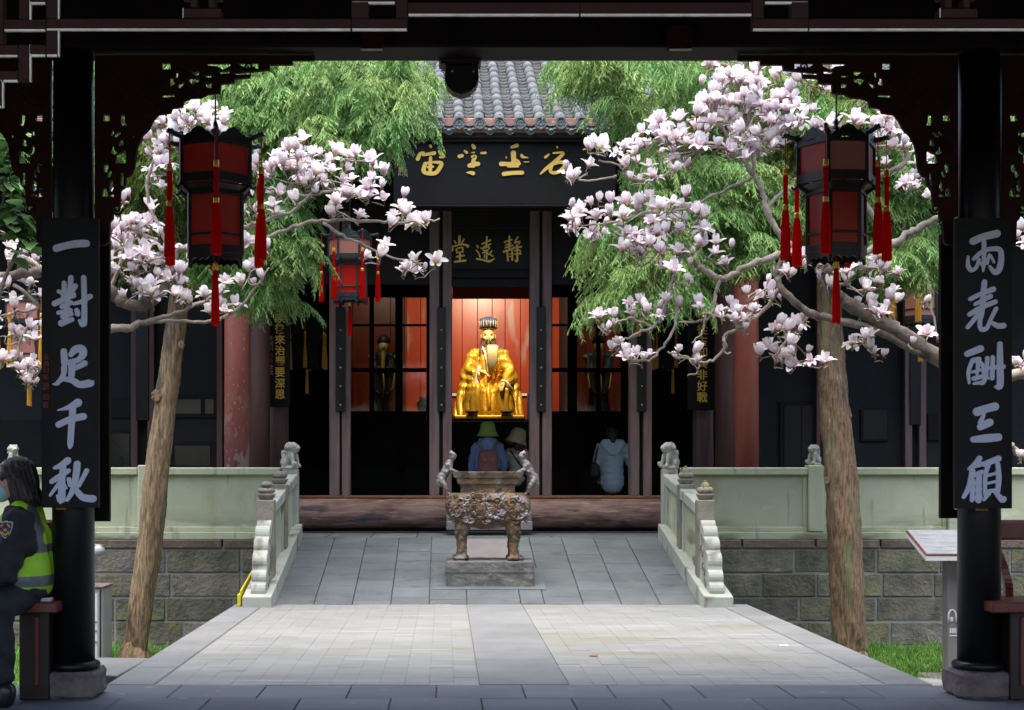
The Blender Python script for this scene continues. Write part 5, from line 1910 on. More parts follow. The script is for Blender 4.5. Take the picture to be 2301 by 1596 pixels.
def loft_rr(rows, name, mat, smooth=True):
    """Stack of rounded rectangles: (half x, half y, corner radius, z)."""
    mb = MB()
    vs, fs = [], []
    m = 24
    for (hx, hy, r, z) in rows:
        for (x, y) in rr_ring(hx, hy, r):
            vs.append((cx + x, BYc + y, z))
    for i in range(len(rows) - 1):
        for k in range(m):
            a, b = i * m + k, i * m + (k + 1) % m
            fs.append((a, b, b + m, a + m))
    fs.append(tuple(range(m))[::-1])
    fs.append(tuple(range((len(rows) - 1) * m, len(rows) * m)))
    mb.add(vs, fs, 0, smooth)
    return part(name, mb, mat, bur)


hw = lambda u: (u - 1097) / S_
# bulging body
rows = []
for (v, u, dd) in ((1108, 1178, .20), (1112, 1183, .215), (1120, 1190, .235), (1130, 1194, .25), (1142, 1194, .255), (1155, 1190, .25), (1168, 1181, .235), (1177, 1168, .21), (1182, 1150, .18)):
    rows.append((hw(u), dd, min(.09, dd * .5), bzv(v)))
body = loft_rr(rows[::-1], 'body', mt['bronze'])
# cast relief on the body: curling dragon and cloud bosses
mb = MB()
rr = random.Random(12)
for k in range(120):
    u = rr.uniform(1008, 1186)
    v = rr.uniform(1112, 1174)
    fr_ = math.sqrt(max(0, 1 - ((v - 1142) / 44) ** 2))
    if abs(u - 1097) > 60 + 36 * fr_:
        continue
    y = BYc - .20 - .052 * fr_ + (.0 if abs(u - 1097) < 70 else .035 * ((abs(u - 1097) - 70) / 27))
    p0 = Vector((cx + hw(u), y, bzv(v)))
    a = rr.uniform(0, 6.28)
    r = rr.uniform(.018, .04)
    pts = [p0 + Vector((r * (1 - j / 9) * math.cos(a + j * .8), -.004, r * (1 - j / 9) * math.sin(a + j * .8))) for j in range(8)]
    mb.tube(pts, [.010, .011, .012, .012, .011, .010, .008, .006], 6)
for j in range(26):
    a = math.pi * j / 25
    u = 1097 + 62 * math.cos(a) * (1 + .12 * math.sin(7 * a))
    v = 1146 - 14 * math.sin(a) + 10 * math.sin(3 * a)
    mb.ell((cx + hw(u), BYc - .252, bzv(v)), (.024, .018, .018), n=8, m=6)
o = part('relief', mb, mt['bronze_rel'], body)
o['kind'] = 'stuff'
# beast mask on the belly front
m2 = MB()
for (u, v, r) in ((1097, 1160, .06), (1078, 1164, .045), (1116, 1164, .045), (1097, 1172, .045), (1064, 1168, .03), (1130, 1168, .03), (1086, 1154, .022), (1108, 1154, .022)):
    m2.ell((cx + hw(u), BYc - .235, bzv(v)), (r, r * .7, r * .55))
org_part('beast_mask', m2, mt['bronze_rel'], body, voxel=.008, smooth=1, fold=lambda co, no: .006 * np.sin(co[:, 0] * 160) * np.sin(co[:, 2] * 140))
# neck, rim and ash tray
loft_rr([(hw(1160), .165, .02, bzv(1110)), (hw(1158), .165, .02, bzv(1098)), (hw(1161), .17, .02, bzv(1088))], 'neck', mt['bronze'], False)
loft_rr([(hw(1165), .185, .015, bzv(1087.7)), (hw(1168), .19, .015, bzv(1076)), (hw(1169), .19, .015, bzv(1074))], 'frieze', mt['bronze'], False)
loft_rr([(hw(1174), .205, .012, bzv(1073.6)), (hw(1178), .215, .012, bzv(1063)), (hw(1178), .215, .012, bzv(1060)), (hw(1170), .20, .012, bzv(1059.5)), (hw(1168), .19, .01, bzv(1066))],
        'rim', mt['bronze'], False)
# legs: lion-paw feet
for sx in (-1, 1):
    for sy in (-1, 1):
        m = MB()
        y0 = BYc + sy * .15

        def q(u, v):
            return Vector((cx + sx * hw(u), y0, bzv(v)))
        m.cap(q(1153, 1178), q(1158, 1200), .085, .066)
        m.cap(q(1158, 1200), q(1155, 1232), .062, .05)
        m.cap(q(1155, 1232), q(1157, 1250), .05, .052)
        for k in range(4):
            m.ell(q(1145 + k * 9, 1256) + Vector((0, -.03, 0)), (.026, .05, .026))
        m.ell(q(1158, 1255), (.072, .07, .032))
        m.ell(q(1160, 1188) + Vector((0, -.05, 0)), (.05, .035, .05))
        m.ell(q(1150, 1198) + Vector((0, -.05, 0)), (.02, .025, .028))
        m.ell(q(1168, 1198) + Vector((0, -.05, 0)), (.02, .025, .028))
        m.ell(q(1158, 1212) + Vector((0, -.045, 0)), (.03, .025, .03))
        org_part('leg', m, mt['bronze'], bur, voxel=.011, smooth=2,
                 fold=lambda co, no: .0045 * np.sin(co[:, 0] * 95 + co[:, 2] * 40) * np.sin(co[:, 2] * 85))
# apron between the legs
part('apron', MB().prism([(-.30, bzv(1178)), (.30, bzv(1178)), (.27, bzv(1186)), (.2, bzv(1184)), (.08, bzv(1190)), (-.08, bzv(1190)), (-.2, bzv(1184)), (-.27, bzv(1186))],
                         lambda p, t: (cx + p[0], BYc - .19 + .04 * t, p[1])), mt['bronze'], bur)
# climbing child-like figures that serve as handles
for sx in (-1, 1):
    m = MB()

    def q(u, v, dy=0.0):
        return Vector((cx - sx * (1097 - u) / S_ * -1 if sx < 0 else cx + (1097 - u) / S_, BYc - .05 + dy, bzv(v)))
    if sx < 0:
        q = lambda u, v, dy=0.0: Vector((cx + hw(u), BYc - .05 + dy, bzv(v)))
    else:
        q = lambda u, v, dy=0.0: Vector((cx - hw(u), BYc - .05 + dy, bzv(v)))
    m.ell(q(1018, 1024), (.038, .042, .042))                         # head
    m.ell(q(1014, 1016), (.020, .020, .022))                         # topknot
    m.ell(q(1023.5, 1026), (.016, .014, .014))                       # nose and mouth
    m.cap(q(1015, 1034), q(1012, 1038), .024, .03)                   # neck
    m.cap(q(1009, 1043), q(996, 1070), .045, .047)                   # trunk leaning back
    m.ell(q(992, 1078), (.045, .055, .05))                           # hips
    for dy in (-.045, .045):
        m.cap(q(1010, 1043, dy), q(1014, 1056, dy * 1.3), .024, .019)     # arms to the rim
        m.cap(q(1014, 1056, dy * 1.3), q(1027, 1060, dy * 1.1), .019, .015)
        m.cap(q(992, 1080, dy * .7), q(1001, 1092, dy * 1.2), .033, .025)    # thighs
        m.cap(q(1001, 1092, dy * 1.2), q(1006, 1106, dy), .024, .018)        # shins
        m.ell(q(1013, 1111, dy), (.034, .02, .014))                       # feet
    m.cap(q(993, 1072), q(988, 1086), .05, .045)                     # short tunic
    for dy in (-.02, .02):
        m.ell(q(1020, 1021, dy), (.012, .012, .010))                  # brow
        m.ell(q(1012, 1018, dy * 2.2), (.014, .014, .014))            # hair knots
    m.cap(q(1004, 1060, -.05), q(1004, 1060, .05), .02, .02)         # sash
    m.cap(q(1006, 1045, -.045), q(1006, 1045, .045), .026, .026)      # collar
    org_part('figure', m, mt['bronze_pale'], bur, voxel=.0085, smooth=1,
             fold=lambda co, no: .0022 * np.sin(co[:, 2] * 150 + co[:, 0] * 60))


# ------------------------------------------------------------------ cypress trees with drooping sprays
def frond_template(seed):
    """A drooping spray: an arching stem with many hanging, forked branchlets (narrow strips)."""
    g = random.Random(seed)
    vs, fs, tp = [], [], []

    def strip(pts, w0, w1, t0, t1, nrm):
        b = len(vs)
        n = len(pts)
        for i, p in enumerate(pts):
            k = i / (n - 1)
            w = w0 + (w1 - w0) * k
            d = (pts[min(i + 1, n - 1)] - pts[max(i - 1, 0)])
            s = d.cross(nrm)
            s = s.normalized() if s.length > 1e-6 else Vector((1, 0, 0))
            vs.append(p - s * w)
            vs.append(p + s * w)
            tp.extend([t0 + (t1 - t0) * k] * 2)
        for i in range(n - 1):
            a = b + 2 * i
            fs.append((a, a + 1, a + 3, a + 2))
    L = g.uniform(.28, .40)
    stem = []
    for i in range(7):
        t = i / 6
        stem.append(Vector((L * (t - .16 * t * t), .02 * math.sin(4 * t + seed), .06 * math.sin(math.pi * t * .8) - .22 * t ** 2.0)))
    strip(stem, .006, .003, 0, .5, Vector((0, 1, .2)))
    nb = 20
    for j in range(nb):
        t = .10 + .90 * j / (nb - 1)
        k = t * 6
        i = min(int(k), 5)
        p = stem[i].lerp(stem[i + 1], k - i)
        side = 1 if j % 2 else -1
        ln = g.uniform(.11, .22) * (1 - .3 * t)
        out = Vector((g.uniform(.3, .8), side * g.uniform(.5, 1.0), g.uniform(-.55, .15))).normalized()
        pts, d = [p.copy()], out.copy()
        for q in range(2):
            d = (d + Vector((0, 0, -.62))).normalized()
            pts.append(pts[-1] + d * ln / 2)
        strip(pts, .0058, .0020, .2, .85 + .15 * t, Vector((g.uniform(-.6, .6), g.uniform(-1, .2), g.uniform(.2, 1))).normalized())
        for q in range(4):
            for sd in (-1, 1):
                if g.random() < .1:
                    continue
                e = (d * .7 + out.cross(Vector((0, 0, 1))).normalized() * sd * .75 + Vector((g.uniform(-.2, .2), g.uniform(-.2, .2), -.55))).normalized()
                l2 = ln * g.uniform(.18, .36)
                f_ = (q + g.uniform(.1, .9)) / 4 * 2
                m = pts[int(f_)].lerp(pts[int(f_) + 1], f_ - int(f_))
                strip([m, m + e * l2], .0060, .0016, .4 + .1 * q, 1.0, Vector((g.uniform(-.7, .7), g.uniform(-1, .2), .5)).normalized())
    return np.array([v[:] for v in vs]), np.array(fs), np.array(tp)


FT = [frond_template(s) for s in range(6)]


def crown_mesh(name, blobs, mat, seed):
    """blobs: survey ellipses (u, v, ru, rv, y0, y1, boughs); each bough carries a row of sprays."""
    g = np.random.default_rng(seed)
    V, Fc, T = [], [], []
    off = 0
    centres = []
    for (u, v, ru, rv, y0, y1, nb) in blobs:
        for _ in range(nb):
            while True:
                a, b = g.uniform(-1, 1, 2)
                if a * a + b * b < 1:
                    break
            y = g.uniform(y0, y1)
            c = np.array(P(u + a * ru, v + b * rv, y))
            centres.append(c)
            az = g.uniform(0, 2 * np.pi)
            bl = g.uniform(.25, .6)
            nf = int(g.integers(9, 14))
            for f in range(nf):
                k = f / nf
                p = c + np.array([math.cos(az) * bl * (k - .5), math.sin(az) * bl * (k - .5), .10 * math.sin(k * 3.1) - .22 * k * k])
                p += g.normal(0, .035, 3)
                tv, tf, tt = FT[int(g.integers(0, len(FT)))]
                s = g.uniform(.65, 1.2)
                yaw = az + g.normal(0, .9)
                pit = g.uniform(-.25, .45)
                cy, sy, cp, sp = math.cos(yaw), math.sin(yaw), math.cos(pit), math.sin(pit)
                R = np.array([[cy * cp, -sy, cy * sp], [sy * cp, cy, sy * sp], [-sp, 0, cp]])
                V.append((tv * s) @ R.T + p)
                Fc.append(tf + off)
                T.append(np.clip(tt * g.uniform(.75, 1.1), 0, 1))
                off += len(tv)
    V, Fc, T = np.concatenate(V), np.concatenate(Fc), np.concatenate(T)
    me = bpy.data.meshes.new(name)
    me.vertices.add(len(V))
    me.vertices.foreach_set('co', V.ravel())
    me.loops.add(len(Fc) * 4)
    me.loops.foreach_set('vertex_index', Fc.ravel().astype(np.int32))
    me.polygons.add(len(Fc))
    me.polygons.foreach_set('loop_start', np.arange(0, len(Fc) * 4, 4, dtype=np.int32))
    at = me.attributes.new('tip', 'FLOAT', 'POINT')
    at.data.foreach_set('value', T.astype(np.float32))
    me.materials.append(mat)
    me.update()
    me.validate()
    return me, centres, V


def trunk_mesh(pts, y, seed, rough=.10, n=40, k=16):
    """Trunk through survey points (u, v, width in survey pixels) at depth y, with an uneven surface."""
    g = random.Random(seed)
    path = catmull([(*P(u, v, y), w / 2 / F * y) for u, v, w in pts], k)
    mb = MB()
    vs, fs = [], []
    ph = [g.uniform(0, 6) for _ in range(6)]
    for i, p in enumerate(path):
        for j in range(n):
            a = 2 * math.pi * j / n
            r = p[3] * (1 + rough * (.5 * math.sin(3 * a + ph[0] + i * .11) + .35 * math.sin(7 * a + ph[1] - i * .2) + .25 * math.sin(5 * a + i * .5 + ph[2])
                                     + .2 * math.sin(i * .4 + ph[3]) + .32 * math.sin(13 * a + ph[4] + 1.2 * math.sin(i * .17)) * math.sin(i * .23 + 5 * a) + g.uniform(-.3, .3)))
            vs.append((p[0] + r * math.cos(a), p[1] + r * math.sin(a), p[2]))
    for i in range(len(path) - 1):
        for j in range(n):
            a, b = i * n + j, i * n + (j + 1) % n
            fs.append((a, a + n, b + n, b))
    fs.append(tuple(range((len(path) - 1) * n, len(path) * n))[::-1])
    mb.add(vs, fs, 0, True)
    return mb


def cypress(name, base, y, trunk, mat_bark, label, blobs, blobs2, limbs, seed, knots):
    t = thing(name, base, label, 'cypress tree', 'old cypress trees in the courtyard')
    tr = part('trunk', trunk_mesh(trunk, y, seed), mat_bark, t)
    for (u, v, r) in knots:
        c = P(u, v, y - .09)
        m = MB()
        m.ell(c, (r * 1.0, r * .6, r * 1.3), n=12, m=8)
        for k in range(7):
            a = k * .9
            m.ell(c + Vector((r * .8 * math.cos(a), -.01, r * 1.1 * math.sin(a))), (r * .4, r * .45, r * .4), n=8, m=6)
        org_part('knot', m, mat_bark, t, voxel=.012, smooth=1)
    mb = MB()
    for k in range(5):                              # root flare
        a = 2 * math.pi * k / 5 + .4
        mb.tube([Vector(base) + Vector((0, 0, .25)), Vector(base) + Vector((.14 * math.cos(a), .14 * math.sin(a), .06)), Vector(base) + Vector((.26 * math.cos(a), .26 * math.sin(a), -.05))],
                [.10, .08, .03], 8)
    o = part('roots', mb, mat_bark, t)
    o['kind'] = 'stuff'
    for pts in limbs:
        path = catmull([(*P(u, v, yy), w / 2 / F * yy) for u, v, w, yy in pts], 5)
        part('limb', MB().tube([p[:3] for p in path], [p[3] for p in path], 9), mat_bark, t)
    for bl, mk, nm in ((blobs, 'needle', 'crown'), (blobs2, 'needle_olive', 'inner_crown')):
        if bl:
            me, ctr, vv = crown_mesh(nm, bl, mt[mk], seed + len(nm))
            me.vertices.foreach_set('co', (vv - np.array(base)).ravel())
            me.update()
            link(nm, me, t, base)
    return t


ya = 14.9
cypress('cypress_tree', P(300, 1502, ya), ya,
        [(297, 1515, 56), (303, 1480, 50), (318, 1360, 53), (335, 1230, 56), (350, 1080, 54), (366, 960, 50), (383, 830, 48), (398, 700, 45), (410, 590, 43), (424, 470, 40), (436, 330, 36), (450, 180, 30), (462, 20, 26), (470, -200, 18)],
        mt['bark'], 'tall leaning cypress with a tan trunk left of the ramp',
        [(640, 190, 140, 70, 13.9, 15.6, 42), (760, 220, 140, 75, 13.6, 15.2, 46), (855, 190, 90, 60, 13.6, 15.0, 24), (560, 250, 130, 80, 13.8, 15.4, 32), (795, 270, 50, 40, 13.6, 14.8, 9), (745, 300, 70, 40, 13.7, 15, 12),
         (570, 545, 60, 100, 13.8, 15.2, 22), (605, 520, 40, 80, 13.8, 15, 14), (600, 625, 25, 35, 14.0, 15.0, 7), (500, 570, 40, 50, 14, 15.2, 9), (590, 420, 60, 80, 14, 15.5, 14), (690, 160, 260, 40, 14, 16, 24), (330, 160, 130, 50, 14, 15.6, 14), (240, 320, 40, 100, 14, 15.6, 10), (30, 260, 70, 60, 14, 15.6, 10)],
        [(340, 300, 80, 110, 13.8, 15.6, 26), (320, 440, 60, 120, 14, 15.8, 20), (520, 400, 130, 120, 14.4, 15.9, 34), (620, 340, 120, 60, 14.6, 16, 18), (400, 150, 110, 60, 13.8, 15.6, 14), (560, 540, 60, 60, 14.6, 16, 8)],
        [[(438, 320, 22, 14.9), (520, 260, 17, 14.8), (640, 200, 12, 14.6), (760, 190, 8, 14.4)], [(430, 400, 20, 14.9), (500, 450, 13, 14.8), (590, 500, 9, 14.6), (620, 580, 5, 14.5)],
         [(448, 200, 20, 14.9), (560, 140, 15, 14.8), (720, 90, 10, 14.6)], [(440, 300, 16, 14.9), (380, 260, 11, 14.8), (330, 300, 7, 14.6)]], 21, [(352, 890, .05), (408, 775, .035), (341, 1150, .03)])
yb = 15.0
cypress('cypress_tree', P(1912, 1492, yb), yb,
        [(1914, 1500, 78), (1910, 1440, 72), (1904, 1320, 74), (1896, 1180, 74), (1888, 1060, 70), (1880, 950, 66), (1872, 860, 60), (1866, 760, 54), (1862, 660, 50), (1858, 560, 46), (1856, 440, 42), (1852, 300, 38), (1848, 140, 32), (1844, -100, 22)],
        mt['bark_moss'], 'tall upright cypress with a mossy brown trunk right of the ramp',
        [(1390, 120, 120, 40, 14.0, 15.8, 15), (1320, 150, 50, 35, 14, 15.6, 5), (1405, 215, 28, 30, 14.2, 15.4, 4), (1540, 140, 60, 60, 14, 15.6, 10), (2000, 190, 150, 60, 14.2, 15.8, 16), (2110, 320, 50, 100, 14.2, 15.6, 12), (2300, 300, 50, 160, 14.2, 15.6, 14), (1560, 500, 130, 90, 14.0, 15.6, 30), (1450, 560, 85, 70, 13.9, 15.2, 22),
         (1430, 630, 60, 35, 14, 15, 8), (1390, 540, 45, 40, 14, 15, 7), (1510, 630, 60, 35, 14, 15, 8), (1490, 410, 70, 60, 14.2, 15.5, 12), (1720, 400, 120, 90, 14.4, 15.8, 24), (2010, 500, 80, 100, 14.4, 15.6, 22), (2045, 575, 28, 40, 14.4, 15.2, 6), (1900, 260, 90, 60, 14.3, 15.6, 14)],
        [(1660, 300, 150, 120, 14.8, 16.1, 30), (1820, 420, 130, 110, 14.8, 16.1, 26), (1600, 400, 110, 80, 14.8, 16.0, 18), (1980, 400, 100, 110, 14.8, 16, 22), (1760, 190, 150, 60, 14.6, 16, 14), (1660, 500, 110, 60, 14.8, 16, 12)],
        [[(1855, 420, 24, 15), (1780, 400, 18, 14.9), (1680, 420, 12, 14.8), (1560, 470, 8, 14.6), (1460, 540, 5, 14.5)], [(1852, 300, 22, 15), (1700, 180, 16, 14.8), (1540, 130, 11, 14.7), (1400, 140, 7, 14.6)],
         [(1885, 300, 26, 14.2), (1915, 262, 26, 14.2), (1945, 225, 25, 14.2), (2010, 160, 18, 14.2)], [(1857, 460, 18, 15), (1930, 440, 13, 14.8), (2010, 480, 8, 14.7), (2045, 540, 5, 14.6)]], 44, [(1905, 935, .04), (1858, 1080, .03), (1921, 1150, .03), (1880, 1010, .035)])


# ------------------------------------------------------------------ magnolias in flower
def petal(mb_v, mb_f, mb_t, base, az, spread, L, W, cupk, nu=6, nv=4, twist=0.0):
    """One spoon-shaped petal leaving the base at heading az; spread is its lean from upright (radians)."""
    b = len(mb_v)
    for i in range(nu):
        t = i / (nu - 1)
        lean = spread * (1.15 - .5 * t) if spread < .75 else spread * (.5 + .65 * t)
        r = L * t * math.sin(lean) + .008
        z = L * t * math.cos(lean)
        w = W * (.30 + 1.15 * max(0.0, math.sin(math.pi * (t ** .9 * .74 + .06))) ** 1.0) * (1 if t < .98 else .62)
        for j in range(nv):
            s = -1 + 2 * j / (nv - 1)
            ang = az + twist * t
            cup = cupk * w * (1 - s * s) - cupk * w * .5
            rr_ = r + cup * math.cos(lean)
            zz = z - cup * math.sin(lean) * .6
            tx = s * w * .5
            mb_v.append((base[0] + rr_ * math.cos(ang) - tx * math.sin(ang), base[1] + rr_ * math.sin(ang) + tx * math.cos(ang), base[2] + zz))
            mb_t.append(t)
    for i in range(nu - 1):
        for j in range(nv - 1):
            a = b + i * nv + j
            mb_f.append((a, a + 1, a + nv + 1, a + nv))


def flower_mesh(kind, seed):
    g = random.Random(seed)
    v, f, t = [], [], []
    mi = []
    if kind == 'open':
        inner, outer, sp1, sp2 = 4, 5, .30, .80
    elif kind == 'half':
        inner, outer, sp1, sp2 = 3, 5, .22, .52
    elif kind == 'wide':
        inner, outer, sp1, sp2 = 4, 6, .45, 1.3
    else:
        inner, outer, sp1, sp2 = 3, 4, .06, .14
    a0 = g.uniform(0, 6)
    L0 = .125 if kind != 'bud' else .10
    for k in range(inner):
        petal(v, f, t, (0, 0, .012), a0 + 2 * math.pi * k / inner + g.uniform(-.2, .2), sp1 + g.uniform(-.08, .12), L0 * g.uniform(.9, 1.05), .047 if kind != 'bud' else .040, .34, twist=g.uniform(-.2, .2))
    for k in range(outer):
        petal(v, f, t, (0, 0, .008), a0 + .5 + 2 * math.pi * k / outer + g.uniform(-.25, .25), sp2 + g.uniform(-.2, .3), L0 * g.uniform(.9, 1.1), .050 if kind != 'bud' else .040, .30, twist=g.uniform(-.3, .3))
    mi = [0] * len(f)
    nl = 2 if kind != 'bud' else 1
    for k in range(nl):
        n0 = len(f)
        petal(v, f, t, (0, 0, -.012), g.uniform(0, 6), g.uniform(.7, 1.4), g.uniform(.03, .055), .018, .2, 4, 3)
        mi += [1] * (len(f) - n0)
    b = len(v)                       # bud scale and stalk
    for z, r in ((-.055, .0045), (-.015, .006), (.0, .014), (.016, .010)):
        for k in range(6):
            v.append((r * math.cos(k * math.pi / 3), r * math.sin(k * math.pi / 3), z))
            t.append(.3)
    for i in range(3):
        for k in range(6):
            f.append((b + i * 6 + k, b + i * 6 + (k + 1) % 6, b + i * 6 + 6 + (k + 1) % 6, b + i * 6 + 6 + k))
            mi.append(2)
    me = bpy.data.meshes.new('flower')
    me.from_pydata(v, [], f)
    at = me.attributes.new('tip', 'FLOAT', 'POINT')
    at.data.foreach_set('value', np.array(t, dtype=np.float32))
    for m in ('petal', 'budleaf', 'twig_dark'):
        me.materials.append(mt[m])
    me.polygons.foreach_set('material_index', mi)
    me.polygons.foreach_set('use_smooth', [True] * len(f))
    me.update()
    return me


FL = [flower_mesh('half', 1), flower_mesh('half', 2), flower_mesh('open', 3), flower_mesh('open', 4), flower_mesh('open', 5), flower_mesh('wide', 6), flower_mesh('bud', 7), flower_mesh('half', 8)]


def magnolia(name, trunk_pts, label, branches, clusters, seed, dark_first=0, limit=300):
    """branches: lists of (u, v, width px, y); clusters: (u, v, su, sv, n, y)."""
    g = random.Random(seed)
    u0, v0, w0, y0 = trunk_pts[0]
    t = thing(name, P(u0, v0, y0), label, 'magnolia tree', 'flowering magnolias in the courtyard')
    nodes = []
    pth = catmull([(*P(u, v, y), w / 2 / F * y) for u, v, w, y in trunk_pts], 5)
    part('trunk', MB().tube([p[:3] for p in pth], [p[3] for p in pth], 10), mt['twig_dark'], t)
    for bi, pts in enumerate(branches):
        fine = []
        path = catmull([(*P(u, v, y), w / 2 / F * y) for u, v, w, y in pts], 5)
        for i, p in enumerate(path):
            q = np.array(p)
            q[:3] += np.array([g.gauss(0, .006), g.gauss(0, .006), g.gauss(0, .006)]) * (1 if 0 < i < len(path) - 1 else 0)
            q[3] *= 1 + g.uniform(-.12, .14)
            fine.append(q)
            nodes.append(Vector(q[:3]))
        part('branch', MB().tube([p[:3] for p in fine], [p[3] for p in fine], 9), mt['twig_dark'] if bi < dark_first else mt['twig'], t)
    tw = MB()
    spots = []
    fixed = len(nodes)
    for (u, v, su, sv, n, y) in clusters:
        c = P(u, v + sv * .8 + 8, y)
        near = min(nodes, key=lambda q: (q - c).length)
        if (near - c).length > .05:
            mid = near.lerp(c, .5) + Vector((g.gauss(0, .03), g.gauss(0, .05), -abs(g.gauss(0, .035))))
            pp = catmull([(*near, .0085), (*mid, .007), (*c, .005)], 5)
            pp = [np.array([*(np.array(p[:3]) + np.array([g.gauss(0, .005), g.gauss(0, .005), g.gauss(0, .005)]) * (0 < i < len(pp) - 1)), p[3]]) for i, p in enumerate(pp)]
            tw.tube([p[:3] for p in pp], [p[3] for p in pp], 6)
            nodes.extend(Vector(p[:3]) for p in pp[2:])
        local = [c]
        for k in range(n if n < 2 else int(n * 1.5 + .5)):
            p = P(u + g.uniform(-1, 1) * (su * 1.25 + 7), v + g.uniform(-1, 1) * (sv * 1.3 + 6) + 12, y + g.uniform(-.28, .28))
            nb = min(local[-6:] + [near], key=lambda q: (q - p).length)
            m2 = nb.lerp(p, .55) + Vector((g.gauss(0, .012), g.gauss(0, .012), -.015))
            pp = catmull([(*nb, .0055), (*m2, .005), (*(p + Vector((0, 0, -.045))), .0045)], 3)
            tw.tube([q[:3] for q in pp], [q[3] for q in pp], 5)
            local.append(p + Vector((0, 0, -.06)))
            d = Vector((g.gauss(0, .32), g.gauss(0, .32) - .12, 1)).normalized()
            spots.append((p, d))
    o = part('twigs', tw, mt['twig'], t)
    o['kind'] = 'stuff'
    spots.sort(key=lambda s: (s[0] - cam.location).length)
    for p, d in spots[:limit]:
        me = FL[g.choice([0, 0, 1, 1, 2, 2, 3, 4, 5, 6, 6, 7])]
        o = link('flower', me, t, p)
        q = d.to_track_quat('Z', 'Y')
        o.rotation_euler = (q.to_matrix() @ Matrix.Rotation(g.uniform(0, 6.28), 3, 'Z')).to_euler()
        s = g.choice([g.uniform(.5, .75), g.uniform(.62, .85), g.uniform(.75, 1.0)])
        o.scale = (s, s, s)
    if spots[limit:]:
        vs, fs, mi, tt = [], [], [], []
        for p, d in spots[limit:]:
            me = FL[g.choice([0, 1, 2, 3, 4, 5, 7])]
            R = d.to_track_quat('Z', 'Y').to_matrix() * g.uniform(.55, .9)
            b = len(vs)
            vs += [tuple(R @ v.co + p - worldloc(t)) for v in me.vertices]
            fs += [tuple(i + b for i in f.vertices) for f in me.polygons]
            mi += [f.material_index for f in me.polygons]
            tt += [a.value for a in me.attributes['tip'].data]
        me = bpy.data.meshes.new('far_flowers')
        me.from_pydata(vs, [], fs)
        me.attributes.new('tip', 'FLOAT', 'POINT').data.foreach_set('value', np.array(tt, dtype=np.float32))
        for m in ('petal', 'budleaf', 'twig_dark'):
            me.materials.append(mt[m])
        me.polygons.foreach_set('material_index', mi)
        me.polygons.foreach_set('use_smooth', [True] * len(fs))
        link('far_flowers', me, t)['kind'] = 'stuff'
    print(name, 'flowers', len(spots))
    return t


y = 12.6
LB = [[(-40, 628, 22, y), (30, 622, 24, y), (95, 610, 28, y), (170, 640, 30, y), (245, 656, 30, y), (280, 680, 27, y), (318, 686, 24, y), (350, 672, 20, y), (372, 640, 17, y), (390, 596, 14, y), (402, 560, 11, y)],
      [(170, 760, 22, y), (245, 741, 18, y), (290, 737, 17, y), (318, 728, 14, y), (352, 718, 11, y), (396, 704, 9, y), (448, 682, 8, y), (500, 655, 6, y)],
      [(318, 728, 10, y), (360, 722, 9, y), (415, 722, 8, y), (470, 724, 8, y), (520, 706, 7, y), (562, 664, 6, y), (605, 602, 4, y)],
      [(402, 560, 11, y), (460, 540, 10, y), (530, 515, 9, y), (590, 498, 9, y), (650, 478, 8, y), (690, 445, 7, y), (724, 405, 5, y)],
      [(590, 540, 9, y), (640, 520, 9, y), (690, 502, 9, y), (750, 494, 8, y), (820, 495, 7, y), (890, 500, 6, y), (950, 500, 5, y), (988, 492, 4, y)],
      [(725, 500, 8, y), (770, 530, 7, y), (820, 552, 6, y), (880, 578, 5, y), (950, 592, 4, y)],
      [(402, 560, 9, y), (470, 550, 9, y), (540, 546, 9, y), (590, 540, 8, y)],
      [(690, 445, 5, y), (640, 430, 5, y), (590, 420, 4, y)], [(690, 445, 6, y), (740, 430, 6, y), (790, 440, 5, y), (830, 445, 3, y)],
      [(396, 590, 8, y), (360, 520, 8, y), (330, 430, 7, y), (350, 350, 6, y), (390, 300, 5, y), (430, 270, 4, y), (480, 262, 3, y)],
      [(350, 350, 5, y), (320, 320, 4, y)], [(245, 656, 9, y), (270, 590, 8, y), (290, 520, 6, y), (300, 490, 4, y)],
      [(590, 420, 4, y), (610, 370, 4, y), (690, 350, 4, y), (760, 355, 3, y), (840, 365, 3, y)],
      [(95, 610, 18, y), (40, 560, 12, y), (0, 520, 9, y), (-40, 500, 6, y)], [(30, 640, 10, y), (90, 690, 7, y), (40, 700, 6, y), (0, 710, 4, y)],
      [(170, 700, 10, y), (100, 720, 8, y), (60, 740, 7, y), (40, 790, 6, y), (70, 820, 5, y), (95, 830, 4, y)]]
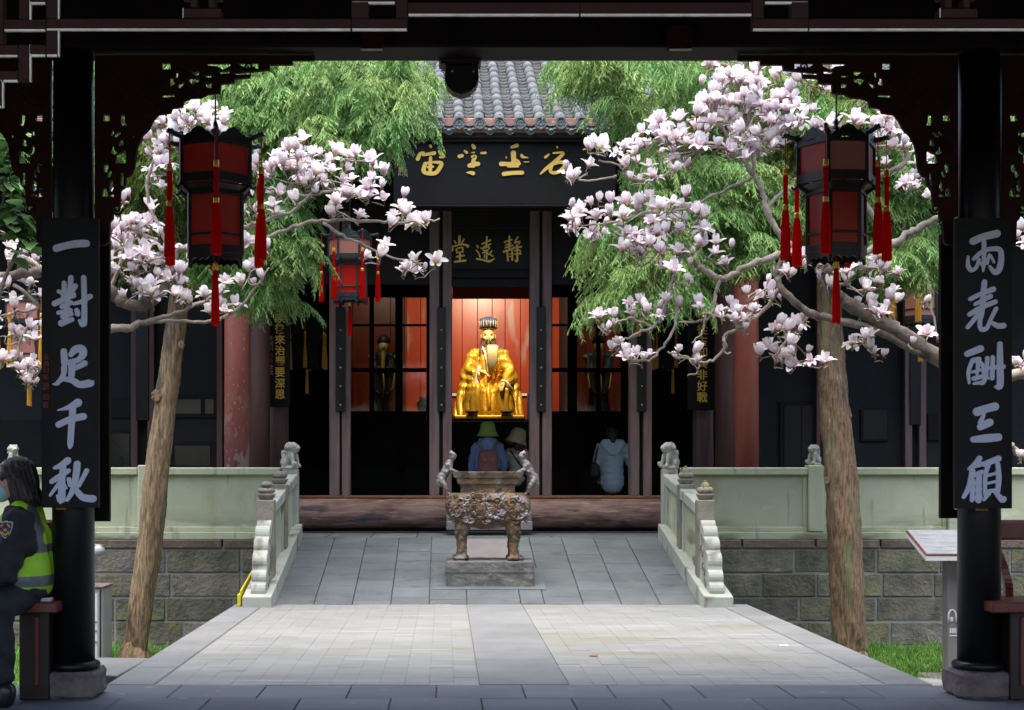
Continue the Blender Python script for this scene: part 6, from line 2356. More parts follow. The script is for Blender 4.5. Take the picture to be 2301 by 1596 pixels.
LC = [(395, 258, 58, 22, 10, y), (450, 268, 50, 22, 9, y), (490, 240, 3, 3, 1, y), (365, 290, 28, 22, 6, y), (350, 322, 22, 14, 5, y), (352, 385, 22, 18, 4, y), (400, 310, 25, 14, 4, y - .1),
      (600, 345, 30, 18, 4, y), (640, 345, 30, 22, 5, y), (694, 322, 22, 14, 3, y), (728, 340, 22, 16, 3, y), (775, 352, 22, 14, 3, y), (846, 350, 10, 8, 1, y), (843, 376, 12, 6, 2, y), (650, 388, 55, 20, 9, y),
      (745, 405, 45, 16, 6, y), (800, 418, 30, 14, 4, y), (835, 435, 20, 15, 3, y), (775, 462, 24, 12, 3, y), (636, 438, 20, 8, 2, y), (600, 465, 14, 14, 2, y), (905, 440, 10, 6, 1, y), (888, 482, 22, 10, 3, y), (935, 490, 18, 8, 3, y),
      (846, 548, 16, 12, 2, y), (905, 592, 6, 6, 1, y), (945, 585, 26, 18, 4, y), (300, 490, 42, 22, 8, y), (280, 530, 32, 18, 5, y), (340, 560, 36, 18, 6, y), (300, 602, 42, 22, 7, y), (390, 585, 28, 24, 5, y), (370, 640, 38, 16, 5, y),
      (262, 560, 14, 30, 3, y), (325, 640, 30, 12, 3, y), (440, 668, 26, 12, 3, y), (405, 640, 14, 14, 2, y), (500, 640, 12, 12, 2, y), (510, 668, 14, 10, 2, y), (558, 608, 14, 12, 2, y), (575, 588, 10, 10, 1, y), (488, 688, 12, 10, 2, y), (600, 552, 8, 8, 1, y),
      (545, 440, 18, 20, 3, y), (540, 530, 16, 12, 2, y), (272, 450, 12, 14, 2, y), (585, 630, 10, 8, 1, y),
      (30, 562, 22, 16, 3, y), (72, 566, 18, 14, 3, y), (20, 625, 20, 10, 2, y), (72, 640, 18, 10, 2, y), (25, 685, 24, 14, 3, y), (72, 735, 18, 12, 3, y), (14, 742, 14, 8, 2, y), (18, 798, 14, 8, 2, y), (50, 812, 20, 10, 3, y), (78, 832, 12, 14, 3, y)]
magnolia('magnolia_tree', [(172, 1500, 40, 14.4), (170, 1200, 36, 13.6), (168, 900, 32, 12.9), (170, 740, 28, 12.6), (172, 640, 26, 12.6), (160, 560, 16, 12.6), (60, 400, 10, 12.6)],
         'magnolia with white pink flowers reaching in from behind the left column', LB, LC, 5, 1)

y = 12.4
RB = [[(2210, 860, 44, y), (2105, 800, 36, y), (2040, 760, 33, y), (1975, 722, 32, y), (1920, 692, 31, y), (1886, 668, 30, y), (1868, 640, 28, y), (1856, 606, 27, y), (1846, 580, 24, y)],
      [(2105, 812, 18, y), (2050, 784, 17, y), (1985, 750, 19, y), (1920, 728, 18, y), (1862, 716, 17, y), (1815, 702, 18, y), (1780, 672, 17, y), (1752, 645, 16, y), (1745, 615, 14, y), (1758, 580, 11, y), (1776, 540, 9, y)],
      [(1850, 585, 22, y), (1890, 590, 18, y), (1915, 580, 17, y), (1955, 562, 17, y), (2000, 548, 17, y), (2045, 525, 16, y), (2080, 505, 15, y), (2108, 488, 14, y)],
      [(1846, 580, 20, y), (1812, 572, 18, y), (1760, 568, 16, y), (1705, 588, 15, y), (1670, 602, 14, y), (1640, 622, 15, y), (1618, 628, 15, y), (1590, 612, 12, y), (1560, 588, 11, y), (1535, 560, 9, y)],
      [(1800, 572, 14, y), (1762, 540, 14, y), (1738, 505, 13, y), (1722, 470, 13, y), (1712, 430, 12, y), (1694, 395, 11, y), (1668, 360, 10, y), (1640, 340, 8, y), (1600, 330, 6, y), (1560, 345, 5, y)],
      [(1618, 628, 9, y), (1608, 660, 8, y), (1606, 690, 7, y), (1590, 716, 6, y), (1560, 722, 5, y), (1525, 724, 4, y)],
      [(1752, 645, 10, y), (1720, 690, 9, y), (1690, 720, 8, y), (1660, 740, 8, y), (1632, 752, 8, y), (1625, 785, 7, y), (1600, 808, 6, y), (1570, 815, 6, y), (1540, 800, 5, y), (1500, 790, 4, y)],
      [(1660, 740, 7, y), (1640, 715, 6, y), (1610, 705, 6, y), (1585, 710, 5, y), (1580, 745, 5, y), (1555, 770, 4, y)],
      [(1535, 560, 9, y), (1515, 610, 8, y), (1505, 660, 8, y), (1490, 710, 7, y), (1465, 735, 7, y), (1430, 750, 6, y), (1400, 765, 5, y), (1372, 770, 4, y)],
      [(1510, 640, 7, y), (1520, 690, 6, y), (1514, 740, 6, y), (1490, 780, 6, y), (1462, 808, 5, y), (1430, 810, 4, y), (1410, 800, 4, y)],
      [(1465, 735, 5, y), (1420, 715, 5, y), (1390, 722, 4, y), (1360, 740, 4, y)],
      [(1570, 815, 4, y), (1566, 835, 4, y), (1545, 845, 3, y)],
      [(1722, 470, 10, y), (1760, 430, 9, y), (1800, 420, 8, y), (1840, 405, 7, y), (1850, 350, 6, y), (1870, 300, 5, y)],
      [(1694, 395, 9, y), (1690, 340, 8, y), (1680, 290, 7, y), (1690, 240, 6, y), (1720, 210, 5, y)], [(1668, 360, 8, y), (1630, 300, 7, y), (1610, 250, 6, y), (1630, 200, 5, y), (1655, 170, 4, y)],
      [(2000, 548, 11, y), (1960, 480, 11, y), (1935, 440, 11, y), (1920, 415, 10, y), (1960, 400, 11, y), (2000, 385, 12, y), (2035, 360, 12, y), (2030, 310, 9, y), (2000, 260, 7, y)],
      [(2030, 330, 7, y), (1990, 330, 6, y), (1950, 330, 5, y)], [(1560, 345, 5, y), (1480, 400, 5, y), (1420, 400, 5, y), (1390, 372, 5, y), (1345, 360, 4, y)], [(1385, 395, 5, y), (1340, 405, 4, y), (1300, 405, 4, y)],
      [(1694, 395, 7, y), (1600, 440, 7, y), (1540, 470, 6, y), (1450, 480, 6, y), (1370, 500, 5, y), (1310, 505, 4, y), (1275, 505, 3, y)],
      [(1535, 560, 6, y), (1480, 560, 6, y), (1420, 540, 5, y), (1380, 520, 4, y)], [(1480, 560, 5, y), (1460, 590, 4, y), (1430, 600, 3, y)],
      [(1815, 702, 8, y), (1790, 730, 7, y), (1760, 770, 6, y), (1745, 800, 5, y)], [(1985, 750, 7, y), (1960, 735, 6, y), (1935, 760, 5, y)],
      [(1868, 640, 8, y), (1900, 640, 7, y), (1930, 655, 6, y), (1970, 650, 5, y)], [(1890, 590, 8, y), (1930, 600, 7, y), (1980, 605, 6, y), (2010, 618, 4, y)], [(1752, 645, 8, y), (1730, 680, 6, y)],
      [(2040, 760, 7, y), (2010, 720, 6, y), (1990, 690, 5, y)], [(2108, 770, 6, y), (2096, 700, 5, y), (2092, 640, 4, y)], [(1846, 580, 9, y), (1825, 545, 7, y), (1812, 610, 6, y)],
      [(2210, 850, 30, y), (2270, 845, 26, y), (2330, 830, 20, y)], [(2270, 1000, 18, y), (2300, 1030, 14, y), (2340, 1050, 10, y)]]
RC = [(1650, 158, 40, 14, 5, y), (1630, 195, 55, 22, 11, y), (1715, 195, 45, 26, 8, y), (1590, 248, 45, 24, 9, y), (1680, 255, 55, 28, 11, y), (1765, 265, 38, 24, 7, y), (1540, 296, 38, 20, 7, y), (1620, 308, 48, 20, 8, y), (1795, 228, 36, 22, 5, y),
      (1850, 255, 20, 14, 3, y), (1740, 318, 45, 16, 5, y), (1690, 330, 40, 14, 4, y), (1345, 332, 32, 12, 4, y), (1290, 385, 22, 16, 4, y), (1412, 342, 22, 18, 4, y), (1482, 290, 26, 18, 5, y), (1442, 382, 24, 14, 4, y), (1530, 350, 34, 22, 6, y), (1392, 438, 10, 8, 1, y),
      (1270, 494, 14, 8, 2, y), (1308, 480, 18, 16, 3, y), (1350, 460, 18, 14, 3, y), (1400, 525, 40, 22, 8, y), (1420, 500, 40, 20, 5, y), (1350, 520, 20, 10, 2, y), (1430, 456, 22, 18, 3, y), (1500, 458, 36, 22, 5, y), (1548, 500, 36, 22, 6, y), (1440, 562, 32, 14, 3, y),
      (1948, 288, 32, 18, 6, y), (2005, 275, 22, 22, 5, y), (1960, 338, 34, 16, 5, y), (2020, 320, 20, 16, 3, y), (2055, 400, 14, 12, 3, y), (1590, 560, 38, 16, 5, y), (1500, 575, 30, 14, 3, y), (1475, 690, 44, 14, 6, y), (1430, 680, 18, 10, 2, y), (1378, 722, 24, 14, 4, y), (1362, 742, 10, 6, 1, y), (1392, 772, 12, 6, 2, y),
      (1436, 800, 18, 8, 3, y), (1520, 620, 26, 10, 2, y), (1590, 688, 22, 10, 3, y), (1630, 682, 12, 6, 1, y), (1722, 638, 6, 6, 1, y), (1700, 690, 34, 12, 4, y), (1660, 705, 14, 8, 2, y), (1770, 720, 26, 14, 4, y), (1780, 752, 34, 14, 5, y), (1620, 752, 10, 6, 1, y), (1548, 792, 22, 8, 3, y),
      (1642, 780, 6, 6, 1, y), (1680, 740, 10, 6, 1, y), (1740, 790, 22, 10, 4, y), (1790, 800, 24, 12, 4, y), (1860, 812, 6, 4, 1, y), (1820, 568, 26, 18, 4, y), (1770, 590, 18, 12, 2, y), (1925, 590, 26, 16, 4, y), (1970, 580, 16, 12, 3, y), (2010, 600, 18, 10, 2, y), (1990, 640, 16, 10, 2, y), (1865, 610, 24, 14, 3, y),
      (1920, 640, 16, 10, 2, y), (1960, 690, 24, 12, 4, y), (2002, 675, 14, 8, 2, y), (1940, 758, 18, 8, 3, y), (1975, 785, 16, 8, 2, y), (2042, 758, 8, 6, 1, y), (2076, 670, 5, 5, 1, y), (2092, 738, 5, 5, 1, y), (1740, 655, 14, 8, 2, y), (1700, 640, 16, 10, 2, y),
      (2292, 815, 10, 10, 3, y), (2286, 1030, 6, 6, 1, y), (2288, 520, 10, 12, 2, y), (2225, 300, 40, 20, 3, y), (2090, 350, 16, 30, 3, y), (2105, 440, 12, 20, 2, y), (1820, 170, 60, 16, 4, y)]
magnolia('magnolia_tree', [(2205, 1500, 56, 14.4), (2206, 1300, 52, 13.6), (2208, 1100, 48, 12.8), (2210, 860, 44, 12.4), (2240, 700, 26, 12.4), (2200, 560, 18, 12.4), (2150, 470, 16, 12.4), (2108, 488, 14, 12.4)],
         'magnolia crowded with white pink flowers reaching in from behind the right column', RB, RC, 9, 2)


# ------------------------------------------------------------------ glossy broad-leaved shrub at the far left edge
def leaf_mesh(seed):
    g = random.Random(seed)
    v, f, t = [], [], []
    L, W = .125, .052
    for i in range(6):
        k = i / 5
        w = W * math.sin(math.pi * (k * .86 + .1)) ** .8 * (1 if k < .99 else .15)
        z = -.35 * L * k * k
        for s in (-1, 0, 1):
            v.append((L * k, s * w, z - .012 * (s == 0) + .006 * abs(s)))
            t.append(k)
    for i in range(5):
        for j in range(2):
            a = i * 3 + j
            f.append((a, a + 1, a + 4, a + 3))
    me = bpy.data.meshes.new('leaf')
    me.from_pydata(v, [], f)
    at = me.attributes.new('tip', 'FLOAT', 'POINT')
    at.data.foreach_set('value', np.array(t, dtype=np.float32))
    me.materials.append(mt['broadleaf'])
    me.polygons.foreach_set('use_smooth', [True] * len(f))
    return me


ysh = 10.8
base = P(-30, 1590, ysh)
base.z = GZ
t = thing('broadleaf_shrub', base, 'tall shrub with glossy dark green leaves at the far left edge', 'shrub')
g = random.Random(31)
stems = []
for (pts) in ([(-30, 1590), (-45, 1200), (-30, 800), (0, 500), (20, 400)], [(-35, 1000), (-10, 700), (40, 560), (60, 490)], [(-40, 800), (-60, 500), (-20, 330), (5, 290)], [(-30, 700), (-80, 450), (-90, 300)]):
    pp = [P(a, b, ysh + g.uniform(-.1, .1)) for a, b in pts]
    pp[0].z = max(pp[0].z, GZ)
    sp = catmull([tuple(p) for p in pp], 6)
    part('stem', MB().tube([tuple(p) for p in sp], list(np.linspace(.022, .006, len(sp))), 7), mt['twig_dark'], t)
    stems.append(sp)
lm = [leaf_mesh(k) for k in range(2)]
for (u, v, r, n) in ((8, 310, 26, 12), (30, 350, 20, 8), (5, 400, 30, 16), (40, 420, 26, 14), (45, 480, 34, 18), (70, 520, 28, 14), (20, 500, 30, 14), (60, 560, 26, 10), (-40, 380, 50, 20), (-60, 480, 50, 18)):
    c = P(u, v, ysh)
    a0 = g.uniform(0, 6)
    for k in range(n):
        a = a0 + k * 2.4
        p = c + Vector((g.uniform(-1, 1), g.uniform(-1, 1), g.uniform(-1, 1))) * (r / F * ysh)
        o = link('leaf', lm[k % 2], t, p)
        o.rotation_euler = (g.uniform(-.5, .5), g.uniform(-.5, .55), a)
        s = g.uniform(.75, 1.25)
        o.scale = (s, s, s)
mt['attire'] = M('dark green grey robe', (.03, .05, .05), (.05, .075, .07), sc=6, rough=.5)


# ------------------------------------------------------------------ golden seated statue
SYc = 26.0


def Q(u, v, dy=0.0):
    return P(u, v, SYc) + Vector((0, dy, 0))


ped = thing('altar', (PX(1100, SYc), SYc, .46), 'dark altar block under the golden statue', 'altar')
part('block', MB().box(PX(880, SYc), PX(1320, SYc), SYc - .55, SYc + .75, .46, PZ(945, SYc)), mt['hallwood'], ped)
part('altar_edge', MB().box(PX(1182, SYc), PX(1196, SYc), SYc - .56, SYc - .2, PZ(945, SYc), PZ(886, SYc), .01), mt['capblue'], ped)
part('altar_edge', MB().box(PX(1170, SYc), PX(1230, SYc), SYc - .2, SYc + .5, PZ(892, SYc), PZ(886, SYc), .005).box(PX(985, SYc), PX(1026, SYc), SYc - .2, SYc + .5, PZ(892, SYc), PZ(886, SYc), .005), mt['cream'], ped)

sta = thing('seated_statue', Q(1097, 945), 'golden seated statue of a bearded scholar in flowing robes before a red board', 'statue')
m = MB()
m.cap(Q(1096, 900, .08), Q(1097, 815, .12), .33, .24)                        # trunk
m.cap(Q(1097, 815, .12), Q(1097, 790, .10), .24, .16)
m.ell(Q(1097, 793, .10), (.30, .17, .11))
for s, eu, ev in ((-1, 1050, 836), (1, 1146, 840)):
    m.cap(Q(1097 + s * 33, 798, .06), Q(eu, ev, -.05), .115, .125)               # upper arms
    m.cap(Q(eu, ev, -.05), Q(eu + s * 4, 868, -.14), .12, .12)                  # wide sleeves flowing down to the sides
    m.cap(Q(eu + s * 4, 868, -.14), Q(1097 + s * 64, 915, -.26), .12, .11)
    m.cap(Q(1097 + s * 64, 912, -.26), Q(1097 + s * 70, 940, -.34), .10, .085)
    m.cap(Q(1097 + s * 52, 900, -.22), Q(1097 + s * 60, 940, -.38), .12, .10)
m.cap(Q(1050, 838, -.08), Q(1078, 847, -.34), .12, .085)                     # forearm to the chest
m.cap(Q(1058, 845, -.16), Q(1066, 880, -.30), .10, .11)                      # hanging cuff sleeve
m.cap(Q(1146, 842, -.08), Q(1132, 866, -.44), .125, .095)                    # forearm to the knee
for s in (-1, 1):
    c = 1097 + s * 33
    m.cap(Q(1097 + s * 18, 892, .0), Q(c, 883, -.46), .19, .165)                # thighs
    m.cap(Q(c, 883, -.46), Q(c + s * 1, 912, -.50), .160, .150)                # shins under cloth
    m.cap(Q(c + s * 1, 912, -.50), Q(c + s * 3, 927, -.50), .150, .165)
m.cap(Q(1097, 885, -.34), Q(1097, 930, -.46), .14, .13)


def sfold(co, no):
    x, y, z = co[:, 0] - Q(1097, 0).x, co[:, 1], co[:, 2] - Q(0, 945).z
    low = np.clip((.66 - z) / .25, 0, 1)
    a = .034 * low * (np.abs(np.sin(x * 31 + .9 * np.sin(z * 6) + y * 3)) ** .6 - .55) * (np.abs(no[:, 2]) < .92)
    r = np.sqrt((np.abs(x) - .30) ** 2 + (z - .95) ** 2)
    b = .013 * (1 - low) * np.sin(r * 42 + x * 5) * np.clip((np.abs(x) - .14) / .1, 0, 1)
    c = .010 * (1 - low) * np.sin(z * 6 - np.abs(x) * 52) * (np.abs(x) < .3)
    return a + b + c


org_part('robe', m, mt['statue'], sta, voxel=.014, smooth=3, fold=sfold)
part('base_slab', MB().box(PX(1020, SYc), PX(1174, SYc), SYc - .72, SYc + .3, PZ(945, SYc) + .001, PZ(937, SYc), .02), mt['statue'], sta)
for s in (-1, 1):
    m = MB()
    for k in range(4):
        m.ell(Q(1097 + s * (30 + k * 5), 929, -.70), (.05, .08, .035))
    org_part('shoe', m, mt['beard'], sta, voxel=.015, smooth=1)
# head with face
m = MB()
m.ell(Q(1097, 755, -.02), (.118, .13, .165))
m.ell(Q(1097, 768, -.045), (.095, .10, .10))
m.cap(Q(1097, 775, .0), Q(1097, 792, .03), .08, .10)
m.ell(Q(1097, 760, -.135), (.020, .026, .028))                                   # nose
m.cap(Q(1097, 751, -.128), Q(1097, 758, -.138), .012, .016)
for s in (-1, 1):
    m.ell(Q(1097 + s * 15, 757, .02), (.022, .035, .055))                       # ears
    m.ell(Q(1097 + s * 6.5, 749, -.118), (.038, .026, .012))                     # brow
    m.ell(Q(1097 + s * 7.5, 761, -.115), (.036, .03, .034))                     # cheek
m.ell(Q(1097, 768, -.14), (.03, .02, .010))
org_part('head', m, mt['face'], sta, voxel=.010, smooth=2)
for s in (-1, 1):
    part('eye', MB().ell(Q(1097 + s * 6.8, 753.5, -.142), (.028, .012, .0075), n=10, m=6), mt['beard'], sta)
    part('eyebrow', MB().tube([Q(1097 + s * 3, 747.5, -.152), Q(1097 + s * 8, 745.8, -.145), Q(1097 + s * 12, 748, -.12)], [.004, .006, .003], 6), mt['beard'], sta)
    part('moustache', MB().tube([Q(1097 + s * .8, 765.2, -.165), Q(1097 + s * 6, 766, -.155), Q(1097 + s * 10, 771, -.13)], [.010, .011, .004], 6), mt['beard'], sta)
    part('hair_lock', MB().tube([Q(1097 + s * 15, 764, .0), Q(1097 + s * 17, 778, -.06), Q(1097 + s * 18.5, 792, -.14), Q(1097 + s * 20, 812, -.2)], [.016, .018, .014, .006], 8), mt['beard'], sta)
m = MB()
m.cap(Q(1097, 771, -.15), Q(1097, 786, -.19), .045, .03)
m.cap(Q(1097, 786, -.19), Q(1097, 800, -.21), .028, .008)
org_part('beard', m, mt['beard'], sta, voxel=.010, smooth=1)
# folded cap with ridges
cp = MB()
for k in range(11):
    a = -math.pi * .08 + math.pi * 1.16 * k / 10
    x, yv = math.cos(a), -math.sin(a)
    b = Q(1097, 737, -.0)
    cp.tube([b + Vector((.130 * x, .14 * yv, -.01)), b + Vector((.142 * x, .15 * yv, .07)), b + Vector((.125 * x, .13 * yv, .14)), b + Vector((.06 * x, .06 * yv, .175))], [.030, .034, .032, .022], 8)
cp.ell(Q(1097, 731, .02), (.12, .13, .13))
cpo = part('cap', cp, mt['capblue'], sta)
st = MB()
for k in range(10):
    a = -math.pi * .02 + math.pi * 1.04 * k / 9
    x, yv = math.cos(a), -math.sin(a)
    b = Q(1097, 737, -.0)
    st.tube([b + Vector((.158 * x, .168 * yv, -.01)), b + Vector((.172 * x, .182 * yv, .05)), b + Vector((.160 * x, .168 * yv, .12))], [.004, .005, .003], 6)
o = part('cap_ridges', st, mt['gold'], cpo)
o['kind'] = 'stuff'
part('cap_band', MB().lathe([(.133, -.03), (.142, -.02), (.142, .0), (.133, .01)], Q(1097, 737, .0), 24), mt['gold'], sta)
# white cuff, feather fan, collar, belt, hands
m = MB()
m.cap(Q(1076, 830, -.36), Q(1069, 868, -.34), .045, .06)
org_part('cuff', m, mt['cuff'], sta, voxel=.014, smooth=2)
part('cuff', MB().tube([Q(1124, 860, -.58), Q(1134, 862, -.62), Q(1142, 872, -.62), Q(1146, 884, -.6)], [.018, .022, .022, .012], 8), mt['cuff'], sta)
fan = MB()
for k in range(9):
    a = -.16 + .055 * k
    b = Q(1103, 846, -.30)
    fan.tube([b, b + Vector((math.sin(a) * .3, -.03, .26)), b + Vector((math.sin(a) * .34, -.02, .47 + .05 * math.cos(a * 3))), b + Vector((math.sin(a) * .30, -.01, .54))], [.012, .034, .040, .014], 6)
part('feather_fan', fan, mt['scarf'], sta)
part('lapel', MB().tube([Q(1084, 781, -.08), Q(1090, 796, -.19), Q(1094, 820, -.25), Q(1095, 845, -.30)], [.016, .018, .018, .012], 8), mt['cuff'], sta)
part('lapel', MB().tube([Q(1111, 781, -.08), Q(1104, 798, -.2), Q(1098, 818, -.26)], [.016, .018, .012], 8), mt['cuff'], sta)
part('sash', MB().tube([Q(1097, 860, -.40), Q(1095, 885, -.50), Q(1098, 910, -.58), Q(1096, 932, -.62)], [.03, .036, .034, .03], 8), mt['statue'], sta)


def small_hand(w, d, side, mat, parent, s=1.0):
    """Hand with palm, four fingers and thumb from wrist w along d."""
    m = MB()
    d = Vector(d).normalized()
    sd = d.cross(Vector((0, 0, 1)))
    sd = sd.normalized() if sd.length > .1 else Vector((1, 0, 0))
    up = sd.cross(d)
    w = Vector(w)
    m.cap(w, w + d * .05 * s, .030 * s, .036 * s, 8)
    for k in range(4):
        o = sd * (k - 1.5) * .019 * s
        L = (.072, .082, .078, .060)[k] * s
        a = w + d * .07 * s + o
        b = a + d * L * .5 - up * .008 * s
        c = b + d * L * .45 - up * .022 * s
        m.cap(a, b, .0105 * s, .0095 * s, 7)
        m.cap(b, c, .0095 * s, .008 * s, 7)
        m.cap(w + d * .03 * s + o * .7, a, .014 * s, .0105 * s, 7)
    a = w + d * .025 * s + sd * side * .034 * s
    b = a + d * .035 * s + sd * side * .022 * s - up * .01 * s
    m.cap(w + d * .01 * s, a, .018 * s, .014 * s, 7)
    m.cap(a, b, .013 * s, .010 * s, 7)
    m.cap(b, b + d * .028 * s, .010 * s, .008 * s, 7)
    return org_part('hand', m, mat, parent, voxel=.0075 * s, smooth=1)


small_hand(Q(1080, 839, -.42), (.9, -.35, -.35), -1, mt['face'], sta, 1.25)
small_hand(Q(1130, 866, -.58), (-.35, -.5, -.5), 1, mt['face'], sta, 1.25)

# attendant figures seen through the side panes
for (u, lab, cols, s) in ((862, 'dark robed attendant statue behind the left panes', ('beard', 'gold'), 1), (1345, 'grey robed attendant statue with a red panel beside it behind the right panes', ('attire', 'redhot'), -1)):
    t = thing('attendant_statue', Q(u, 945), lab, 'statue', 'attendant statues in the shrine')
    m = MB()
    m.cap(Q(u, 930), Q(u, 850), .20, .17)
    m.cap(Q(u, 850), Q(u, 808), .17, .16)
    m.ell(Q(u, 800), (.24, .14, .10))
    m.cap(Q(u - 24, 802), Q(u - 22, 838, -.1), .08, .08)
    m.cap(Q(u + 24, 802), Q(u + 22, 838, -.1), .08, .08)
    m.cap(Q(u - 22, 838, -.1), Q(u, 836, -.26), .08, .06)
    m.cap(Q(u + 22, 838, -.1), Q(u, 836, -.26), .08, .06)
    m.cap(Q(u - 16, 840, -.15), Q(u - 14, 880, -.15), .07, .08)
    m.cap(Q(u + 16, 840, -.15), Q(u + 14, 880, -.15), .07, .08)
    org_part('robe', m, mt[cols[0]], t, voxel=.022, smooth=2, fold=lambda co, no: .014 * np.sin(co[:, 0] * 50 + 2 * np.sin(co[:, 2] * 5)))
    m = MB()
    m.ell(Q(u, 780, -.02), (.095, .11, .13))
    m.ell(Q(u, 782, -.13), (.02, .03, .03))
    m.cap(Q(u, 788), Q(u, 798), .06, .08)
    org_part('head', m, mt['face'], t, voxel=.013, smooth=2)
    m = MB().lathe([(.11, 0), (.12, .05), (.08, .13), (.02, .16)], Q(u, 772), 16)
    part('cap', m, mt['beard'], t)
    part('sash', MB().tube([Q(u, 838, -.3), Q(u + 3, 870, -.26), Q(u - 2, 910, -.24)], [.014, .016, .01], 8), mt['gold'], t)
    part('belt', MB().lathe([(.175, -.02), (.185, 0), (.175, .02)], Q(u, 852), 20, sy=.95), mt['golddim'], t)
    for s2 in (-1, 1):
        part('shoulder_guard', MB().ell(Q(u + 23 * s2, 803), (.10, .10, .06)), mt['golddim'], t)
        part('sleeve_hem', MB().tube([Q(u + 26 * s2, 840, -.16), Q(u + 22 * s2, 872, -.2), Q(u + 8 * s2, 886, -.22)], .012, 6), mt['gold'], t)
    part('tablet', MB().obox(Q(u, 812, -.3), (.03, .012, .16), None, .005), mt[cols[1]], t)
t = thing('offering_vase', Q(952, 945, -.4), 'dark offering vase with gold foot behind the left panes', 'vase')
part('vase', MB().lathe([(.07, 0), (.09, .04), (.05, .09), (.11, .2), (.12, .28), (.06, .36), (.09, .4)], Q(952, 945, -.4), 20), mt['beard'], t)
part('foot', MB().lathe([(.10, 0), (.11, .02), (.095, .035)], Q(952, 945, -.4), 20), mt['gold'], t)


# ------------------------------------------------------------------ visitors seen from behind in the hall
FZ = .46


def visitor(u, y, label, H, arms, trousers, shoe='shoe'):
    """Standing figure with its back to the camera; returns the thing and a local frame function."""
    x = PX(u, y)
    t = thing('person', (x, y, FZ), label, 'person')
    k = H / 1.6

    def q(a, b, c):
        return Vector((x + a * k, y + b * k, FZ + c * k))
    m = MB()
    for s in (-1, 1):
        m.cap(q(.085 * s, 0, .84), q(.09 * s, .02, .46), .085 * k, .058 * k)
        m.cap(q(.09 * s, .02, .46), q(.095 * s, -.01, .09), .056 * k, .038 * k)
        m.cap(q(.095 * s, -.03, .045), q(.10 * s, .12, .035), .042 * k, .036 * k)
    m.cap(q(-.06, 0, .88), q(.06, 0, .88), .11 * k, .11 * k)
    m.cap(q(0, 0, .92), q(0, 0, 1.22), .125 * k, .14 * k)
    m.cap(q(-.13, 0, 1.27), q(.13, 0, 1.27), .07 * k, .07 * k)
    m.cap(q(0, .0, 1.3), q(0, .02, 1.40), .055 * k, .05 * k)
    m.ell(q(0, .03, 1.47), (.078 * k, .095 * k, .11 * k))
    m.ell(q(0, .125, 1.455), (.013 * k, .018 * k, .018 * k))
    for s in (-1, 1):
        m.ell(q(.08 * s, .02, 1.46), (.012 * k, .02 * k, .03 * k))
    for sh, el, wr in arms:
        m.cap(q(*sh), q(*el), .048 * k, .04 * k)
        m.cap(q(*el), q(*wr), .038 * k, .028 * k)
    zt, zs = FZ + .90 * k, FZ + .075 * k
    org_part('body', m, [mt['skin'], mt[trousers], mt[shoe]], t, voxel=.014, smooth=2,
             pick=lambda c: 2 if c.z < zs else (1 if c.z < zt else 0))
    for sh, el, wr in arms:
        w, e = q(*wr), q(*el)
        small_hand(w, w - e, 1 if sh[0] < 0 else -1, mt['skin'], t, k)
    return t, q, k


# visitor with the green hat
arms = [((-.18, 0, 1.27), (-.25, .02, 1.0), (-.24, .10, .78)), ((.18, 0, 1.27), (.25, .02, 1.0), (.24, .10, .78))]
t, q, k = visitor(1096, 21.0, 'person from behind in a blue hooded jacket, green hat and brown pink backpack', 1.48, arms, 'trousers')
m = MB()
m.cap(q(0, 0, .80), q(0, 0, 1.22), .165 * k, .175 * k)
m.cap(q(-.15, 0, 1.26), q(.15, 0, 1.26), .085 * k, .085 * k)
for sh, el, wr in arms:
    m.cap(q(*sh), q(*el), .078 * k, .066 * k)
    m.cap(q(*el), q(*(Vector(wr) * .9 + Vector(el) * .1)), .066 * k, .052 * k)
m.ell(q(0, -.06, 1.34), (.13 * k, .09 * k, .085 * k))
m.cap(q(-.1, .02, 1.36), q(.1, .02, 1.36), .06 * k, .06 * k)
org_part('jacket', m, mt['jacket_blue'], t, voxel=.016, smooth=3, fold=lambda co, no: .006 * np.sin(co[:, 2] * 40 + co[:, 0] * 25) * np.sin(co[:, 0] * 30))
h = MB().lathe([(.165, -.055), (.160, -.045), (.118, .03), (.108, .10), (.09, .145), (.05, .16), (.01, .162)], q(0, .03, 1.50), 24)
part('hat', h, mt['hat_green'], t)
m = MB()
m.cap(q(-.07, -.235, 1.14), q(.07, -.235, 1.14), .085 * k, .085 * k)
m.cap(q(-.075, -.245, .92), q(.075, -.245, .92), .09 * k, .09 * k)
m.cap(q(-.07, -.24, 1.14), q(-.075, -.245, .92), .085 * k, .09 * k)
m.cap(q(.07, -.24, 1.14), q(.075, -.245, .92), .085 * k, .09 * k)
m.ell(q(0, -.25, 1.03), (.15 * k, .09 * k, .15 * k))
bp = org_part('backpack', m, mt['pack'], t, voxel=.014, smooth=3)
part('flap', MB().obox(q(0, -.332, 1.115), (.12 * k, .008, .055 * k), None, .006), mt['pack'], bp)
for s in (-1, 1):
    part('strap', MB().tube([q(.05 * s, -.19, 1.20), q(.10 * s, -.16, 1.27), q(.155 * s, -.085, 1.335), q(.16 * s, .0, 1.345)], [.018 * k, .02 * k, .02 * k, .016 * k], 8), mt['hat_beige'] if s < 0 else mt['pack'], t)
    part('buckle', MB().obox(q(.06 * s, -.342, 1.065), (.012, .004, .006)), mt['white'], bp)

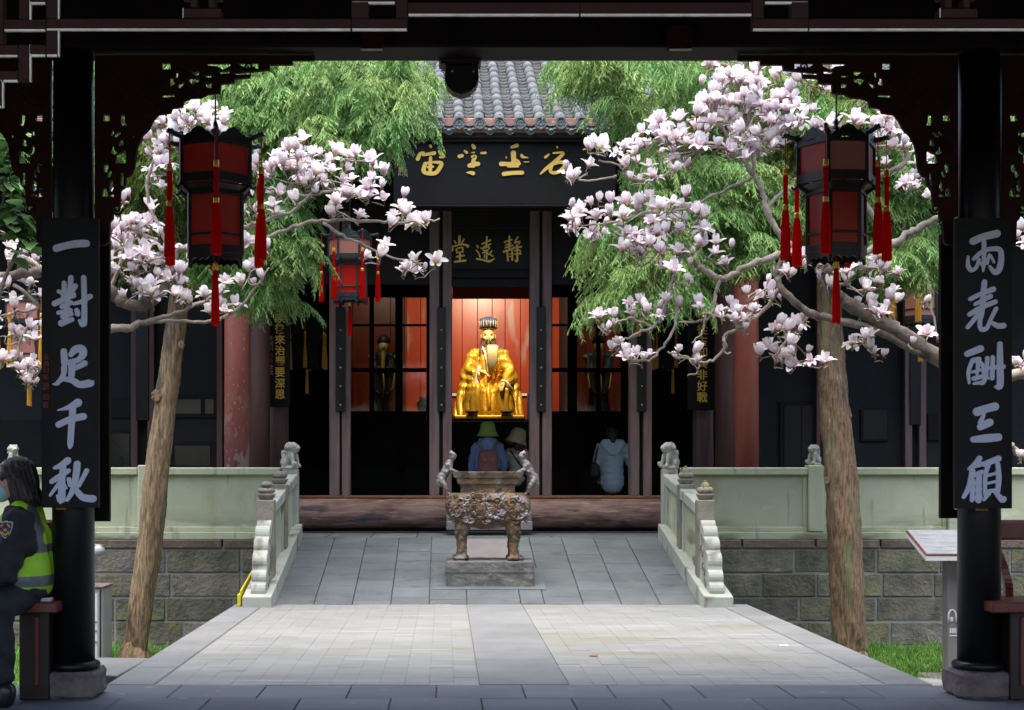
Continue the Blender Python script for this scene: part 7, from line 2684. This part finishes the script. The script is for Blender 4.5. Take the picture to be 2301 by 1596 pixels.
# visitor with the beige hat, turned to the left
arms = [((-.15, 0, 1.25), (-.20, .10, 1.02), (-.10, .20, 1.08)), ((.15, 0, 1.25), (.19, .03, 1.0), (.17, .10, .80))]
t, q, k = visitor(1162, 21.2, 'person seen from behind in a cream top and wide straw beige hat with dark hair', 1.39, arms, 'trousers')
m = MB()
m.cap(q(0, 0, .84), q(0, 0, 1.2), .145 * k, .145 * k)
m.cap(q(-.13, 0, 1.24), q(.13, 0, 1.24), .075 * k, .075 * k)
for sh, el, wr in arms:
    m.cap(q(*sh), q(*el), .064 * k, .055 * k)
    m.cap(q(*el), q(*wr), .054 * k, .045 * k)
org_part('blouse', m, mt['cream'], t, voxel=.016, smooth=2, fold=lambda co, no: .006 * np.sin(co[:, 2] * 46 + co[:, 0] * 20))
hb_ = MB().lathe([(.178, -.10), (.172, -.09), (.125, .0), (.112, .075), (.09, .125), (.04, .14), (.01, .142)], (0, 0, 0), 24)
o = part('hat', hb_, mt['hat_beige'], t, at=(0, 0, 0))
o.location = q(0.01, .03, 1.52) - worldloc(t)
o.rotation_euler = (-.12, .30, 0)
m = MB()
m.ell(q(0.02, -.02, 1.42), (.10 * k, .10 * k, .10 * k))
m.cap(q(.05, -.06, 1.38), q(.07, -.08, 1.22), .06 * k, .035 * k)
m.cap(q(-.02, -.07, 1.38), q(.0, -.09, 1.25), .05 * k, .03 * k)
org_part('hair', m, mt['hair'], t, voxel=.014, smooth=2)
part('bag_strap', MB().tube([q(-.12, -.08, 1.30), q(0, -.165, 1.12), q(.14, -.12, .92)], .012, 6), mt['bag'], t)

# visitor in the padded jacket
arms = [((-.18, 0, 1.27), (-.24, .06, 1.02), (-.20, .16, .84)), ((.18, 0, 1.27), (.285, .06, 1.03), (.25, .22, 1.10))]
t, q, k = visitor(1376, 20.8, 'person seen from behind in a pale blue grey hooded padded jacket with a black bag', 1.47, arms, 'trousers')
m = MB()
m.cap(q(0, 0, .72), q(0, 0, 1.2), .185 * k, .17 * k)
m.cap(q(-.15, 0, 1.26), q(.15, 0, 1.26), .085 * k, .085 * k)
for sh, el, wr in arms:
    m.cap(q(*sh), q(*el), .082 * k, .07 * k)
    m.cap(q(*el), q(*wr), .07 * k, .052 * k)
org_part('jacket', m, mt['puffer'], t, voxel=.015, smooth=2, fold=lambda co, no: .012 * (np.abs(np.sin(co[:, 2] * 33)) ** .6 - .7) * (np.abs(no[:, 2]) < .8))
m = MB()
for s in (-1, 1):
    m.cap(q(.15 * s, -.08, 1.31), q(.03 * s, -.175, 1.16), .055 * k, .035 * k)
m.cap(q(-.13, -.06, 1.34), q(.13, -.06, 1.34), .06 * k, .06 * k)
m.ell(q(0, -.13, 1.25), (.10 * k, .05 * k, .08 * k))
org_part('hood', m, mt['puffer'], t, voxel=.013, smooth=2)
m = MB()
m.ell(q(0, .01, 1.475), (.10 * k, .112 * k, .118 * k))
m.cap(q(0, -.05, 1.44), q(0, -.085, 1.36), .075 * k, .05 * k)
org_part('hair', m, mt['hair'], t, voxel=.012, smooth=2)
m = MB()
m.cap(q(-.28, .02, .98), q(-.27, .02, .84), .07 * k, .085 * k)
m.cap(q(-.30, .10, .96), q(-.29, .10, .84), .06 * k, .08 * k)
org_part('bag', m, mt['bag'], t, voxel=.014, smooth=2)
part('bag_strap', MB().tube([q(-.27, .02, 1.0), q(-.26, -.06, 1.18), q(-.2, -.04, 1.34)], .014, 6), mt['bag'], t)

# ------------------------------------------------------------------ seated guard at the left edge
GYc = 8.0


def G(u, v, dy=0.0):
    return P(u, v, GYc) + Vector((0, dy, 0))


grd = thing('person', (G(60, 1340).x, GYc, 0), 'seated guard with long dark hair, face mask and lime yellow reflective vest', 'person')
m = MB()
m.cap(G(62, 1322, -.09), G(62, 1322, .09), .125, .125)                    # hips
m.cap(G(60, 1310), G(50, 1215), .135, .135)
m.cap(G(50, 1210, -.09), G(50, 1210, .09), .12, .12)
m.cap(G(52, 1162, -.15), G(52, 1162, .15), .075, .075)                    # shoulders
m.cap(G(48, 1150), G(38, 1112), .055, .05)                              # neck
m.ell(G(28, 1076), (.098, .078, .115))                                 # head turned to the left
m.ell(G(14, 1090), (.062, .06, .075))
m.ell(G(-13, 1082), (.024, .014, .018))                                # nose
m.ell(G(32, 1082, -.078), (.02, .012, .03))                            # ear
m.cap(G(60, 1162, -.17), G(40, 1280, -.225), .068, .056)                 # near arm
m.cap(G(40, 1280, -.225), G(-14, 1322, -.20), .054, .040)
m.cap(G(56, 1162, .17), G(28, 1278, .2), .066, .056)
m.cap(G(28, 1278, .2), G(-24, 1320, .12), .054, .040)
m.cap(G(58, 1335, -.10), G(44, 1350, -.34), .098, .078)                   # near thigh, knee towards the camera
m.cap(G(44, 1350, -.34), G(52, 1500, -.32), .070, .052)
m.cap(G(58, 1335, .10), G(-55, 1348, -.05), .098, .072)
m.cap(G(-55, 1348, -.05), G(-40, 1520, -.02), .068, .048)
sk = lambda c: 0 if (c.z > G(0, 1118).z) else (2 if c.z < .07 else 1)
org_part('body', m, [mt['skin'], mt['uniform'], mt['shoe']], grd, voxel=.0125, smooth=3, pick=sk,
         fold=lambda co, no: .0065 * np.sin(co[:, 2] * 42 + co[:, 0] * 55) * np.sin(co[:, 0] * 21 + co[:, 2] * 13) * (co[:, 2] < 1.08))
for (a, dy) in (((52, 1500), -.32), ((-40, 1520), -.02)):
    p = G(*a, dy)
    m = MB()
    m.cap(Vector((p.x, p.y, .085)), Vector((p.x, p.y, .06)), .058, .056)
    m.cap(Vector((p.x, p.y, .045)), Vector((p.x - .13, p.y - .05, .04)), .05, .042)
    org_part('shoe', m, mt['shoe'], grd, voxel=.011, smooth=2)
small_hand(G(-16, 1323, -.2), (-1, .1, -.15), 1, mt['skin'], grd, 1.0)
small_hand(G(-26, 1321, .12), (-1, -.3, -.15), -1, mt['skin'], grd, 1.0)
# hair
m = MB()
m.ell(G(40, 1068), (.112, .094, .108))
m.ell(G(54, 1085), (.085, .095, .11))
for (dy) in (-.075, -.03, .03, .075):
    m.cap(G(52, 1080, dy), G(70, 1120, dy * 1.1), .05, .046)
    m.cap(G(40, 1085, dy * 1.15), G(46, 1122, dy * 1.25), .034, .028)
m.cap(G(60, 1075), G(84, 1128), .055, .03)
org_part('hair', m, mt['hair'], grd, voxel=.010, smooth=2, fold=lambda co, no: .0035 * np.sin(co[:, 0] * 190 + co[:, 2] * 55 + co[:, 1] * 120))
hs = MB()
hr = random.Random(4)
for k in range(90):
    dy = hr.uniform(-.115, .06)
    a = hr.uniform(0, 1)
    p0 = G(32 + 18 * a, 1031 + 8 * a, dy * .35)
    p1 = G(50 + 18 * a, 1056 + 8 * a, dy * .9 - .006)
    p2 = G(56 + 26 * a, 1095, dy * 1.0 - .008)
    p3 = G(56 + 36 * a + hr.uniform(-5, 6), 1118 + hr.uniform(-4, 16), dy * 1.05 - .01)
    pp = catmull([tuple(p0), tuple(p1), tuple(p2), tuple(p3)], 3)
    hs.tube(pp, [.0035] * (len(pp) - 1) + [.001], 4)
o = part('hair_strands', hs, mt['hair'], grd)
o['kind'] = 'stuff'
m = MB()
m.cap(G(8, 1100), G(2, 1106), .066, .058)
m.ell(G(-6, 1096), (.03, .05, .035))
org_part('face_mask', m, mt['maskblue'], grd, voxel=.010, smooth=2)
part('mask_loop', MB().tube([G(12, 1092, -.065), G(24, 1088, -.078), G(34, 1078, -.076)], .0025, 5), mt['white'], grd)
gl = MB()
gl.tube([G(34, 1072, -.079), G(12, 1072, -.072), G(-4, 1073, -.055)], .003, 5)
gl.tube([G(-4 + 5.5 * math.cos(a), 1076 + 7 * math.sin(a), -.05) for a in np.linspace(0, 6.28, 14)], .0026, 5)
part('glasses', gl, mt['shoe'], grd)
# eye and brow on the visible side
part('eye', MB().ell(G(-2, 1074, -.055), (.012, .006, .006), n=8, m=5), mt['shoe'], grd)
# reflective vest over the jacket
m = MB()
m.cap(G(62, 1288, -.085), G(62, 1288, .085), .148, .148)
m.cap(G(60, 1288, -.05), G(50, 1215, -.05), .152, .150)
m.cap(G(60, 1288, .05), G(50, 1215, .05), .152, .150)
m.cap(G(78, 1290, -.04), G(84, 1318, -.02), .10, .085)
m.cap(G(51, 1180, -.10), G(51, 1180, .10), .108, .108)
m.cap(G(58, 1150, -.12), G(58, 1150, .12), .062, .062)
zA = [G(0, v).z for v in (1314, 1290, 1240, 1222)]


def vpick(c):
    if zA[0] < c.z < zA[1] or (zA[2] < c.z < zA[3]):
        return 1
    dx = c.x - G(98, 0).x
    if c.z > zA[3] and abs(dx - (c.z - zA[3]) * -.10) < .028 and c.y < GYc:
        return 1
    return 0


v_ = org_part('vest', m, [mt['hivis'], mt['hivis_band']], grd, voxel=.010, smooth=3, pick=vpick, cuts=zA,
              fold=lambda co, no: .007 * np.sin(co[:, 2] * 36 + co[:, 0] * 24) * np.sin(co[:, 0] * 17 - co[:, 2] * 9))
# near sleeve lies over the vest's open side
m = MB()
m.ell(G(62, 1172, -.165), (.092, .07, .085))
m.cap(G(62, 1175, -.19), G(42, 1282, -.245), .088, .072)
m.cap(G(42, 1282, -.245), G(-12, 1324, -.22), .072, .052)
m.ell(G(62, 1215, -.165), (.105, .055, .13))
org_part('sleeve', m, mt['uniform'], grd, voxel=.0105, smooth=3, fold=lambda co, no: .0075 * np.sin(co[:, 2] * 52 + co[:, 0] * 40) * np.sin(co[:, 0] * 31 - co[:, 2] * 17))
# shoulder badge
bc = G(47, 1186, -.285)


def bd(s):
    sh = [(0, 1), (.35, .88), (.8, .92), (1, .78), (.92, .2), (.72, -.35), (.35, -.8), (0, -1), (-.35, -.8), (-.72, -.35), (-.92, .2), (-1, .78), (-.8, .92), (-.35, .88)]
    return [(bc.x + a * .040 * s, bc.z + b * .048 * s) for a, b in sh]


bt = part('badge', MB().prism(bd(1), lambda p, t: (p[0], bc.y - .0 + .025 * t, p[1])), mt['badge_white'], grd)
part('badge_field', MB().prism(bd(.86), lambda p, t: (p[0], bc.y - .002 + .004 * t, p[1])), mt['badge'], bt)
em = MB()
em.tube([(bc.x + .018 * math.cos(a), bc.y - .003, bc.z - .006 + .020 * math.sin(a)) for a in np.linspace(math.pi * 1.05, math.pi * 1.95, 10)], .0055, 6)
em.tube([(bc.x - .026, bc.y - .003, bc.z + .012), (bc.x - .012, bc.y - .003, bc.z + .030)], .005, 6)
em.tube([(bc.x + .026, bc.y - .003, bc.z + .012), (bc.x + .012, bc.y - .003, bc.z + .030)], .005, 6)
em.tube([(bc.x - .024, bc.y - .003, bc.z - .012), (bc.x, bc.y - .003, bc.z - .030), (bc.x + .024, bc.y - .003, bc.z - .012)], .005, 6)
em.ell((bc.x, bc.y - .003, bc.z - .002), (.010, .003, .008))
o = part('badge_emblem', em, mt['badge_gold'], bt)
o['kind'] = 'stuff'
part('epaulette', MB().bar(G(48, 1142, -.13), G(66, 1146, -.17), .03, .01, .003), mt['badge_gold'], grd)


# ------------------------------------------------------------------ benches, sign, cabinet and small things
def bench(xs, xe, sgn, label, leg0=.06):
    """Leaning-back bench between the outer columns; xs is its end at the column."""
    t = thing('bench', ((xs + xe) / 2, 8.05, 0), label, 'bench', 'red benches between the pavilion columns')
    a, b = min(xs, xe), max(xs, xe)
    part('seat', MB().box(a, b, 7.86, 8.26, .485, .545, .008), mt['bench'], t)
    for k in range(3):
        x = xs + sgn * (leg0 + k * 1.2)
        part('leg', MB().box(min(x, x + sgn * .165), max(x, x + sgn * .165), 7.93, 8.2, .0, .484, .006), mt['bench_dark'], t)
        part('leg_moulding', MB().box(x + sgn * .065 - .012, x + sgn * .065 + .012, 7.915, 7.93, .08, .46, .004), mt['bench'], t)
    ra_, rb_ = (a + .16, b) if sgn > 0 else (a, b - .16)
    part('top_rail', MB().box(ra_, rb_, 8.36, 8.50, .86, .975, .015), mt['bench'], t)
    part('corner_post', MB().box(xs + sgn * .10 - .018, xs + sgn * .10 + .018, 8.25, 8.30, .545, .86, .003), mt['bench_dark'], t)
    n = int((b - a) / .28)
    for k in range(n):
        x = xs + sgn * (.20 + k * .28)
        pts = [Vector((x, 8.28, .545)), Vector((x, 8.24, .62)), Vector((x, 8.26, .72)), Vector((x, 8.33, .80)), Vector((x, 8.42, .862))]
        mb = MB()
        pp = catmull([tuple(p) for p in pts], 4)
        for i in range(len(pp) - 1):
            mb.bar(pp[i], pp[i + 1], .045, .03)
        # spindles curve sideways a little as well
        mb.v = [(v[0] - sgn * .05 * math.sin((v[2] - .545) / .32 * 1.6) + sgn * .05, v[1], v[2]) for v in mb.v]
        part('spindle', mb, mt['bench'], t)
    return t


bench(PX(137, 7.95), PX(137, 7.95) - 4.2, -1, 'dark red bench under the seated guard left of the left column')
bench(PX(2216, 7.95), PX(2216, 7.95) + 4.2, 1, 'dark red bench with a curved backrest right of the right column', .125)
t = thing('tissue_pack', P(102, 1355, 7.9), 'small white paper pack on the left bench beside the guard', 'paper pack')
p = P(102, 1355, 7.9)
part('pack', MB().box(p.x - .028, p.x + .03, 7.9, 7.96, .5455, .563, .004), mt['white'], t)
part('pack_band', MB().box(p.x - .0285, p.x + .0305, 7.8995, 7.9605, .552, .556), mt['plate'], t)

# reading-desk sign on the lawn
ys = 13.6
sx0, sx1 = PX(2130, ys), PX(2196, ys)
sg = thing('lectern_sign', ((sx0 + sx1) / 2, ys, GZ), 'mauve grey lectern sign with a tilted plate standing on the lawn by the right column', 'sign')
part('post', MB().box(sx0, sx1, ys, ys + .16, GZ + .06, PZ(1240, ys), .006), mt['signpost'], sg)
part('base', MB().box(PX(2088, ys), sx1 + .2, ys - .1, ys + .35, GZ, GZ + .075, .006), mt['signpost'], sg)
x0, x1 = PX(2068, ys), PX(2210, ys)
pl_ = part('plate', MB().prism([(ys - .16, PZ(1258, ys)), (ys - .16, PZ(1247, ys)), (ys + .42, PZ(1247, ys) + .20), (ys + .42, PZ(1258, ys) + .20)], lambda p, q_: (x0 + (x1 - x0) * q_, p[0], p[1])), mt['signwhite'], sg)
part('plate_edge', MB().prism([(ys - .163, PZ(1247, ys) + .0005), (ys - .163, PZ(1244.5, ys)), (ys + .423, PZ(1244.5, ys) + .20), (ys + .423, PZ(1247, ys) + .2005)], lambda p, q_: (x0 - .003 + (x1 - x0 + .006) * q_, p[0], p[1])), mt['bench'], pl_)
part('plate_face', MB().prism([(ys - .155, PZ(1244.4, ys) + .003), (ys - .155, PZ(1244, ys) + .008), (ys + .415, PZ(1244, ys) + .2065), (ys + .415, PZ(1244.4, ys) + .2005)], lambda p, q_: (x0 + .01 + (x1 - x0 - .02) * q_, p[0], p[1])), mt['signface'], pl_)
for k in range(5):
    part('text_line', MB().obox(((x0 + x1) / 2 - .05 * (k % 2), ys - .08 + k * .1, PZ(1244, ys) + .0095 + (.075 + k * .1) * .345), ((x1 - x0) * .36, .012, .0015), Euler((math.atan(.345), 0, 0)).to_matrix()), mt['plate'], pl_)
arc = [(P(2137, 1378, ys - .004).x + .035 * math.cos(a) + .012, ys - .004, PZ(1385, ys) + .06 * math.sin(a)) for a in np.linspace(math.pi, 0, 10)]
arc = [(arc[0][0], ys - .004, PZ(1400, ys))] + arc + [(arc[-1][0], ys - .004, PZ(1400, ys))]
part('emblem', MB().tube(arc, .009, 6).ell((arc[5][0], ys - .004, PZ(1392, ys)), (.016, .006, .024)), mt['signwhite'], sg)
for k in range(4):
    u = 2134 + k * 5
    part('mark', MB().box(PX(u, ys), PX(u + 3.4, ys), ys - .006, ys - .001, PZ(1423, ys), PZ(1412, ys)), mt['signwhite'], sg)
part('underline', MB().box(PX(2133, ys), PX(2165, ys), ys - .006, ys - .001, PZ(1430, ys), PZ(1427.5, ys)), mt['signwhite'], sg)
p = P(2098, 1526, 12.6)
tag(part('kerb_stone', MB().obox((p.x, 12.6, GZ + .09), (.14, .12, .10), Euler((.1, .1, .4)).to_matrix(), .03), mt['border']), 'rough pale stone in the grass below the lectern sign', 'stone')

# metal cabinet and floodlight by the left column
yc = 14.5
cb_ = thing('metal_cabinet', (PX(218, yc), yc, GZ), 'pale grey metal cabinet standing on the lawn behind the left column', 'cabinet')
xa, xb = PX(150, yc), PX(230.5, yc)
part('body', MB().box(xa, xb, yc, yc + .4, GZ, PZ(1322, yc), .008), mt['cabinet'], cb_)
part('lid', MB().box(xa - .015, xb + .015, yc - .02, yc + .42, PZ(1322, yc) + .001, PZ(1317, yc), .006), mt['basestone'], cb_)
part('door', MB().box(xa + .03, xb - .05, yc - .008, yc - .001, GZ + .06, PZ(1334, yc), .003), mt['white'], cb_)
part('frame_edge', MB().box(xb - .03, xb - .012, yc - .01, yc - .001, GZ + .04, PZ(1326, yc), .002), mt['beard'], cb_)
for v in (1395, 1415, 1440):
    part('hinge', MB().box(xb - .075, xb - .055, yc - .016, yc - .009, PZ(v + 5, yc), PZ(v, yc), .002), mt['plate'], cb_)
yl = 14.2
fl = thing('floodlight', P(222, 1235, yl), 'small grey floodlight on a pole just right of the left column', 'floodlight')
p = P(222, 1238, yl)
part('pole', MB().tube([(p.x - .06, yl + .05, GZ), (p.x - .06, yl + .05, p.z + .02)], .012, 8), mt['plate'], fl)
part('head', MB().lathe([(.02, -.05), (.055, -.04), (.06, .02), (.04, .05), (.015, .06)], p, 16), mt['cabinet'], fl)
part('yoke', MB().tube([(p.x - .06, yl + .05, p.z), (p.x - .03, yl - .02, p.z + .06), (p.x + .05, yl - .02, p.z + .05)], .01, 6), mt['plate'], fl)
# bits of litter on the plaza
g = random.Random(77)
for (u, v, m_, nm, lab) in ((1760, 1452, 'petal', 'fallen_petal', 'white petal lying on the right of the pale plaza'), (1333, 1475, 'rust', 'fallen_leaf', 'small brown leaf lying on the right half of the plaza')):
    yy = EYE * F / (v - VH)
    c = P(u, v, yy)
    tag(part(nm, MB().add([(c.x - .03, yy - .02, .006), (c.x + .03, yy - .03, .004), (c.x + .035, yy + .03, .012), (c.x - .025, yy + .025, .005)], [(0, 1, 2, 3)]), mt['cuff'] if m_ == 'petal' else mt[m_]), lab, 'petal' if m_ == 'petal' else 'leaf')

bpy.data.scenes.remove(TMP)
